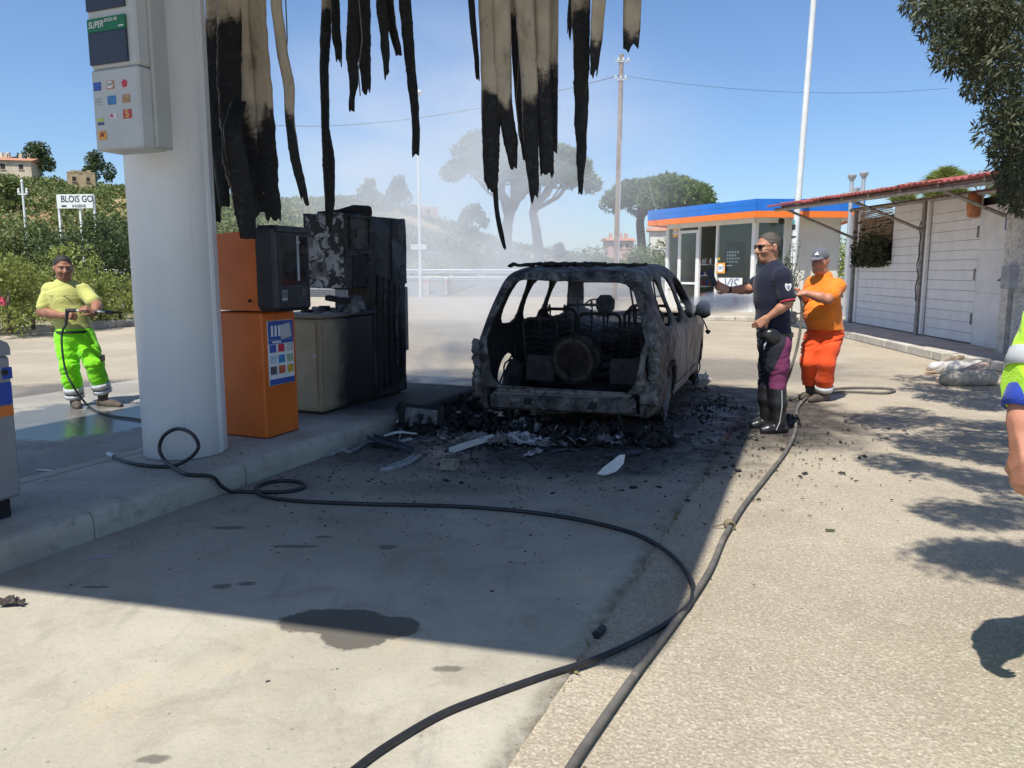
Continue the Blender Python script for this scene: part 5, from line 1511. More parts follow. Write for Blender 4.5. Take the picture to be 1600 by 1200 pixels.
def folds(amp, f, s=0.0, zf=1.0):
    """cloth: sharp-edged creases running mostly across the limb, broken up, plus soft sag"""
    def fn(X, Y, Z):
        wx, wy = X + .05 * sn(X, Y, Z, f * .35, s), Y + .05 * sn(Y, Z, X, f * .3, s + 1)
        wz = Z + .07 * sn(X, Y, Z, f * .28, s + 2)
        r1 = sn(wx * .55, wy * .55, wz * 1.25, f * 1.0, s); r2 = sn(wx * .8 + wz * .5, wy * .7, wz * 1.4 - wx * .4, f * 1.9, s + 3)
        g = np.clip(.35 + .9 * sn(X, Y, Z, f * .30, s + 5), 0, 1)
        return amp * (g * (1.2 * np.minimum(1, 3.2 * np.abs(r1)) + .55 * np.minimum(1, 3.0 * np.abs(r2)) - 1.1) + .45 * sn(X, Y, Z, f * .5, s)) * -1.5
    return fn
def skinmat(name, c):
    t = NT(name); v = t.coord('Object')
    col = t.mix(t.ramp(t.noise(9, 5, .6, v), .3, .7), tuple(x * .85 for x in c), tuple(x * 1.12 for x in c))
    t.b.inputs['Subsurface Weight'].default_value = .12; t.b.inputs['Subsurface Radius'].default_value = (.012, .004, .002)
    t.bump(t.noise(120, 4, .6, v), .15, .003)
    return t.fin(col, .5, 0, .4)
def clothmat(name, c, weave=900, var=.12, rough=.85):
    t = NT(name); v = t.coord('Object')
    col = t.mix(t.ramp(t.noise(5, 6, .65, v), .3, .7), tuple(x * (1 - var) for x in c), tuple(min(1, x * (1 + var)) for x in c))
    rg = t.math('ABSOLUTE', t.math('SUBTRACT', t.noise(7, 5, .6, t.coord('Object', scale=(1, 1, 1.6)), 1.2), .5))
    t.bump(t.math('ADD', t.math('MULTIPLY', rg, 3.0), t.math('MULTIPLY', t.noise(weave * .3, 2, .5, v), .12)), .25, .018)
    t.b.inputs['Sheen Weight'].default_value = .15
    return t.fin(col, rough, 0, .25)
SKIN1, SKIN2 = skinmat('tanned_skin', (.42, .205, .125)), skinmat('ruddy_skin', (.46, .21, .13))
SKIN3 = skinmat('sallow_skin_shaded', (.31, .145, .088))  # skin tone darkened to include the shade on this face
HAIRD = mat('dark_hair', (.018, .014, .012), .6, 0, .4, 60, .6, 200)
HAIRG = mat('greying_hair', (.085, .07, .058), .6, 0, .4, 60, .6, 200)
BLACKL = mat('black_leather', (.018, .018, .019), .32, 0, .3, 10, .2, 50)
SOLE = mat('boot_brown', (.085, .065, .05), .8, 0, .3, 12, .4, 40)
REFL = mat('reflective_tape', (.50, .52, .52), .4, .1, .1, 20)
EYEW = mat('eye_white', (.6, .58, .55), .3); EYED = mat('eye_dark', (.02, .015, .012), .2)
ULT = 1.0

def V3(*a): return np.array(a, float)
def lerp(a, b, f): return a + (b - a) * f
def head(F, c, yaw, tilt, s, k=.012, jaw=1.0):
    """head round c looking along yaw (0 = towards -y); s = head height / 0.235"""
    Rm = Matrix.Rotation(yaw, 3, 'Z') @ Matrix.Rotation(tilt, 3, 'X')
    T = lambda x, y, z: tuple(np.array(c) + s * np.array(Rm @ Vector((x, y, z))))
    F.ell(T(0, .012, .028), (.074 * s, .094 * s, .092 * s), k, M=Rm)
    F.ell(T(0, -.018, -.03), (.062 * s * jaw, .072 * s, .085 * s), .03, M=Rm)
    F.ell(T(0, -.052, -.088), (.034 * s * jaw, .030 * s, .024 * s), .03, M=Rm)
    F.cone(T(0, -.080, .018), T(0, -.106, -.022), .010 * s, .0155 * s, .014)
    for sx in (-1, 1):
        F.ell(T(sx * .032, -.092, .014), (.019 * s, .012 * s, .011 * s), .010, '-', M=Rm)
        F.ell(T(sx * .030, -.076, .034), (.026 * s, .016 * s, .008 * s), .012, M=Rm)
        F.ell(T(sx * .038, -.062, -.022), (.024 * s, .026 * s, .022 * s), .02, M=Rm)
        F.ell(T(sx * .079, .012, .0), (.010 * s, .020 * s, .032 * s), .008, M=Rm)
        F.ell(T(sx * .013, -.100, -.030), (.008 * s, .009 * s, .007 * s), .006, M=Rm)
    F.ell(T(0, -.086, -.050), (.024 * s, .012 * s, .0065 * s), .006, M=Rm)
    F.ell(T(0, -.086, -.064), (.020 * s, .012 * s, .0065 * s), .006, M=Rm)
    F.ell(T(0, -.100, -.057), (.015 * s, .008 * s, .0014 * s), .003, '-', M=Rm)
    return T, Rm
def eyes(T, Rm, s, parent):
    for sx in (-1, 1):
        mb = MB(); mb.lathe([(.0001, -.011 * s), (.007 * s, -.008 * s), (.011 * s, 0), (.007 * s, .008 * s), (.0001, .011 * s)], T(sx * .031, -.0745, .013), 12, M=Rm @ Matrix.Rotation(R(90), 3, 'X'))
        e = mb.build('eye', EYEW, parent, smooth=True)
        mb = MB(); mb.lathe([(.0055 * s, 0), (.004 * s, .003 * s), (.0001, .0035 * s)], T(sx * .031, -.0842, .013), 10, M=Rm @ Matrix.Rotation(R(90), 3, 'X')); mb.build('iris', EYED, e)
def hand(F, wrist, fwd, palm, s=1.0, curl=.6, thumb=1, spread=.0):
    """palm from the wrist along fwd; palm = direction the palm faces; thumb: side sign; fingers curl to the palm side"""
    f = np.array(fwd, float); f /= np.linalg.norm(f); p = np.array(palm, float); p -= f * (p @ f); p /= np.linalg.norm(p)
    a = np.cross(f, p) * thumb                     # towards the thumb
    w = np.array(wrist, float)
    k = .008
    for q in (-.026, -.009, .009, .026):
        F.cone(tuple(w + f * .012 * s + a * q * .7 * s), tuple(w + f * .088 * s + a * q * s), .0165 * s, .0130 * s, .014)
    L = (.062, .075, .070, .054)
    for i, q in enumerate((.029, .0095, -.0105, -.029)):
        b = w + f * .088 * s + a * q * s; d = f.copy(); ang = 0
        for j, fr in enumerate((.46, .31, .23)):
            ang += curl * (1.0, 1.15, .8)[j]
            d = f * math.cos(ang) + p * math.sin(ang) + a * (q * spread * 8)
            e = b + d * L[i] * fr * s * 1.25
            F.cone(tuple(b), tuple(e), (.0098 - .0008 * j) * s, (.0092 - .0009 * j) * s, .004); b = e
    b = w + f * .028 * s + a * .030 * s + p * .006 * s
    d1 = f * .70 + a * .62 + p * .35; d1 /= np.linalg.norm(d1); m = b + d1 * .046 * s
    d2 = f * .80 + a * .12 + p * .6 * min(1, curl + .3); d2 /= np.linalg.norm(d2)
    F.cone(tuple(b), tuple(m), .0150 * s, .0115 * s, .010); F.cone(tuple(m), tuple(m + d2 * .036 * s), .0112 * s, .0090 * s, .005)
def shoe(F, ankle, toe, h, w=.046, k=.02):
    a, t_ = np.array(ankle, float), np.array(toe, float); f = t_ - a; f[2] = 0; L = np.linalg.norm(f); f /= L
    g = a.copy(); g[2] = h
    F.cone(tuple(g - f * .055 + V3(0, 0, .034)), tuple(g + f * (L * .55) + V3(0, 0, .036)), .040, .046, k)
    F.cone(tuple(g + f * (L * .5) + V3(0, 0, .034)), tuple(g + f * (L - .03) + V3(0, 0, .030)), .047, .034, k)
    F.cone(tuple(a), tuple(g + V3(0, 0, .05)), .05, .05, .03)
    return g, f, L
class Person:
    def __init__(s, u, v, Y, label, h=.0085):
        s.Y = Y; b = at(u, v, Y); s.o = np.array((b.x, Y, 0.0)); s.h = h
        s.root = thing('person', label, 'person', (b.x, Y, 0))
    def p(s, u, v, dy=0.0):
        """joint seen in the photograph at (u, v), dy metres behind the person's plane"""
        q = at(u, v, s.Y + dy); return np.array(q) - s.o
def px(a, b, f): return tuple(np.array(a) * (1 - f) + np.array(b) * f)

# ---- policeman filming with a phone
P = Person(1206, 676, 7.05, 'person in navy polo, magenta-striped breeches and tall black boots filming with a phone')
pp_ = P.p
hc = pp_(1200, 388, .02); nk = pp_(1208, 416, .0); ch = pp_(1208, 446, 0); wa = pp_(1208, 500, 0); pe = pp_(1210, 532, 0)
sN, sF = pp_(1223, 433, -.185), pp_(1199, 432, .19)
eN, wN = pp_(1231, 474, -.25), pp_(1199, 497, -.20)
eF, wF = pp_(1170, 452, .16), pp_(1137, 453, .06)
hN, hF = pp_(1214, 540, -.10), pp_(1207, 540, .10)
kN, kF = pp_(1215, 603, -.10), pp_(1198, 600, .12)
aN, aF = pp_(1217, 660, -.10), pp_(1198, 648, .13)
tN, tF = pp_(1188, 668, -.13), pp_(1172, 656, .11)
F = Field((-.75, -.45, .95), (.35, .42, 1.98), .0072)
T, Rm = head(F, tuple(hc), R(-74), R(4), 1.12)
F.cone(tuple(nk + V3(0, 0, -.06)), tuple(hc + V3(.02, 0, -.05)), .066, .058, .03)
F.chain([tuple(sN), tuple(eN)], [.050, .041], .02); F.chain([tuple(eN), tuple(px(eN, wN, .35)), tuple(wN)], [.041, .042, .027], .02)
F.chain([tuple(sF), tuple(eF)], [.050, .041], .02); F.chain([tuple(eF), tuple(px(eF, wF, .35)), tuple(wF)], [.040, .041, .027], .02)
hand(F, wN, wN - eN, V3(.0, .9, -.3), 1.05, .45, 1)
hand(F, wF, V3(-.88, -.1, .35), V3(-.1, -.9, .2), 1.05, .55, -1)
F.mesh('body', SKIN1, P.root)
# cropped hair as a shell over the skull
H_ = Field(tuple(hc - .2), tuple(hc + .2), .006)
H_.ell(T(0, .014, .032), (.0868, .1092, .107), .01, M=Rm)
fr_ = np.array(T(0, -.055, .075)); H_.cut(fr_, np.array(Rm @ Vector((0, -1, -.75)))); H_.cut(np.array(T(0, .0, -.024)), np.array(Rm @ Vector((0, -.75, -1)))); H_.warp(lambda X, Y, Z: .003 * sn(X, Y, Z, 160))
H_.mesh('hair', HAIRG, P.root)
NAVY = clothmat('navy_polo', (.010, .013, .030)); NAVYT = clothmat('navy_breeches', (.012, .012, .022))
S = Field((-.42, -.42, .78), (.36, .42, 1.72), .0085)
S.cone(tuple(ch + V3(.0, 0, .04)), tuple(wa + V3(-.01, 0, .02)), .150, .138, .05, 1.0, 1.18)
S.cone(tuple(ch + V3(-.03, 0, .0)), tuple(ch + V3(-.03, 0, -.1)), .13, .13, .06, 1.0, 1.2)
S.cone(tuple(wa), tuple(pe + V3(0, 0, .02)), .140, .150, .05, 1.0, 1.12)
S.cone(tuple(sN), tuple(sF), .080, .080, .05); S.cone(tuple(nk + V3(0, 0, -.02)), tuple(ch), .085, .14, .05)
S.cone(tuple(sN), tuple(px(sN, eN, .72)), .079, .074, .03); S.cone(tuple(sF), tuple(px(sF, eF, .62)), .076, .070, .03)
S.warp(folds(.004, 22, 1.0)); 
S.cut(pe + V3(0, 0, -.03), (0, 0, -1))
d_ = np.array(eN) - sN; S.D = np.where(True, S.D, S.D)
S.mesh('polo_shirt', NAVY, P.root)
MAG = clothmat('magenta_stripe', (.22, .03, .115)); REDT = clothmat('red_trim', (.35, .03, .05))
def cuff(root, a, b, f, r, mm, nm='cuff', w=.012, tube=.006):
    c = np.array(px(a, b, f)); d = Vector(np.array(b) - np.array(a)).normalized()
    M_ = d.to_track_quat('Z', 'Y').to_matrix()
    mb = MB(); mb.lathe([(r - tube, -w), (r, -w), (r + .002, 0), (r, w), (r - tube, w), (r - tube, -w)], c, 24, M=M_); return mb.build(nm, mm, root, smooth=True)
cuff(P.root, sN, eN, .93, .066, REDT, 'red_cuff', .008)
# collar
mb = MB(); mb.lathe([(.075, -.03), (.083, -.02), (.075, .03), (.070, .032), (.068, -.02)], nk + V3(-.002, 0, -.01), 24, M=Matrix.Rotation(R(-14), 3, 'Y')); mb.build('collar', NAVY, P.root, smooth=True)
mb = MB(); mb.lathe([(.0775, .026), (.078, .033), (.074, .035)], nk + V3(-.002, 0, -.01), 24, M=Matrix.Rotation(R(-14), 3, 'Y')); mb.build('collar_trim', REDT, P.root)
# sleeve shield and chest lettering
def badge(c, nrm, sz, parent, mm, pts, nm, up=(0, 0, 1)):
    n_ = Vector(nrm).normalized(); x = Vector(up).cross(n_).normalized(); u_ = n_.cross(x)
    M_ = Matrix((x, u_, n_)).transposed().to_4x4(); M_.translation = Vector(c)
    mb = MB(); mb.prism([(a * sz, b * sz) for a, b in pts], 0, .004, M=M_); return mb.build(nm, mm, parent), M_
shield = [(-.8, 1), (0, .8), (.8, 1), (.9, .2), (.6, -.6), (0, -1.1), (-.6, -.6), (-.9, .2)]
sb = np.array(px(sN, eN, .42)); nsv = V3(.12, -1, .12)
b1, M_ = badge(sb + V3(.0, -.079, .01), nsv, .032, P.root, WPRINT, shield, 'sleeve_badge')
b2, _ = badge(sb + V3(.0, -.0835, .01), nsv, .018, P.root, mat('badge_blue', (.25, .28, .38), .5), shield, 'badge_shield'); b2.parent = b1
mb = MB(); mb.box(ch + V3(-.125, -.085, .01), (.004, .06, .022), Matrix.Rotation(R(38), 3, 'Z')); mb.build('chest_tag', REDT, P.root)
mb = MB(); mb.box(ch + V3(-.122, -.088, -.05), (.004, .045, .05), Matrix.Rotation(R(38), 3, 'Z')); mb.build('chest_badge', mat('maroon_patch', (.14, .03, .05), .6), P.root)
# breeches
B = Field((-.30, -.32, .38), (.34, .32, 1.12), .0085)
B.cone(tuple(pe + V3(0, 0, .05)), tuple(pe + V3(0, 0, -.04)), .148, .150, .04, 1, 1.1)
for h_, k_ in ((hN, kN), (hF, kF)):
    B.chain([tuple(h_), tuple(px(h_, k_, .5)), tuple(k_)], [.118, .098, .072], .04); B.cone(tuple(k_), tuple(k_ + V3(0, 0, -.06)), .072, .068, .02)
B.warp(folds(.006, 30, 2.0)); B.cut(pe + V3(0, 0, .07), (0, 0, 1))
tb = NT('breeches_cloth'); v = tb.coord('Object'); xyz = tb.sep(v)
# magenta panel down the outer side of the near leg: a strip of the leg facing the camera
sA = tb.ramp(xyz[1], -.120, -.108, 1, 0)
xx = tb.math('SUBTRACT', xyz[0], tb.math('MULTIPLY', tb.math('SUBTRACT', xyz[2], .75), .02))
sB = tb.math('MULTIPLY', tb.ramp(tb.math('ADD', xx, tb.math('MULTIPLY', tb.math('SUBTRACT', .80, xyz[2]), .34)), -.005, .008), tb.ramp(xx, .128, .116, 0, 1))
c = tb.mix(tb.math('MULTIPLY', sA, sB), (.013, .013, .024), (.19, .032, .10))
tb.bump(tb.noise(20, 6, .65, v), .35, .012); BRM = tb.fin(c, .8)
B.mesh('breeches', BRM, P.root)
for (k_, a_, t_, lb) in ((kN, aN, tN, 'n'), (kF, aF, tF, 'f')):
    g = Field(tuple(np.minimum(np.minimum(k_, a_), t_) - .14), tuple(np.maximum(k_, a_) + .14), .0075)
    kt = k_ + V3(0, 0, -.03); g.chain([tuple(kt), tuple(px(kt, a_, .4)), tuple(px(kt, a_, .85)), tuple(a_)], [.078, .080, .058, .056], .02)
    gl = a_.copy(); zf = a_[2] - .085
    shoe(g, a_, t_, max(0.0, 0.0)); g.cut(kt + V3(0, 0, .02), (0, 0, 1)); g.cut(V3(0, 0, .0), (0, 0, -1))
    bo = g.mesh('boot', BLACKL, P.root)
    if lb == 'n':
        mb = MB(); mb.tube([tuple(kt + V3(.012, -.081, .0)), tuple(px(kt, a_, .5) + V3(.006, -.084, 0)), tuple(a_ + V3(-.012, -.062, .02)), tuple(a_ + V3(-.04, -.06, -.06))], [.009, .009, .008, .006], 6, sq=.5); mb.build('reflective_stripe', REFL, bo)
# belt, pouch, pistol holster, sunglasses, watch
mb = MB(); mb.lathe([(.150, -.02), (.158, -.02), (.158, .02), (.150, .02)], pe + V3(0, 0, .055), 32); o = mb.build('belt', BLACKL, P.root); 
for vt in o.data.vertices: vt.co.y = (vt.co.y - pe[1]) * 1.12 + pe[1]
g = Field(tuple(pe + V3(-.24, -.30, -.06)), tuple(pe + V3(.1, -.08, .2)), .007); g.ell(tuple(pe + V3(-.09, -.185, .06)), (.075, .04, .062), .02); g.ell(tuple(pe + V3(-.05, -.18, .02)), (.05, .035, .05), .03)
g.mesh('belt_pouch', BLACKL, P.root)
mb = MB(); mb.tube([tuple(pe + V3(-.12, -.17, .02)), tuple(pe + V3(-.150, -.19, -.03)), tuple(pe + V3(-.148, -.18, -.06))], [.006, .008, .005], 6); mb.build('key_ring', GALV, P.root)
mb = MB()
for sx in (-1, 1):
    mb.box(T(sx * .034, -.094, .016), (.052, .007, .034), Rm @ Matrix.Rotation(R(sx * 10), 3, 'Z'), bev=.003)
    mb.tube([T(sx * .062, -.088, .02), T(sx * .084, -.03, .022), T(sx * .086, .015, .012)], .003, 5)
mb.tube([T(-.012, -.098, .022), T(.012, -.098, .022)], .003, 5); mb.build('sunglasses', mat('black_lens', (.01, .01, .011), .12), P.root)
mb = MB(); mb.lathe([(.028, -.012), (.032, -.01), (.032, .01), (.028, .012)], px(eF, wF, .96), 20, M=Vector(wF - eF).to_track_quat('Z', 'Y').to_matrix()); mb.build('wrist_watch', BLACKL, P.root)
ph = at(1112, 434, 7.02)
phone = thing('mobile_phone', 'black mobile phone held up in the outstretched hand', 'phone', ph)
mb = MB(); Mph = Matrix.Rotation(R(-22), 3, 'Y') @ Matrix.Rotation(R(32), 3, 'Z'); mb.box((0, 0, 0), (.078, .011, .165), Mph, bev=.004); mb.build('case', BLACKL, phone)
mb = MB(); mb.box(Mph @ Vector((0, .0062, 0)), (.068, .002, .14), Mph); mb.build('screen', SCREEN, phone)

# ---- worker in orange with the hose
P = Person(1274, 622, 8.75, 'person in orange work clothes and grey cap aiming a water hose')
pp_ = P.p
hc = pp_(1281, 408, 0); nk = pp_(1288, 430, .02); ch = pp_(1288, 462, .02); be = pp_(1286, 487, -.02); pe = pp_(1289, 515, .02)
sR, sL = pp_(1270, 444, .10), pp_(1308, 448, -.12)          # far (image left) and near shoulder
eL, wL = pp_(1293, 468, -.30), pp_(1258, 458, -.26)
eR, wR = pp_(1262, 470, .05), pp_(1246, 455, -.14)
h1, h2 = pp_(1276, 522, .04), pp_(1300, 522, -.02)
k1, k2 = pp_(1264, 566, -.02), pp_(1291, 568, -.12)
a1, a2 = pp_(1267, 603, .14), pp_(1287, 612, -.02)
t1, t2 = pp_(1250, 613, .02), pp_(1264, 628, -.16)
F = Field((-.40, -.52, .95), (.42, .38, 1.86), .0072)
T, Rm = head(F, tuple(hc), R(-38), R(8), 1.10, jaw=1.12)
F.cone(tuple(nk + V3(0, 0, -.05)), tuple(hc + V3(.01, .01, -.05)), .074, .066, .03); F.ell(tuple(np.array(T(0, -.03, -.10))), (.06, .06, .035), .03)
F.chain([tuple(sL), tuple(eL)], [.062, .052], .02); F.chain([tuple(eL), tuple(px(eL, wL, .35)), tuple(wL)], [.052, .054, .033], .02)
F.chain([tuple(sR), tuple(eR)], [.062, .05], .02); F.chain([tuple(eR), tuple(px(eR, wR, .35)), tuple(wR)], [.05, .05, .033], .02)
hand(F, wL, V3(-1, .0, -.05), V3(0, .55, -.8), 1.05, .75, -1); hand(F, wR, V3(-.75, -.45, .1), V3(.2, -.6, -.75), 1.05, .75, 1)
ts = NT('tattooed_skin'); v = ts.coord('Object'); xyz = ts.sep(v)
col = ts.mix(ts.ramp(ts.noise(9, 5, .6, v), .3, .7), (.40, .175, .11), (.52, .24, .15))
mk = ts.math('MULTIPLY', ts.ramp(xyz[1], -.165, -.185), ts.math('MULTIPLY', ts.ramp(xyz[2], 1.42, 1.36), ts.ramp(xyz[0], -.03, .0)))
mk = ts.math('MULTIPLY', mk, ts.ramp(ts.voro(26, v), .30, .45, 1, 0))
col = ts.mix(ts.math('MULTIPLY', mk, .75), col, (.10, .085, .085)); ts.b.inputs['Subsurface Weight'].default_value = .1
ts.b.inputs['Subsurface Radius'].default_value = (.012, .004, .002)
F.mesh('body', ts.fin(col, .5), P.root)
eyes(T, Rm, 1.1, P.root)
ORC = clothmat('orange_tshirt', (.80, .21, .02)); ORT = clothmat('orange_red_trousers', (.78, .085, .016))
S = Field((-.36, -.42, .80), (.46, .42, 1.62), .0085)
S.cone(tuple(ch + V3(0, 0, .02)), tuple(be), .165, .180, .06, 1.0, 1.0); S.ell(tuple(be + V3(-.05, -.02, -.02)), (.165, .17, .16), .08); S.cone(tuple(be), tuple(pe + V3(.01, 0, -.03)), .182, .198, .05)
S.cone(tuple(sL), tuple(sR), .085, .085, .06); S.cone(tuple(nk + V3(0, 0, -.03)), tuple(ch), .09, .15, .05)
S.cone(tuple(sL), tuple(px(sL, eL, .62)), .088, .090, .03); S.cone(tuple(sR), tuple(px(sR, eR, .62)), .086, .088, .03)
S.warp(folds(.007, 18, .5)); S.cut(pe + V3(0, 0, -.05), (0.18, 0, -1))
S.mesh('t_shirt', ORC, P.root)
lg, _m = badge(ch + V3(-.13, -.115, -.02), V3(-.75, -.8, .1), .03, P.root, WPRINT, [(math.cos(q) , math.sin(q)) for q in np.linspace(0, 6.28, 14)[:-1]], 'chest_logo')
B = Field((-.40, -.40, .10), (.42, .42, 1.05), .0085)
B.cone(tuple(pe + V3(0, 0, .06)), tuple(pe + V3(0, 0, -.05)), .165, .165, .05)
for h_, k_, a_ in ((h1, k1, a1), (h2, k2, a2)):
    B.chain([tuple(h_), tuple(px(h_, k_, .5)), tuple(k_), tuple(px(k_, a_, .55)), tuple(a_ + V3(0, 0, .02))], [.122, .112, .094, .090, .088], .03)
B.warp(folds(.013, 24, 1.7)); B.cut(V3(0, 0, a1[2] + .01), (0, 0, -1))
B.mesh('trousers', ORT, P.root)
cuff(P.root, k2, a2, .86, .098, REFL, 'reflective_band', .028, .004)
for a_, t_ in ((a1, t1), (a2, t2)):
    g = Field(tuple(np.minimum(a_, t_) - .14), tuple(np.maximum(a_, t_) + V3(.14, .14, .2)), .0075)
    g.cone(tuple(a_ + V3(0, 0, .06)), tuple(a_), .062, .062, .02); shoe(g, a_, t_, 0.0); g.cut(V3(0, 0, 0), (0, 0, -1)); g.mesh('boot', SOLE, P.root)
CAPM = clothmat('slate_cap', (.11, .115, .14))
g = Field(tuple(hc - .24), tuple(hc + .24), .006)
g.ell(T(0, .014, .045), (.092, .113, .095), .01, M=Rm); g.cut(np.array(T(0, 0, .034)), np.array(Rm @ Vector((0, .12, -1)))); cp = g.mesh('cap', CAPM, P.root)
g = Field(tuple(hc - .24), tuple(hc + .24), .005); g.ell(T(0, -.115, .043), (.078, .072, .010), .01, M=Rm @ Matrix.Rotation(R(9), 3, 'X')); g.mesh('visor', CAPM, cp)
lg, _m = badge(np.array(T(-.0, -.098, .088)), np.array(Rm @ Vector((0, -1, .55))), .024, P.root, WPRINT, [(-1, -.7), (1, -.7), (.2, .9)], 'cap_logo'); lg.parent = cp

# ---- worker at the left with a pressure lance
P = Person(136, 636, 8.3, 'person in yellow polo and neon green trousers holding a pressure lance')
pp_ = P.p
hc = pp_(99, 420, 0); nk = pp_(100, 442, .02); ch = pp_(104, 466, .02); wa = pp_(110, 494, .02); pe = pp_(116, 517, .02)
sR, sL = pp_(78, 453, .02), pp_(130, 454, .08)
eR, wR = pp_(66, 488, -.06), pp_(98, 493, -.20)
eL, wL = pp_(152, 478, -.06), pp_(147, 490, -.22)
h1, h2 = pp_(104, 527, .0), pp_(131, 527, .04)
k1, k2 = pp_(108, 570, -.05), pp_(147, 568, -.02)
a1, a2 = pp_(117, 618, .02), pp_(160, 610, .06)
t1, t2 = pp_(122, 636, -.19), pp_(190, 628, -.06)
F = Field((-.62, -.45, .88), (.36, .36, 1.76), .0072)
T, Rm = head(F, tuple(hc), R(38), R(6), 1.10, jaw=1.1)
F.cone(tuple(nk + V3(0, 0, -.05)), tuple(hc + V3(0, .01, -.05)), .070, .062, .03)
F.chain([tuple(sR), tuple(eR)], [.060, .050], .02); F.chain([tuple(eR), tuple(px(eR, wR, .35)), tuple(wR)], [.050, .051, .032], .02)
F.chain([tuple(sL), tuple(eL)], [.060, .050], .02); F.chain([tuple(eL), tuple(px(eL, wL, .35)), tuple(wL)], [.048, .048, .032], .02)
hand(F, wR, V3(1, -.05, -.05), V3(.1, .9, -.3), 1.05, .85, 1); hand(F, wL, V3(-.2, -.25, .25), V3(-.6, -.5, .4), 1.05, .8, 1)
F.mesh('body', SKIN3, P.root); eyes(T, Rm, 1.1, P.root)
g = Field(tuple(hc - .2), tuple(hc + .2), .006); g.ell(T(0, .014, .034), (.0855, .1075, .107), .01, M=Rm); g.warp(lambda X, Y, Z: .003 * sn(X, Y, Z, 140))
g.cut(np.array(T(0, -.060, .078)), np.array(Rm @ Vector((0, -1, -.75)))); g.cut(np.array(T(0, .0, -.024)), np.array(Rm @ Vector((0, -.75, -1)))); g.mesh('hair', HAIRD, P.root)
YEL = clothmat('yellow_polo', (.47, .48, .15)); NEON = clothmat('neon_green_trousers', (.24, .80, .016), var=.08)
S = Field((-.62, -.36, .72), (.30, .40, 1.56), .0085)
S.cone(tuple(ch + V3(-.01, 0, .02)), tuple(wa), .152, .152, .06, 1.10, .92); S.cone(tuple(wa), tuple(pe + V3(0, 0, .02)), .154, .160, .05, 1.08, .95)
S.cone(tuple(sR), tuple(sL), .070, .070, .06); S.cone(tuple(nk + V3(0, 0, -.02)), tuple(ch), .080, .14, .06)
S.cone(tuple(sR), tuple(px(sR, eR, .72)), .072, .076, .03); S.cone(tuple(sL), tuple(px(sL, eL, .68)), .072, .076, .03)
S.warp(folds(.004, 20, 3.5)); S.cut(pe + V3(0, 0, -.0), (0, 0, -1)); S.mesh('polo_shirt', YEL, P.root)
mb = MB(); mb.lathe([(.078, -.03), (.092, -.022), (.082, .028), (.077, .03), (.072, -.02)], nk + V3(0, .0, -.012), 24, M=Matrix.Rotation(R(10), 3, 'X')); mb.build('collar', YEL, P.root, smooth=True)
for dx, w in ((-.075, .07), (.075, .06)):
    mb = MB(); mb.box(ch + V3(dx, -.143, .03), (w, .004, .009), bev=.001); mb.build('chest_print', clothmat('dark_print', (.24, .25, .09)), P.root)
B = Field((-.36, -.34, .06), (.42, .38, 1.0), .0085)
B.cone(tuple(pe + V3(0, 0, .02)), tuple(pe + V3(0, 0, -.05)), .165, .168, .05, 1.05, .95)
for h_, k_, a_ in ((h1, k1, a1), (h2, k2, a2)):
    B.chain([tuple(h_), tuple(px(h_, k_, .5)), tuple(k_), tuple(px(k_, a_, .5)), tuple(a_ + V3(0, 0, .06))], [.118, .108, .092, .088, .086], .03)
B.warp(folds(.008, 20, 4.0)); B.cut(pe + V3(0, 0, .03), (0, 0, 1)); B.cut(V3(0, 0, .15), (0, 0, -1)); B.mesh('trousers', NEON, P.root)
for k_, a_ in ((k1, a1), (k2, a2)):
    cuff(P.root, k_, a_, .80, .097, REFL, 'reflective_band', .030, .004); cuff(P.root, k_, a_, 1.0, .094, REFL, 'reflective_band', .022, .004)
    cuff(P.root, k_, a_, .90, .092, BLACKL, 'black_hem', .016, .004)
mb = MB(); mb.box(k2 + V3(.105, -.02, .06), (.02, .08, .07), bev=.006); mb.build('knee_pocket', BLACKL, P.root)
mb = MB(); mb.lathe([(.172, -.012), (.178, -.012), (.178, .012), (.172, .012)], pe + V3(0, 0, -.004), 32); o = mb.build('belt', BLACKL, P.root)
for a_, t_ in ((a1, t1), (a2, t2)):
    g = Field(tuple(np.minimum(a_, t_) - .14), tuple(np.maximum(a_, t_) + V3(.14, .14, .2)), .0075)
    g.cone(tuple(a_ + V3(0, 0, .05)), tuple(a_), .066, .064, .02); shoe(g, a_, t_, 0.0); g.cut(V3(0, 0, 0), (0, 0, -1)); g.mesh('boot', SOLE, P.root)
gun = pp_(108, 487, -.27) + P.o
lance = thing('pressure_lance', 'black and silver pressure-washer lance held level by the neon-trousered worker', 'pressure lance', gun)
tipv = Vector(at(193, 488, 8.12)) - Vector(gun)
mb = MB(); mb.tube([(-.03, .0, .012), (.07, 0, .012)], .022, 10); mb.tube([(-.02, 0, .0), (-.045, .01, -.10), (-.05, .015, -.13)], [.018, .017, .015], 8); mb.build('grip', BLKP, lance)
mb = MB(); mb.tube([(.05, 0, .012), tuple(tipv * .75)], .011, 10); mb.build('tube', REFL, lance)
mb = MB(); mb.tube([tuple(tipv * .42), tuple(tipv * .52)], .020, 10); mb.build('fore_grip', BLKP, lance); mb = MB(); mb.tube([tuple(tipv * .66), tuple(tipv * .80), tuple(tipv * .81), tuple(tipv)], [.019, .019, .012, .007], 10); mb.build('nozzle', BLKP, lance)

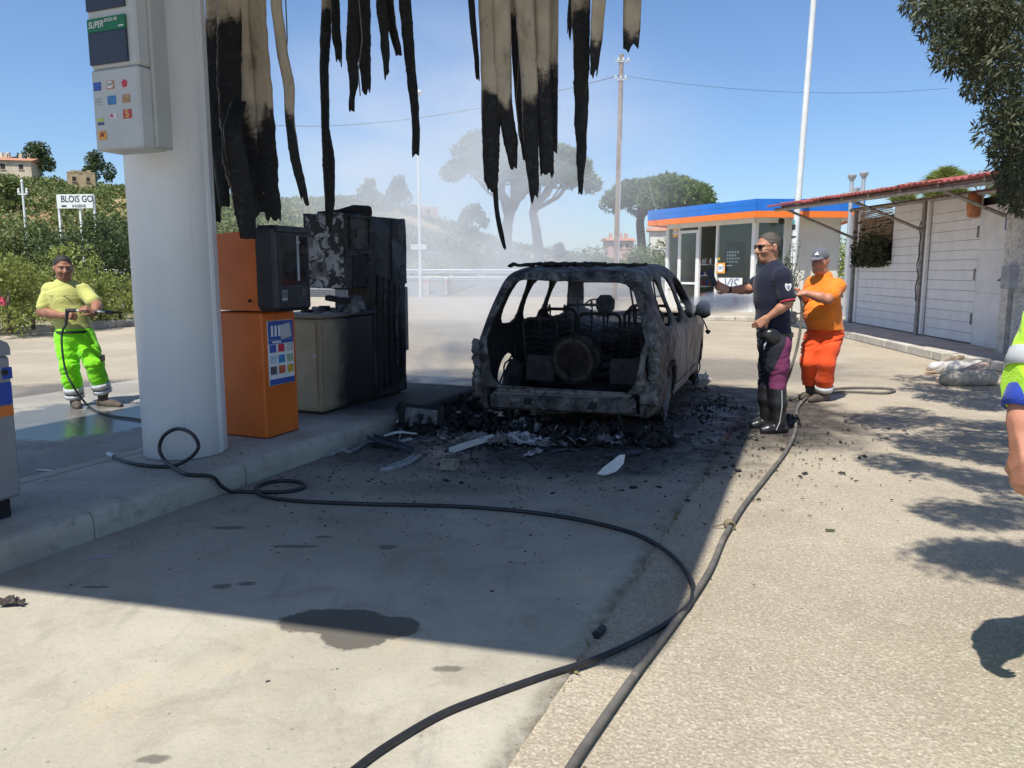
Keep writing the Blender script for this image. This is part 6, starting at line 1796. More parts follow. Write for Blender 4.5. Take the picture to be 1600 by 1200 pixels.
# ---- bystander in hi-vis at the right edge (only the arm is in the picture)
P = Person(1640, 900, 2.55, 'person in hi-vis yellow shirt cut off by the right edge, arm hanging')
P.o = np.array((1.97, 2.42, 0.0)); P.root.location = (1.97, 2.42, 0)
W = lambda u, v, Y: np.array(at(u, v, Y)) - P.o
el, wr = W(1607, 636, 2.36), W(1594, 712, 2.30)
sh_ = W(1652, 500, 2.42)
ch = V3(.02, .02, 1.28); wa = V3(.02, .02, 1.05); pe = V3(.02, .02, .95); nk = V3(.0, .02, 1.50); hc = V3(-.02, .0, 1.64)
s2_ = V3(.24, .1, 1.40)
F = Field((-.46, -.40, .60), (.48, .36, 1.86), .0085)
T, Rm = head(F, tuple(hc), R(-60), R(6), 1.05); F.cone(tuple(nk + V3(0, 0, -.05)), tuple(hc + V3(0, 0, -.05)), .066, .06, .03)
F.chain([tuple(sh_), tuple(el), tuple(px(el, wr, .3)), tuple(wr)], [.066, .050, .048, .031], .02)
F.chain([tuple(s2_), (.32, .10, 1.12), (.30, .0, .90)], [.066, .048, .032], .02)
hand(F, wr, V3(.18, .02, -1), V3(.9, .3, 0), 1.05, .55, -1); hand(F, V3(.30, .0, .90), V3(-.05, -.1, -1), V3(-.9, .1, 0), 1.05, .5, 1)
F.mesh('body', SKIN2, P.root)
g = Field(tuple(hc - .2), tuple(hc + .2), .007); g.ell(T(0, .014, .036), (.086, .106, .106), .01, M=Rm); g.cut(np.array(T(0, -.06, .068)), np.array(Rm @ Vector((0, -1, -.35)))); g.cut(np.array(T(0, .0, .0)), np.array(Rm @ Vector((0, -.25, -1)))); g.mesh('hair', HAIRD, P.root)
HIV = clothmat('hivis_yellow', (.48, .86, .03), var=.06); HIVB = clothmat('hivis_blue', (.02, .05, .32))
S = Field((-.44, -.34, .84), (.46, .38, 1.58), .0095)
S.cone(tuple(ch), tuple(wa), .165, .165, .06, 1.1, .9); S.cone(tuple(wa), tuple(pe), .165, .165, .05, 1.1, .9); S.cone(tuple(sh_), tuple(s2_), .085, .085, .05); S.cone(tuple(nk), tuple(ch), .085, .15, .05)
S.cone(tuple(sh_), tuple(px(sh_, el, .80)), .092, .090, .03); S.cone(tuple(s2_), (.31, .10, 1.2), .09, .088, .03); S.warp(folds(.007, 24, 2.2)); S.cut(pe, (0, 0, -1)); S.mesh('hi_vis_shirt', HIV, P.root)
cuff(P.root, sh_, el, .93, .072, HIVB, 'blue_cuff', .034, .010); cuff(P.root, sh_, el, .52, .0985, REFL, 'reflective_band', .030, .008)
B = Field((-.3, -.3, .06), (.34, .34, 1.0), .010)
B.cone(tuple(pe), tuple(pe + V3(0, 0, -.1)), .165, .165, .05)
for x in (-.09, .13): B.chain([(x, .02, .86), (x, .0, .48), (x, .03, .12)], [.125, .10, .088], .04)
B.warp(folds(.008, 22, 5.0)); B.cut(V3(0, 0, .1), (0, 0, -1)); B.cut(pe + V3(0, 0, .02), (0, 0, 1)); B.mesh('trousers', NEON, P.root)
for x in (-.09, .13):
    g = Field((x - .16, -.30, -.02), (x + .16, .2, .26), .009); a_ = V3(x, .03, .10); g.cone(tuple(a_ + V3(0, 0, .05)), tuple(a_), .062, .062, .02); shoe(g, a_, V3(x - .03, -.2, 0), 0.0); g.cut(V3(0, 0, 0), (0, 0, -1)); g.mesh('boot', SOLE, P.root)
# ------------------------------------------------------------------ hills
def lerp_tab(x, tab):
    return np.interp(x, [a for a, b in tab], [b for a, b in tab])
RIDGE = [(-900, 14), (-400, 15), (0, 15.5), (100, 15), (190, 14), (300, 13.0), (440, 12.0), (560, 12.2), (640, 11.4), (720, 8.0), (800, 5.0), (900, 3.6), (1000, 2.4), (1150, 1.5), (1400, 1.8), (1700, 3), (2400, 5)]
def hill_z(u, r):
    """terrain height in direction u (photograph column) at distance r"""
    zr = lerp_tab(u, RIDGE)
    f = np.clip((r - 66) / (128 - 66), 0, 1); f = f * f * (3 - 2 * f)
    back = np.clip((r - 135) / 220, 0, 1)
    return zr * f * (1 - .85 * back)
nu, nr = 150, 46
us = np.linspace(-900, 2500, nu); rs = 66 + (360 - 66) * np.linspace(0, 1, nr) ** 1.6
V = []; 
for r in rs:
    x = (us - 800) / FPX * r; z = hill_z(us, r)
    z = z + .7 * np.array([mnoise.noise(Vector((a * .05, r * .05, 0))) for a in x]) * np.clip((r - 66) / 30, 0, 1) - .03
    V.append(np.stack([x, np.full(nu, r), z], 1))
V = np.concatenate(V)
I, J = np.meshgrid(np.arange(nr - 1), np.arange(nu - 1), indexing='ij'); b = (I * nu + J).ravel()
Fq = np.stack([b, b + 1, b + nu + 1, b + nu], 1)
t = NT('hillside'); v = t.coord('World')
c = t.mix(t.ramp(t.noise(.07, 8, .65, v), .40, .56), (.40, .30, .155), (.075, .095, .032))
c = t.mix(t.ramp(t.noise(.03, 6, .6, t.coord('World', loc=(30, 5, 0))), .52, .62), c, (.36, .20, .11))
c = t.mix(t.ramp(t.noise(.9, 6, .7, v), .5, .7, 0, .6), c, (.045, .06, .02))
tag(npmesh('hills', V, Fq, t.fin(c, .95), smooth=True), kind='structure')

# ------------------------------------------------------------------ trees and shrubs
BARK = mat('bark', (.13, .095, .07), .95, 0, .35, 4, .7, 18)
L_OLIVE = leafmat('leaf_olive', (.070, .098, .030), (.125, .160, .050))
L_DARK = leafmat('leaf_dark', (.034, .056, .020), (.070, .100, .036))
L_LIGHT = leafmat('leaf_light', (.13, .165, .035), (.22, .25, .065))
L_PINE = leafmat('leaf_pine', (.055, .095, .020), (.105, .160, .038))
L_HILL = leafmat('leaf_hill', (.070, .105, .028), (.135, .165, .050))
L_DUSTY = leafmat('leaf_dusty', (.028, .036, .018), (.062, .072, .034), .2)
def tree(name, label, cat, base, clumps, leaf, per, lmat, trunk=None, group=None, aspect=.45, droop=0.0, shell=.55, seed=1, flat=1.0):
    rng = np.random.default_rng(seed)
    base = Vector(base)
    o = thing(name, label, cat, base, 0, group)
    C = [np.array(c) for c, r in clumps]; Rr = [r for c, r in clumps]
    P, Nn = clump_points(C, Rr, per, rng, shell, flat)
    Vv, Fv, tone = leaf_quads(P, leaf, rng, aspect, droop, N=Nn)
    ct = np.concatenate([np.full(max(6, int(per * r * r)), rng.random()) for r in Rr])
    tone = .5 * tone + .5 * np.repeat(ct, 4)
    npmesh('crown', Vv, Fv, lmat, o, attrs={'tone': tone})
    if trunk:
        mb = MB()
        for P_, r_ in trunk: mb.tube(P_, r_, 8)
        mb.build('trunk', BARK, o, smooth=True)
    return o
def bush_clumps(rng, w, d, h, n, r0, r1, z0=.1):
    out = []
    for i in range(n):
        f = i / max(1, n - 1); z = z0 + (h - r0) * rng.random() ** .8
        k = math.sqrt(max(.1, 1 - (z / h) ** 2)); a = rng.random() * 6.28; q = math.sqrt(rng.random())
        out.append(((math.cos(a) * q * w / 2 * k, math.sin(a) * q * d / 2 * k, z), r0 + (r1 - r0) * rng.random()))
    return out
rb = random.Random(5)
# bed behind the kerb at the left
KB0, KB1 = Vector((-17.5, 8.0, 0)), Vector((-9.9, 21.2, 0))
bed = bpy.data.objects.new('planting_bed', None); link(bed); bed['kind'] = 'structure'
kd3 = (KB1 - KB0); n3 = 13; kd3u = kd3.normalized(); no3 = Vector((-kd3u.y, kd3u.x, 0))
for k in range(n3):
    c = KB0 + kd3 * ((k + .5) / n3); m2 = MB(); m2.box((c.x, c.y, .09), (kd3.length / n3 - .012, .18, .2), math.atan2(kd3u.y, kd3u.x) + R(rb.uniform(-.6, .6)), bev=.025); m2.build('kerb_stone', KERBC, bed)
mb = MB(); mb.prism([tuple((KB0 + no3 * .1)[:2]), tuple((KB1 + no3 * .1)[:2]), (-12, 27), (-34, 34), (-40, 10)], 0.005, .13); mb.build('soil', EARTH, bed)
shr = [(-12, 16.6, 2.15, 'light green hedge shrub at the left edge of the frame'), (28, 17.6, 1.75, 'light green hedge shrub just left of the lance worker'), (68, 18.6, 2.25, 'light green hedge shrub behind the lance worker\'s shoulder'),
       (104, 19.6, 2.75, 'tallest light green hedge shrub behind the lance worker\'s head'), (140, 20.3, 1.9, 'low light green hedge shrub right of the lance worker'), (172, 21.2, 1.7, 'light green hedge shrub nearest the white column')]
for k, (u, Y, h, lb) in enumerate(shr):
    p = at(u, 480, Y); h *= .92
    tree('hedge_shrub', lb, 'shrub', (p.x, p.y + .5, .12), bush_clumps(rb, 1.9, 1.3, h * .80, 30, .18, .34, .05), .075, 1500, L_LIGHT, [([(0, 0, 0), (.05, 0, h * .5)], [.05, .02])], 'light green shrubs along the bed kerb', .5, -.4, .35, 20 + k)
bkt = [(-40, 24, 4.3, 'olive-green tree at the far left behind the hedge'), (20, 25, 4.15, 'olive-green tree below the hill house behind the hedge'), (66, 26, 4.5, 'olive-green tree left of the roadside name board'),
       (112, 24.5, 3.85, 'dark tree in front of the roadside name board'), (158, 25.5, 4.6, 'dark tree right of the name board behind the hedge'), (200, 27, 4.4, 'dark tree half hidden by the white column')]
for k, (u, Y, h, lb) in enumerate(bkt):
    p = at(u, 480, Y)
    h *= .78
    tree('bed_tree', lb, 'tree', (p.x, p.y, .12), bush_clumps(rb, 2.6, 2.4, h * .80, 40, .30, .55, .4), .11, 700, L_OLIVE if k < 3 else L_DARK, [([(0, 0, 0), (.1, 0, h * .4), (.2, .1, h * .75)], [.12, .08, .03])], 'trees behind the hedge', .42, -.3, .45, 40 + k)
# pink flower
m2 = MB()
for k in range(12): m2.box(Vector(at(1.5, 471, 17.0)) + Vector((rb.uniform(-.08, .08), 0, rb.uniform(-.1, .1))), (.05, .05, .05), Matrix.Rotation(rb.random() * 3, 3, 'X'))
tag(m2.build('oleander_flower', mat('pink_petal', (.60, .07, .12), .6)), 'small pink flower head in the hedge at the left edge', 'flower')
# scrub over the hills
rng = np.random.default_rng(9)
n = 6500; u = rng.uniform(-300, 1150, n); r = rng.uniform(70, 150, n) 
keep = np.array([mnoise.noise(Vector(((a - 800) / FPX * b * .045, b * .045, 3))) > (-.5 if a < 330 else -.08) for a, b in zip(u, r)])
u, r = u[keep], r[keep]
x = (u - 800) / FPX * r; z = hill_z(u, r)
P, Nn = clump_points([(a, b, c + .3) for a, b, c in zip(x, r, z)], list(rng.uniform(.5, 1.25, len(x))), 38, rng, .4, .8)
Vv, Fv, tone = leaf_quads(P, .42, rng, .6, N=Nn)
tag(npmesh('hillside_scrub', Vv, Fv, L_HILL, attrs={'tone': tone}), 'green scrub covering the hillside', 'scrub', kind='stuff')
def hill_tree(u, r, w, h, lb, seed, mt=L_HILL, dz=0.0):
    x = (u - 800) / FPX * r; z = float(hill_z(np.array([u]), r)[0]) + dz
    q = random.Random(seed)
    tree('hill_tree', lb, 'tree', (x, r, z), bush_clumps(q, w, w * .8, h, 22, h * .14, h * .26, h * .25), .38, 60 / (h * .1), mt, [([(0, 0, -.5), (.1, 0, h * .6)], [.25, .1])], 'trees on the hill', .55, 0, .4, seed)
hill_tree(80, 126, 6.5, 5.2, 'broad dark tree beside the hilltop house', 61, L_DARK)
hill_tree(165, 122, 5.5, 4.4, 'round tree on the ridge against the white column', 62, L_DARK)
hill_tree(30, 100, 5, 3.6, 'bushy tree on the slope below the hilltop house', 67)
hill_tree(626, 120, 4.2, 3.6, 'dark round tree on the smoky ridge left of the pines', 63, L_DARK)
hill_tree(584, 124, 3.8, 3.2, 'smaller tree on the smoky ridge above the burnt pump', 64)
hill_tree(738, 112, 6, 3.6, 'dark bush mass on the slope left of the twin pines', 65, L_DARK)
hill_tree(872, 106, 2.6, 1.9, 'single round bush on the dry slope between pines and pole', 66, L_DARK)
for k, (u, Y, w, h, lb) in enumerate([(690, 72, 7, 2.3, 'smoke-veiled bush right of the street lamp'), (775, 70, 8, 2.5, 'bush at the foot of the left twin pine'), (865, 71, 8, 2.4, 'bush right of the twin pine trunks'), (925, 68, 5.5, 3.0, 'bush left of the utility pole'),
                                     (1000, 64, 5, 3.1, 'bush right of the utility pole'), (1040, 60, 4.2, 3.3, 'light bush beside the kiosk glass'), (600, 74, 9, 2.6, 'smoke-veiled bush left of the street lamp'), (520, 76, 9, 3.0, 'bush seen between the two pumps')]):
    p = at(u, 440, Y); q = random.Random(80 + k)
    tree('roadside_bush', lb, 'bush', (p.x, p.y, .2), bush_clumps(q, w, 2.5, h, 22, .5, .95, .3), .24, 150, L_HILL, None, 'bushes beyond the road', .5, 0, .4, 90 + k)
# umbrella pines
def pine(u0, u1, vt, vb, Y, forks, lb, seed):
    a, b = at(u0, vb, Y), at(u1, vt, Y); cx = (a.x + b.x) / 2; W2 = (b.x - a.x) / 2; z0, z1 = a.z, b.z
    q = random.Random(seed); cl = []
    for i in range(120):
        an = q.random() * 6.283; rr = math.sqrt(q.random()); dome = math.sqrt(max(0, 1 - rr ** 2))
        zz = z0 + (z1 - z0) * (.18 + .66 * dome * q.uniform(.72, 1.0)) - (.10 * (z1 - z0) if rr > .8 else 0)
        cl.append(((math.cos(an) * rr * W2 * .92, math.sin(an) * rr * W2 * .8, zz), W2 * q.uniform(.15, .25)))
    base = Vector((cx, Y, 0))
    tr = []
    for P_, r_ in forks: tr.append(([tuple(Vector(at(u, v, Y)) - base) for u, v in P_], r_))
    for i in range(9):
        e = cl[i * 5][0]; s_ = tr[0][0][-1]; tr.append(([s_, ((s_[0] + e[0]) / 2, e[1] / 2, (s_[2] * .7 + e[2] * .3)), e], [.16, .10, .04]))
    return tree('umbrella_pine', lb, 'pine tree', base, cl, .40, 240, L_PINE, tr, 'umbrella pines', .28, -.25, .5, seed, .72)
pine(696, 846, 196, 292, 58, [([(792, 440), (790, 400), (793, 350), (800, 320)], [.45, .42, .38, .33]), ([(795, 340), (785, 305), (782, 270)], [.33, .25, .2]), ([(797, 335), (815, 300), (822, 270)], [.3, .24, .18])], 'left umbrella pine of the twin pair, veiled by smoke', 101)
pine(806, 932, 218, 304, 59, [([(846, 440), (843, 400), (837, 355), (832, 330)], [.42, .38, .33, .3]), ([(833, 335), (836, 300), (838, 280)], [.3, .22, .18]), ([(833, 332), (850, 305), (862, 282)], [.28, .22, .16])], 'right umbrella pine of the twin pair, crown over the leaning trunk', 102)
pine(944, 1118, 276, 330, 66, [([(1006, 440), (1004, 400), (1000, 350), (1004, 310)], [.42, .38, .34, .3]), ([(1001, 340), (1030, 310), (1050, 300)], [.25, .2, .15])], 'wide green umbrella pine behind the kiosk roof', 103)
pine(1262, 1304, 366, 386, 60, [([(1281, 440), (1281, 395), (1280, 378)], [.2, .16, .14])], 'small umbrella pine seen between kiosk and shed', 104)
pine(1263, 1290, 352, 370, 74, [([(1277, 440), (1277, 380), (1276, 362)], [.2, .16, .14])], 'farther small pine top peeping past the kiosk corner', 105)
p = at(1312, 440, 44); tree('roadside_bush', 'light green bush filling the gap between kiosk and shed', 'bush', (p.x, p.y, 0), bush_clumps(rb, 5, 3, 3.1, 30, .45, .8, .3), .18, 260, L_LIGHT, None, 'bushes beyond the road', .4, 0, .4, 111)
# plants rising behind the shed roof
def spray(name, label, u, v0, v1, Y, wpx, n, lmat, seed, lw=.03, L=.9, cat='plant'):
    """long narrow blades arching from shoots, as seen over a roof"""
    q = random.Random(seed); b = at(u, v0, Y); t_ = at(u, v1, Y); w = wpx * Y / FPX
    o = thing(name, label, cat, (b.x, Y, 0))
    mb = MB(); mb.tube([(0, 0, 0), (0, 0, b.z)], [.09, .05], 7); mb.build('stem', BARK, o)
    V = []; F = []; tn = []
    for i in range(n):
        an = q.random() * 6.28; rr = q.random(); s0 = Vector((math.cos(an) * rr * w * .4, math.sin(an) * rr * w * .4, b.z - .5 + q.random() * (t_.z - b.z) * .75 + .3 * (1 - rr)))
        d = Vector((math.cos(an) * q.uniform(.1, .9), math.sin(an) * q.uniform(.1, .9), q.uniform(.4, 1.2))).normalized(); l = L * q.uniform(.5, 1.1); sd = d.cross(Vector((q.uniform(-1, 1), q.uniform(-1, 1), .1))).normalized() * lw
        p1 = s0 + d * l * .5; p2 = s0 + d * l + Vector((d.x * .2, d.y * .2, -l * .28)); k = len(V); V += [s0 - sd * .5, s0 + sd * .5, p1 + sd, p1 - sd, p2]; tn += [q.random()] * 5
        F += [(k, k + 1, k + 2, k + 3), (k + 3, k + 2, k + 4, k + 4)]
    F4 = [f if f[2] != f[3] else f for f in F]
    me = bpy.data.meshes.new('foliage'); me.from_pydata(V, [], [f if len(set(f)) == 4 else f[:3] for f in F4]); me.materials.append(lmat)
    a_ = me.attributes.new('tone', 'FLOAT', 'POINT'); a_.data.foreach_set('value', tn); x_ = bpy.data.objects.new('foliage', me); link(x_); x_.parent = o
    return o
spray('willow_shrub', 'small tuft of grassy leaves over the left part of the shed roof', 1411, 294, 280, 25, 34, 1100, L_LIGHT, 7, .012, .3)
spray('willow_shrub', 'large yellow-green leafy shrub top above the shed roof', 1478, 292, 243, 24, 60, 6500, L_LIGHT, 8, .012, .32)
spray('willow_shrub', 'leafy shrub top beside the overhanging tree behind the shed', 1572, 286, 262, 23, 40, 1500, L_OLIVE, 9, .012, .3)
# bare tree
q = random.Random(4); b = at(1535, 290, 26); o = thing('bare_tree', 'leafless twiggy tree behind the shed roof', 'tree', (b.x, 26, 0)); mb = MB()
def twig(p, d, l, r, dep):
    e = p + d * l; mb.tube([tuple(p), tuple(p + d * l * .5 + Vector((q.uniform(-.03, .03), 0, 0))), tuple(e)], [r, r * .8, r * .6], 5)
    if dep:
        for k in range(3 if dep > 1 else 2):
            d2 = (d + Vector((q.uniform(-.8, .8), q.uniform(-.5, .5), q.uniform(-.1, .5)))).normalized(); twig(p + d * l * q.uniform(.5, 1), d2, l * q.uniform(.55, .8), r * .55, dep - 1)
twig(Vector((0, 0, 0)), Vector((0, 0, 1)), b.z - .2, .08, 0)
for k in range(4): twig(Vector((0, 0, b.z - .5)), Vector((q.uniform(-.6, .6), q.uniform(-.3, .3), 1)).normalized(), .55, .025, 3)
mb.build('branches', BARK, o)
# overhanging tree at the right: trunk outside the frame, drooping sprays of narrow leaves
q = random.Random(21); rng = np.random.default_rng(22)
tb = Vector((5.6, 4.4, 0)); cl = []
def inview(p, m=0):
    d = Vector(p) - Vector((0, 0, CAMH)); f = d.y * math.cos(PIT) - d.z * math.sin(PIT)
    if f <= .1: return None
    return 800 + FPX * d.x / f, 600 - FPX * (d.y * math.sin(PIT) + d.z * math.cos(PIT)) / f
vis = [(1590, 20), (1560, 15), (1520, 10), (1480, 8), (1440, 2), (1580, 60), (1545, 55), (1505, 50), (1590, 110), (1560, 100), (1525, 95), (1595, 160), (1570, 150), (1595, 210), (1600, 260), (1580, 230), (1540, 128), (1500, 88), (1470, 30), (1600, 300), (1590, 290), (1530, 30), (1495, 70), (1570, 190), (1585, 255)]
for (u, v) in vis:
    for k in range(3):
        p = at(u + q.uniform(-8, 14), v + q.uniform(-12, 8), q.uniform(7.0, 8.8)); cl.append((tuple(p - tb), q.uniform(.16, .26)))
for (x, y, z, r) in [(5.0, 4.6, 4.9, .8), (5.8, 7.0, 4.9, .7), (6.4, 8.2, 4.8, .8), (6.4, 5.4, 5.2, .9), (7.0, 7.0, 4.8, .8), (6.8, 3.6, 4.8, .8), (5.4, 3.2, 5.0, .7), (6.0, 9.0, 4.6, .6), (4.6, 5.6, 5.0, .5)]:
    for k in range(4):
        p = Vector((x + q.uniform(-.5, .5), y + q.uniform(-.5, .5), z + q.uniform(-.25, .3))); uv = inview(p)
        if uv and uv[0] < 1470 and uv[1] > -60: continue
        cl.append((tuple(p - tb), r * q.uniform(.55, .85)))
for (u, v) in [(1360, 652), (1400, 646), (1440, 655), (1480, 660), (1520, 665), (1560, 668), (1600, 672), (1420, 690), (1460, 700), (1500, 704), (1540, 712), (1580, 722), (1610, 700), (1400, 722), (1450, 733), (1510, 744), (1560, 752), (1605, 758), (1500, 802), (1540, 806), (1590, 792), (1530, 866), (1565, 860), (1600, 872), (1580, 888), (1500, 872), (1380, 664), (1490, 682), (1540, 690), (1590, 690)]:
    z = q.uniform(4.0, 4.9)
    for k in range(3):
        p = gp(u + q.uniform(-18, 18), v + q.uniform(-6, 6)) - sh(z) + Vector((0, 0, z)); uv = inview(p)
        if uv and uv[0] < 1640 and uv[1] > -70: continue
        cl.append((tuple(p - tb), q.uniform(.16, .30)))
trk = [([(0, 0, 0), (.05, -.1, 1.6), (-.1, -.1, 3.0)], [.26, .21, .18]), ([(-.1, -.1, 2.9), (-1.4, -.5, 4.1), (-3.6, -1.4, 4.6)], [.14, .09, .03]), ([(-.1, -.1, 2.9), (-1.2, .3, 4.1), (-2.9, .6, 4.6)], [.12, .08, .03]), ([(-.1, -.1, 2.9), (-.5, 1.6, 3.6), (-.6, 3.4, 4.0)], [.12, .08, .03]), ([(-.1, -.1, 2.9), (.7, .8, 4.0), (1.1, 1.2, 4.8)], [.12, .08, .03]), ([(-.1, -.1, 2.9), (-.2, -1.5, 4.0), (-1.5, -3.2, 4.4)], [.11, .08, .03])]
tr_o = tree('overhanging_tree', 'dark evergreen tree leaning in at the upper right with drooping narrow leaves', 'tree', tb, cl, .070, 6000, L_DUSTY, trk, None, .24, .7, .25, 23)
# drooping catkin-like sprays below the crown
mb = MB(); q = random.Random(2)
P = []
for (u, v, l) in [(1470, 85, 55), (1482, 95, 50), (1495, 100, 42), (1515, 110, 45), (1530, 105, 50), (1545, 110, 36), (1400, 0, 24), (1410, 0, 22), (1395, 0, 14), (1550, 160, 30), (1540, 165, 24), (1560, 200, 30), (1572, 215, 30), (1530, 290, 24), (1550, 300, 26), (1515, 300, 16), (1570, 300, 40)]:
    Y = q.uniform(7.4, 8.4); a = at(u, v - 8, Y)
    for k in range(46):
        f = k / 46; P.append(np.array(a) + V3(.06 * math.sin(f * 5 + u) - .07 * f + q.uniform(-.025, .025), q.uniform(-.03, .03), -f * l * Y / FPX))
Vv, Fv, tone = leaf_quads(np.array(P), .06, rng, .28, .9)
npmesh('drooping_spray', Vv, Fv, L_DUSTY, tr_o, attrs={'tone': tone})
# oleander by the white pole, plants in the shed window
p = gp(1228, 505); o = thing('potted_oleander', 'tall sparse oleander in a concrete planter by the white pole', 'plant', (p.x, p.y, 0))
mb = MB(); mb.box((-.02, 0, .17), (.5, .4, .34), bev=.03); mb.build('planter', KERBC, o)
q = random.Random(31); mb = MB(); P = []
for k in range(16):
    top = Vector((q.uniform(-.35, .42), q.uniform(-.3, .3), q.uniform(1.2, 2.35))); b0 = Vector((q.uniform(-.12, .12), q.uniform(-.1, .1), .3)); mid = b0.lerp(top, .5) + Vector((q.uniform(-.06, .06), 0, .05))
    mb.tube([b0, mid, top], [.014, .010, .005], 5)
    for j in range(34):
        f = .35 + .65 * j / 34; c = (b0.lerp(mid, f * 2) if f < .5 else mid.lerp(top, f * 2 - 1)); P.append(np.array(c) + rng.normal(size=3) * .045)
mb.build('stems', BARK, o); Vv, Fv, tone = leaf_quads(np.array(P), .12, rng, .27, -.3); npmesh('foliage', Vv, Fv, L_DARK, o, attrs={'tone': tone})
o = thing('window_plant', 'dark trailing plant filling the shed window opening', 'plant', sw((win0 + win1) / 2, wz0, .1)); P = []
for k in range(2600):
    P.append(np.array(wd) * q.uniform(-.5, .5) * (win1 - win0) + np.array(wn_) * q.uniform(-.05, .16) + V3(0, 0, abs(q.gauss(0, 1)) * .27 - .05 + .1 * math.sin(k)))
Vv, Fv, tone = leaf_quads(np.array(P), .10, rng, .4, .2); npmesh('foliage', Vv, Fv, L_DUSTY, o, attrs={'tone': tone})

# ------------------------------------------------------------------ houses on the hill, roadside board
TILE = mat('roof_tiles', (.40, .20, .12), .85, 0, .3, 2, .5, 8)
PLAS = mat('cream_plaster', (.55, .47, .35), .85, 0, .15, 1.2); PLASW = mat('pale_plaster', (.62, .59, .53), .85, 0, .12, 1.2)
def house(u, v, Y, w, d, h, rot, wallm, label, roof=True, ruin=False, wins=()):
    p = at(u, v, Y); o = thing('hill_house', label, 'house', (p.x, p.y, p.z - h), rot, 'houses on the hill')
    mb = MB(); mb.box((0, 0, h / 2 - 1), (w, d, h + 2)); wl_ = mb.build('wall', wallm, o)
    if roof:
        mb = MB(); e = .35; zt2 = h + .03; rz_ = h + d * .16
        V = [(-w / 2 - e, -d / 2 - e, zt2), (w / 2 + e, -d / 2 - e, zt2), (w / 2 + e, d / 2 + e, zt2), (-w / 2 - e, d / 2 + e, zt2), (-w / 2 - e, 0, rz_), (w / 2 + e, 0, rz_)]
        mb.add(V, [(0, 1, 5, 4), (2, 3, 4, 5), (1, 2, 5), (3, 0, 4), (3, 2, 1, 0)]); rf = mb.build('roof', TILE, o)
        for cx in (-w * .3, w * .1, w * .32): mb = MB(); mb.box((cx, .2, rz_ + .2), (.45, .45, .9)); mb.build('chimney', wallm, rf)
    if ruin:
        for k in range(7): mb = MB(); mb.box((-w / 2 + w * (k + .5) / 7, 0, h + .1 * (k % 3)), (w / 7, d, .25 * (1 + k % 2))); mb.build('broken_course', wallm, o)
    for (x, z, ww, hh) in wins:
        mb = MB(); mb.box((x, -d / 2 + .02, z), (ww, .08, hh)); wi = mb.build('window', DARKM, o); mb = MB(); mb.box((x, -d / 2 - .04, z - hh / 2 - .05), (ww + .2, .12, .1)); mb.build('sill', wallm, wi)
    return o
house(27, 254, 124, 5.2, 4.2, 2.1, R(12), PLAS, 'cream farmhouse with tiled roof on the hilltop at the far left', True, False, ((-1.3, 1.2, .65, .8), (1.2, 1.2, .6, .7)))
house(-2, 253, 128, 5, 5, 2.6, R(-6), PLASW, 'white house cut off by the left edge on the hilltop', True, False, ((.9, 1.5, .9, 1.1),))
house(127, 272, 118, 3.6, 3.2, 2.0, R(26), mat('ochre_stone', (.44, .33, .19), .9, 0, .25, 2, .5, 6), 'roofless ochre stone building on the slope', False, True, ((-.9, 1.1, .5, .65), (.9, 1.1, .45, .6)))
house(966, 377, 112, 3.6, 3, 1.5, R(8), mat('pink_plaster', (.55, .36, .30), .85), 'small pink house on the far slope beside the utility pole', True, False, ((-.9, .8, .4, .6), (0, .8, .4, .6), (.9, .8, .4, .6)))
house(1036, 362, 96, 3.2, 3, 1.6, R(-8), PLASW, 'low tiled house behind the kiosk roof end', True)
house(668, 324, 118, 2.6, 2.4, 1.4, R(15), mat('pink_plaster', (.55, .36, .30), .85), 'little pink house on the smoky ridge', False, False, ((0, .8, .4, .5),))
b0, b1 = at(90, 326, 46), at(148, 304, 46)
brd = thing('roadside_board', 'white board lettered BLOIS GO standing among the trees', 'sign', (b0.x, 46, 0), R(-6))
w = b1.x - b0.x; zc = (b0.z + b1.z) / 2; hh = b1.z - b0.z
mb = MB(); mb.box((w / 2, 0, zc), (w, .08, hh), bev=.01); mb.build('panel', mat('board_white', (.62, .66, .62), .6, 0, .08, 3), brd)
for x in (.02, w * .6, w): mb = MB(); mb.box((x, .09, (zc + hh * .48) / 2), (.10, .09, zc + hh * .48)); mb.build('post', PALEP, brd)
INKB = mat('board_ink', (.02, .02, .06), .6)
text_mesh('BLOIS GO', .52, INKB, brd, 'lettering', frame4((w * .57, -.045, zc + .12), (1, 0, 0), (0, 0, 1)), .004, sx=.86)
text_mesh('INGENE', .22, INKB, brd, 'lettering', frame4((w * .62, -.045, zc - .27), (1, 0, 0), (0, 0, 1)), .004, sx=1.1)
mb = MB(); mb.box((w * .2, -.044, zc - .26), (.3, .008, .1)); mb.build('print_bar', INKB, brd)
p = at(38, 330, 52); zt3 = at(38, 286, 52).z
o = thing('small_power_pole', 'small pale power pole with three white insulators at the far left', 'power pole', (p.x, 52, 0))
mb = MB(); mb.tube([(0, 0, 0), (0, 0, zt3)], .07, 8); mb.build('pole', PALEP, o); mb = MB(); mb.box((0, 0, zt3 - .7), (.62, .08, .07)); arm = mb.build('crossarm', PALEP, o)
for x in (-.26, .26): mb = MB(); mb.lathe([(.04, -.02), (.09, .06), (.05, .2), (.07, .26), (.02, .34)], (x, 0, zt3 - .66), 8); mb.build('insulator', KWHITE, arm)
mb = MB(); mb.lathe([(.04, -.02), (.09, .06), (.05, .2), (.02, .24)], (0, 0, zt3), 8); mb.build('insulator', KWHITE, o)
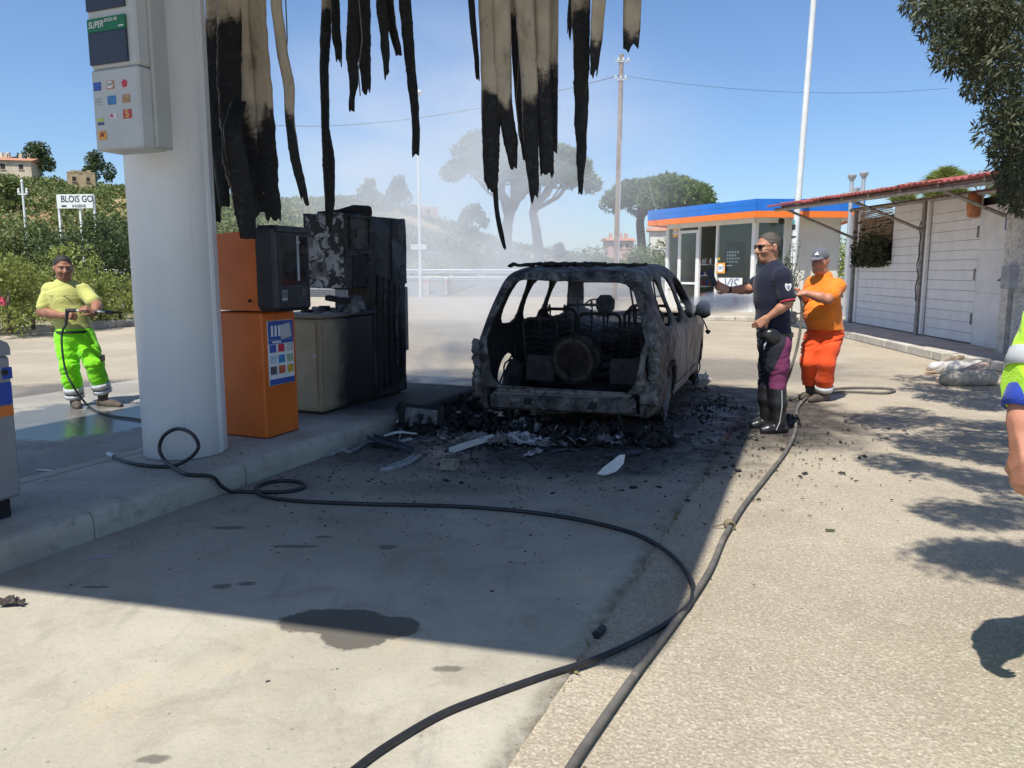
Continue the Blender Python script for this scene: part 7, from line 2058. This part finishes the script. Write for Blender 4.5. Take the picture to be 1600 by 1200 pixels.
# ------------------------------------------------------------------ hoses
def smooth_path(P, n=8):
    """Catmull-Rom through P"""
    P = [Vector(p) for p in P]; out = []
    for i in range(len(P) - 1):
        a, b, c, d = P[max(i - 1, 0)], P[i], P[i + 1], P[min(i + 2, len(P) - 1)]
        for k in range(n):
            t = k / n; out.append(.5 * ((2 * b) + (c - a) * t + (2 * a - 5 * b + 4 * c - d) * t * t + (3 * b - a - 3 * c + d) * t ** 3))
    out.append(P[-1]); return out
HOSEB = mat('black_rubber_hose', (.018, .018, .020), .42, 0, .3, 8, .15, 80, dirt=(.07, .065, .055), ds=5, dlo=.58, dhi=.75)
HOSEG = mat('dusty_grey_hose', (.115, .105, .092), .75, 0, .25, 6, .3, 80, dirt=(.24, .21, .17), ds=7, dlo=.5, dhi=.72)
HR = .0125
G = lambda u, v, z=HR + .012: gp(u, v, z)
IZ = ISZ + HR
KS = (gp(290, 741, IZ) - isl(0, 0)).dot(D)
pts = [gp(176, 712, IZ), gp(200, 722, IZ), gp(235, 728, IZ), gp(270, 728, IZ), gp(296, 716, IZ + .05), gp(310, 698, IZ + .13), gp(300, 678, IZ + .20), gp(278, 670, IZ + .22), gp(257, 680, IZ + .18), gp(249, 700, IZ + .09), gp(258, 720, IZ + .015), gp(282, 737, IZ), isl(-.06, KS, IZ), isl(.020, KS + .10, ISZ - .015), isl(.036, KS + .16, .08), isl(.06, KS + .22, HR + .016),
       G(372, 768), G(410, 769), G(448, 768), G(474, 762), G(470, 754), G(440, 751), G(408, 757), G(400, 768), G(420, 777), G(470, 783), G(560, 787), G(650, 789), G(750, 793), G(850, 803), G(930, 817), G(1000, 837), G(1050, 868), G(1079, 905), G(1081, 935), G(1055, 965), G(1000, 998), G(930, 1030), G(850, 1056), G(760, 1088), G(690, 1116), G(620, 1156), G(560, 1198), G(480, 1270), G(380, 1400)]
hs = thing('black_hose', 'long black rubber hose looping from the island across the concrete', 'hose', (0, 0, 0))
mb = MB(); mb.tube(smooth_path(pts, 8), HR, 10); mb.build('tube', HOSEB, hs, smooth=True)
mb = MB(); mb.tube([gp(170, 709, IZ), gp(178, 713, IZ)], [.017, .016], 10); mb.build('coupling', GALV, hs)
HG = .015; G2 = lambda u, v, z=HG + .006: gp(u, v, z)
hand_p = Vector(at(1246, 457, 8.5))
pts = [at(1238, 459, 8.42), hand_p, at(1252, 470, 8.5), at(1252, 500, 8.52), at(1246, 540, 8.5), at(1235, 580, 8.5), gp(1226, 606, .10), gp(1232, 624, HG), G2(1262, 616), G2(1310, 607), G2(1370, 606), G2(1398, 609), G2(1380, 614), G2(1320, 612), G2(1270, 618), G2(1248, 634), G2(1244, 655), G2(1242, 676), G2(1228, 705), G2(1200, 742), G2(1168, 782), G2(1148, 812), G2(1130, 842), G2(1112, 885), G2(1088, 925), G2(1050, 978), G2(1010, 1030), G2(975, 1078), G2(940, 1128), G2(890, 1202), G2(830, 1310)]
hs2 = thing('grey_hose', 'dusty grey hose running from the orange-clad worker towards the camera', 'hose', (0, 0, 0))
mb = MB(); mb.tube(smooth_path(pts, 8), HG, 10); mb.build('tube', HOSEG, hs2, smooth=True)
q_ = G2(1140, 821); mb = MB()
for k in range(5): mb.tube([q_ + Vector((math.cos(a) * .024, .012 * (k - 2), .004 + math.sin(a) * .024)) for a in np.linspace(0, 6.28, 12)], .006, 5)
mb.tube([q_ + Vector((-.01, 0, .02)), q_ + Vector((-.06, .0, .0)), q_ + Vector((-.095, .015, -.01))], .005, 5); mb.build('cord_tie', mat('cord', (.20, .16, .10), .9), hs2)
mb = MB(); mb.tube([at(1226, 460, 8.38), at(1243, 458.5, 8.46)], [.011, .017], 10); mb.build('nozzle', GALV, hs2)
pts = [Vector(gun) + Vector((-.05, .015, -.13)), at(97, 520, 8.05), at(97, 545, 8.02), at(103, 580, 8.0), at(116, 606, 8.0), gp(134, 630, .06), gp(152, 643, .025), gp(178, 650, .025), gp(215, 655, .025), gp(300, 668, .025)]
hs3 = thing('lance_hose', 'thin dark green hose trailing from the pressure lance behind the column', 'hose', (0, 0, 0))
mb = MB(); mb.tube(smooth_path(pts, 8), .011, 9); mb.build('tube', mat('dark_green_hose', (.018, .032, .022), .45), hs3, smooth=True)

# ------------------------------------------------------------------ wreckage on the floor
ALU = mat('smoked_aluminium', (.42, .43, .44), .45, .3, .2, 8, .2, 30, dirt=(.04, .038, .036), ds=6, dlo=.5, dhi=.72)
ALUD = mat('blued_metal', (.075, .085, .105), .5, .3, .3, 8, .2, 30, dirt=(.02, .02, .02), ds=6, dlo=.5, dhi=.7)
WPL = mat('scorched_white_plastic', (.62, .60, .56), .6, 0, .12, 8, .2, 30, dirt=(.05, .045, .04), ds=8, dlo=.58, dhi=.68)
def channel(pts, w, h, mm, label, nm='metal_strip', z=.02):
    """U-profile strip bent along points of the floor"""
    P = smooth_path([gp(u, v, zz) for u, v, zz in pts], 6); V = []; n = len(P)
    for i, p in enumerate(P):
        t_ = (P[min(i + 1, n - 1)] - P[max(i - 1, 0)]).normalized(); s_ = t_.cross(Vector((0, 0, 1))).normalized(); u_ = s_.cross(t_)
        for a, b in ((-.5, 1), (-.5, 0), (.5, 0), (.5, 1)): V.append(p + s_ * w * a + u_ * h * b)
    F = [(i * 4 + k, i * 4 + k + 1, i * 4 + k + 5, i * 4 + k + 4) for i in range(n - 1) for k in range(3)]
    o = MB().add(V, F).build(nm, mm); o.modifiers.new('s', 'SOLIDIFY').thickness = .004
    return tag(o, label, 'metal strip', 'bent ceiling strips on the floor')
channel([(496, 716, .015), (520, 710, .015), (536, 703, .06), (548, 706, .05), (572, 693, .02), (590, 688, .03)], .02, .012, ALU, 'wavy pale strip nearest the island kerb')
channel([(578, 684, .07), (612, 694, .04), (640, 704, .015)], .085, .03, ALUD, 'wide dark channel lying across the pale strips')
channel([(612, 694, .02), (628, 690, .02), (643, 686, .03)], .03, .012, ALU, 'short pale strip behind the dark channel')
channel([(592, 735, .015), (615, 731, .015), (637, 723, .018), (653, 713, .02)], .05, .025, ALU, 'curved pale strip in front of the heap')
channel([(706, 706, .015), (735, 696, .03), (762, 688, .05), (774, 684, .06)], .055, .03, WPL, 'straight white strip leading to the crumpled foil')
channel([(860, 706, .02), (890, 702, .03), (905, 705, .02)], .02, .012, ALUD, 'short dark strip between foil and white shard')
channel([(944, 712, .03), (975, 709, .04), (1003, 706, .03)], .03, .02, ALUD, 'dark strip lying behind the white shard')
channel([(600, 682, .03), (622, 676, .06), (650, 678, .03)], .03, .01, WPL, 'thin cream strip close to the burnt box')
def crumple(u, v, w, d, h, mm, label, seed, nm, cat, n=22, z0=.012, rot=0):
    """crushed sheet: a folded height field with a torn outline"""
    c = gp(u, v, 0); q = random.Random(seed); V = []; F = []; ok = {}
    for i in range(n + 1):
        for j in range(n + 1):
            x, y = (i / n - .5), (j / n - .5); rr = math.hypot(x, y) * 2
            e = mnoise.noise(Vector((x * 3 + seed, y * 3, 0))) * .35
            if rr + e > .92: continue
            r1 = abs(mnoise.noise(Vector((x * 5 + seed, y * 5, 1)))); r2 = abs(mnoise.noise(Vector((x * 11, y * 11 + seed, 2))))
            z = h * max(0, (1 - rr * .7)) * (.35 + 1.5 * r1 + .7 * r2) + .004
            p = Matrix.Rotation(rot, 3, 'Z') @ Vector((x * w + .02 * mnoise.noise(Vector((x * 9, y * 9, 5))), y * d, z))
            ok[(i, j)] = len(V); V.append(c + p + Vector((0, 0, z0)))
    for i in range(n):
        for j in range(n):
            k = [(i, j), (i + 1, j), (i + 1, j + 1), (i, j + 1)]
            if all(a in ok for a in k): F.append(tuple(ok[a] for a in k))
    o = MB().add(V, F).build(nm, mm); o.modifiers.new('s', 'SOLIDIFY').thickness = .003
    return tag(o, label, cat)
FOIL = mat('sooty_foil', (.40, .40, .40), .55, .1, .35, 14, .3, 30, dirt=(.035, .033, .032), ds=10, dlo=.46, dhi=.62)
crumple(812, 694, .55, .36, .10, FOIL, 'crumpled whitish foil sheet behind the burnt car', 3, 'crumpled_foil', 'debris')
crumple(780, 700, .22, .22, .14, mat('ash_brown_sheet', (.13, .12, .11), .8, 0, .4, 14, .4, 30), 'small grey crushed sheet left of the whitish foil', 9, 'crushed_sheet', 'debris', 16)
crumple(1000, 682, .50, .30, .10, CHAR, 'black crushed panel under the rear right corner of the car', 14, 'crushed_wreckage', 'debris')
crumple(905, 690, .6, .22, .05, CHAR, 'flat charred sheet between the foil and the car', 5, 'charred_sheet', 'debris')
crumple(700, 668, .5, .25, .06, CHAR, 'charred flakes heap left of the car', 8, 'charred_heap', 'debris')
crumple(858, 700, .34, .16, .05, ASHG, 'grey ash-coated sheet right of the whitish foil', 27, 'ash_sheet', 'debris', 16)
crumple(1236, 664, .20, .16, .09, mat('black_cloth', (.02, .02, .02), .7), 'black crumpled rag behind the tall black boots', 31, 'black_rag', 'rag', 16)
crumple(18, 951, .16, .06, .04, mat('burnt_rag', (.05, .04, .036), .85, 0, .4, 20, .4, 40, dirt=(.20, .18, .16), ds=14, dlo=.55, dhi=.7), 'small burnt scrap on the sunlit concrete at the left edge', 33, 'burnt_scrap', 'debris', 16)
for k, (u, v, w, d, h, mm, lb) in enumerate([(745, 690, .30, .2, .09, ASHG, 'grey buckled sheet between the white strip and the island'), (640, 668, .34, .22, .10, CHAR, 'black buckled sheet in front of the burnt box'), (672, 650, .28, .2, .12, ASHG, 'grey buckled sheet beside the burnt box'),
        (945, 694, .40, .2, .08, ASHG, 'grey torn sheet under the middle of the car tail'), (1018, 700, .30, .18, .07, CHAR, 'black torn sheet nearest the slab edge behind the car'), (600, 700, .26, .16, .05, CHAR, 'black torn scrap under the pale strips'), (835, 712, .30, .10, .04, FOIL, 'thin whitish torn strip in front of the foil')]):
    crumple(u, v, w, d, h, mm, lb, 50 + 3 * k, 'buckled_sheet', 'debris', 16, rot=k * .7)['group'] = 'buckled sheets behind the car'
# the thick black heap of ash and torn sheet under the tail of the car and over to the pump
def heap(n, pts, spread, s0, s1, hmax, mm, nm, label, seed):
    rg = np.random.default_rng(seed); base = np.array([(-1, -.6, -.2), (1, -.5, -.1), (.8, .7, -.2), (-.7, .6, 0), (-.5, -.3, .25), (.6, -.2, .35), (.4, .5, .2), (-.5, .4, .3)])
    fb = np.array([(0, 1, 5, 4), (1, 2, 6, 5), (2, 3, 7, 6), (3, 0, 4, 7), (4, 5, 6, 7), (3, 2, 1, 0)])
    k = rg.integers(0, len(pts), n); P0 = np.array(pts)[k]; off = rg.normal(0, 1, (n, 2)) * spread
    d = np.exp(-(off ** 2).sum(1) / (2 * spread ** 2)); c = np.stack([P0[:, 0] + off[:, 0], P0[:, 1] + off[:, 1], d * hmax * rg.random(n) + .012], 1)
    s = rg.uniform(s0, s1, n); A = rg.normal(size=(n, 3, 3)); Qm, _ = np.linalg.qr(A); sc = np.stack([np.ones(n), rg.uniform(.3, .9, n), rg.uniform(.08, .5, n)], 1)
    B = base[None] * (s[:, None] * sc)[:, None]; V = np.einsum('nij,nkj->nki', Qm, B) + c[:, None]; V[..., 2] = np.maximum(V[..., 2], .011)
    return tag(npmesh(nm, V.reshape(-1, 3), (fb[None] + 8 * np.arange(n)[:, None, None]).reshape(-1, 4), mm), label, 'debris', kind='stuff')
hp = [tuple(gp(u, v)[:2]) for u, v in ((690, 650), (720, 660), (760, 672), (820, 682), (870, 690), (920, 688), (970, 685), (1010, 690), (660, 640), (700, 632), (740, 640), (640, 672))]
heap(1100, hp, .17, .015, .095, .12, CHAR, 'wreckage_heap', 'thick black heap of ash and torn scraps behind the car', 5)
heap(330, hp, .20, .015, .06, .13, ASHG, 'ash_scraps', 'grey ashy scraps in the black heap', 6)
heap(90, hp, .22, .015, .05, .12, ALU, 'metal_scraps', 'small bright metal scraps in the black heap', 7)
hq = [tuple(gp(u, v)[:2]) for u, v in ((1100, 612), (1115, 625), (1095, 640), (1080, 655), (1130, 640))]
heap(260, hq, .15, .01, .035, .04, CHAR, 'wreckage_heap', 'black ash along the right side of the car', 8)
# white shard
c = gp(955, 728, .085); out = [(-.105, -.075), (-.05, -.08), (.03, -.045), (.085, .02), (.10, .09), (.06, .085), (.0, .03), (-.06, -.02)]
mb = MB(); Mx = Matrix.Translation(c) @ Matrix.Rotation(R(52), 4, 'X') @ Matrix.Rotation(R(10), 4, 'Y')
mb.prism([(a * 1.05, b * 1.0) for a, b in out], .0, .014, M=Mx); tag(mb.build('white_shard', WPL), 'pointed white plastic shard with black edge in front of the car', 'debris')
mb = MB(); c = gp(703, 735, 0); mb.box(c + Vector((0, 0, .045)), (.125, .10, .07), R(-8), bev=.006); bx_ = mb.build('beige_block', mat('beige_block', (.26, .23, .17), .8, 0, .2, 9, .3, 30, dirt=(.08, .07, .055), ds=9, dlo=.5, dhi=.7)); tag(bx_, 'small beige block lying on the concrete behind the car', 'block')
for k in range(3):
    m2 = MB(); m2.box(c + Vector((-.04 + .04 * k, -.045, .083)), (.012, .05, .012), R(-8)); m2.build('rib', MATS['beige_block'], bx_)
# burnt box tipped against the island
c = isl(.17, 2.0); o = thing('burnt_box', 'burnt metal box tipped over against the end of the island', 'box', (c.x, c.y, 0), R(20))
Mx = Matrix.Rotation(R(-24), 3, 'X') @ Matrix.Rotation(R(10), 3, 'Y')
for cc_, dd_ in (((0, 0, .14), (.40, .015, .22)), ((0, .22, .15), (.40, .015, .22)), ((-.2, .11, .15), (.015, .22, .22)), ((.2, .11, .15), (.015, .22, .22)), ((0, .11, .05), (.40, .22, .015))):
    m2 = MB(); m2.box(Mx @ Vector(cc_), dd_, Mx, bev=.004); m2.build('side', random.choice([CHAR, ASHG]), o)
m2 = MB(); m2.box(Mx @ Vector((0, -.012, .14)), (.30, .006, .14), Mx); m2.build('label_plate', ASHG, o)
m2 = MB(); m2.box(Mx @ Vector((.02, .12, .20)), (.34, .18, .10), Matrix.Rotation(.4, 3, 'Z') @ Mx, bev=.03); m2.build('melted_lump', CHAR, o)
mb = MB(); c = gp(937, 987, .018); mb.tube([c + Vector((-.018, -.03, 0)), c + Vector((.016, .03, 0))], .017, 12); tag(mb.build('pipe_stub', HOSEB), 'short black pipe stub at the edge of the concrete', 'pipe')
mb = MB(); mb.tube([gp(57, 734, .02), gp(80, 735, .018), gp(104, 731, .02)], [.012, .014, .010], 6, sq=.4); tag(mb.build('white_scrap_strip', WPL), 'white plastic strip lying in the shade left of the column', 'debris')
mb = MB(); mb.box(gp(150, 871, .016), (.06, .012, .002), R(20)); mb.box(gp(166, 869, .016), (.03, .01, .002), R(5)); tag(mb.build('blue_paper_scrap', mat('paper_blue', (.35, .40, .52), .6)), 'tiny bluish paper scrap on the concrete by the kerb', 'paper', kind='stuff')
mb = MB(); mb.box(gp(1297, 828, .012), (.05, .014, .010), R(-15), bev=.003); tag(mb.build('green_twig', mat('dull_green', (.05, .075, .03), .8)), 'small dull green scrap on the asphalt', 'debris')
# pale lump by the front wheel
crumple(1101, 597, .20, .16, .10, mat('white_ash', (.55, .52, .47), .9), 'pale ash lump beside the car\'s front wheel', 41, 'ash_lump', 'debris', 14)
# charred crumbs
rng = np.random.default_rng(77)
def crumbs(n, cx, cy, sx, sy, s0, s1, z, mm, nm, label, lim=None):
    x = rng.normal(cx, sx, n); y = rng.normal(cy, sy, n); s = rng.uniform(s0, s1, n) * rng.uniform(.4, 1, n)
    a = rng.uniform(0, 6.28, n); Vv = []; Ff = []
    base = np.array([(-1, -.6, 0), (1, -.5, 0), (.8, .7, 0), (-.7, .6, 0), (-.5, -.2, .6), (.6, -.1, .8), (.3, .4, .5), (-.4, .4, .7)])
    fb = np.array([(0, 1, 5, 4), (1, 2, 6, 5), (2, 3, 7, 6), (3, 0, 4, 7), (4, 5, 6, 7), (3, 2, 1, 0)])
    ca, sa = np.cos(a), np.sin(a)
    B = base[None] * s[:, None, None] * np.stack([np.ones(n), rng.uniform(.35, 1, n), rng.uniform(.3, .8, n)], 1)[:, None]
    X = B[..., 0] * ca[:, None] - B[..., 1] * sa[:, None] + x[:, None]; Y = B[..., 0] * sa[:, None] + B[..., 1] * ca[:, None] + y[:, None]
    Vv = np.stack([X, Y, B[..., 2] + z], 2).reshape(-1, 3); Ff = (fb[None] + 8 * np.arange(n)[:, None, None]).reshape(-1, 4)
    if lim is not None:
        k = lim(x, y); Ff = Ff[np.repeat(k, 6)]
    return tag(npmesh(nm, Vv, Ff, mm), label, 'debris', kind='stuff')
offisl = lambda x, y: ((x + 1.77) * N.x + (y - 5.25) * N.y) > .03
crumbs(3000, .2, 6.2, 1.2, .8, .004, .016, .012, CHAR, 'charred_crumbs', 'charred crumbs strewn over the concrete', offisl)
crumbs(1500, .5, 7.0, 1.1, .8, .010, .040, .010, CHAR, 'charred_flakes', 'charred flakes heaped round the car', offisl)
crumbs(420, 1.9, 8.2, .32, .9, .003, .010, .004, CHAR, 'charred_crumbs', 'charred crumbs on the asphalt beside the car')
crumbs(420, -.4, 4.6, .8, .7, .004, .010, .012, CHAR, 'charred_crumbs', 'scattered specks of soot on the lane', offisl)
crumbs(340, .3, 6.6, 1.0, .35, .010, .030, .014, ASHG, 'ash_flakes', 'grey ash flakes among the wreckage', offisl)
crumbs(240, -2.0, 5.6, .35, .9, .004, .010, ISZ, CHAR, 'soot_specks', 'soot specks on the pump island', lambda x, y: (((x + 1.77) * N.x + (y - 5.25) * N.y) < -.05) & (((x + 1.77) * N.x + (y - 5.25) * N.y) > -ISW + .05))
crumbs(900, 3.2, 5.6, 1.7, 2.2, .003, .009, .0, mat('gravel_grit', (.36, .33, .28), .9, 0, .3, 20), 'asphalt_grit', 'loose grit on the asphalt')
crumbs(60, 3.0, 4.4, 1.2, 1.4, .005, .011, .0, mat('dry_leaf', (.36, .27, .10), .85, 0, .3, 30), 'dry_leaves', 'dry leaf bits on the asphalt')
# weeds along the slab joint
P = []
for k in range(260):
    s = random.uniform(-3.2, 2.4); c = isl(edge_n + random.uniform(-.01, .03), s, .0)
    if mnoise.noise(Vector((s * 2.2, 0, 0))) < .0: continue
    P.append(np.array(c) + V3(0, 0, .012))
Vv, Fv, tone = leaf_quads(np.array(P), .022, rng, .3, -.8); tag(npmesh('joint_weeds', Vv, Fv, mat('dry_weed', (.17, .14, .055), .9), attrs={'tone': tone}), 'dry weeds in the slab joint', 'weeds', kind='stuff')

# ------------------------------------------------------------------ sacks and timber by the platform
SACK = mat('plastic_sack', (.52, .50, .46), .55, 0, .18, 9, .3, 20, dirt=(.28, .22, .15), ds=7, dlo=.55, dhi=.75)
def sack(u, v, L, w, h, rz, mm, label):
    c = gp(u, v, 0); g = Field((-L, -L, -.02), (L, L, .35), .014); d = Vector((math.cos(rz), math.sin(rz), 0)); a = -np.array(d) * (L / 2 - w * .5); b = -a
    g.cone((a[0], a[1], h * .5), (b[0], b[1], h * .5), w * .45, w * .5, .02); g.D = g.D; g.warp(lambda X, Y, Z: .012 * sn(X, Y, Z, 28) + .006 * sn(X, Y, Z, 60, 2) + np.maximum(0, Z - h) * .8); g.cut((0, 0, 0), (0, 0, -1))
    o = g.mesh('sack', mm, None); o.location = (c.x, c.y, 0); return tag(o, label, 'sack', 'sacks beside the shed platform')
sack(1478, 583, .62, .20, .17, R(20), SACK, 'pale plastic sack lying between the timbers')
sack(1512, 602, .78, .24, .19, R(6), mat('grey_sack', (.36, .32, .26), .7, 0, .2, 9, .3, 20), 'dull grey-brown sack lying nearest the camera by the platform')
sack(1508, 588, .60, .20, .24, R(14), SACK, 'pale sack heaped on the others against the kerb')
TIMB = mat('raw_timber', (.42, .30, .19), .85, 0, .25, 6, .4, 30)
def beam(a, b, w, h, label, mm=TIMB):
    a, b = Vector(a), Vector(b); d = b - a; M_ = d.to_track_quat('X', 'Z').to_matrix(); mb = MB(); mb.box((a + b) / 2, (d.length, w, h), M_, bev=.006); return tag(mb.build('timber_beam', mm), label, 'timber', 'timbers beside the shed platform')
beam(gp(1452, 577, .05), gp(1502, 558, .16), .10, .06, 'long raw timber leaning on the platform kerb')
beam(gp(1468, 594, .05), gp(1540, 568, .24), .13, .05, 'broad raw board resting over the sacks', mat('pinkish_board', (.40, .29, .24), .85, 0, .25, 6, .4, 30))
beam(gp(1446, 583, .03), gp(1490, 576, .05), .04, .03, 'thin stick in front of the timbers')

# ------------------------------------------------------------------ smoke and spray
def volume(name, label, c, r, dens, col, scale, lo, hi, rotz=0.0, aniso=.0, stretch=(1, 1, 1), fall=1.0, rim=.25):
    """ellipsoid of smoke, thinning out to its rim and torn by noise"""
    mb = MB(); nseg = 20
    prof_ = [(max(1e-4, math.sin(math.pi * k / 12)), -math.cos(math.pi * k / 12)) for k in range(13)]
    mb.lathe(prof_, (0, 0, 0), nseg); t = NT(name); t.t.nodes.remove(t.b)
    pv = t.n('ShaderNodeVolumePrincipled'); t.l(pv.outputs[0], t.out.inputs['Volume'])
    pv.inputs['Color'].default_value = col + (1,); pv.inputs['Anisotropy'].default_value = aniso
    v = t.coord('Object'); ln = t.n('ShaderNodeVectorMath'); ln.operation = 'LENGTH'; t.l(v, ln.inputs[0])
    f = t.ramp(ln.outputs['Value'], rim, .98, 1, 0)
    n_ = t.noise(scale, 4, .6, t.coord('Object', scale=stretch), .6)
    dn = t.math('MULTIPLY', t.math('MULTIPLY', f, t.ramp(n_, lo, hi)), dens); t.l(dn, pv.inputs['Density'])
    o = mb.build(name, t.mat); o.location = c; o.scale = r; o.rotation_euler = (0, 0, rotz) if not isinstance(rotz, tuple) else rotz
    return tag(o, label, 'smoke' if 'smoke' in name else 'spray', kind='stuff')
volume('smoke', 'pale smoke drifting behind the burnt car and pumps', (-1.2, 18.5, 3.9), (6.8, 8.5, 3.9), .20, (.92, .96, 1.0), 2.1, .30, .66, 0, .25, (1, .8, 1.2), 1, .15)
volume('drifting_smoke', 'thin low smoke drifting behind the car towards the pumps', (-.4, 13.5, 1.35), (3.8, 3.2, 1.6), .42, (.92, .96, 1.0), 1.9, .32, .68, 0, .2)
volume('low_smoke', 'thin smoke curling at the foot of the burnt pump', (-.75, 9.0, .40), (1.0, .9, .6), 1.6, (.9, .93, 1.0), 2.6, .38, .70, 0, .2)
volume('pump_smoke', 'wisp of smoke rising at the side of the burnt pump', (-1.05, 8.0, 1.25), (.25, .35, .6), .9, (.9, .93, 1.0), 2.6, .42, .72, 0, .2)
volume('cabin_smoke', 'thin smoke hanging inside the burnt car', (1.15, 9.3, 1.02), (.75, 1.0, .5), .75, (.88, .91, .96), 2.2, .30, .66, R(-19), .2)
a, b = Vector(at(1222, 461, 8.36)), Vector(at(1082, 478, 9.6)); mid = (a + b) / 2; dd = b - a
volume('water_spray', 'white water mist from the hose hitting the car window', mid + dd * .12, (dd.length * .62, .30, .17), 8.0, (.96, .97, 1.0), 2.4, .25, .62, (0, -math.atan2(dd.z, math.hypot(dd.x, dd.y)), math.atan2(dd.y, dd.x)), .3, (.7, 1.2, 1.2))
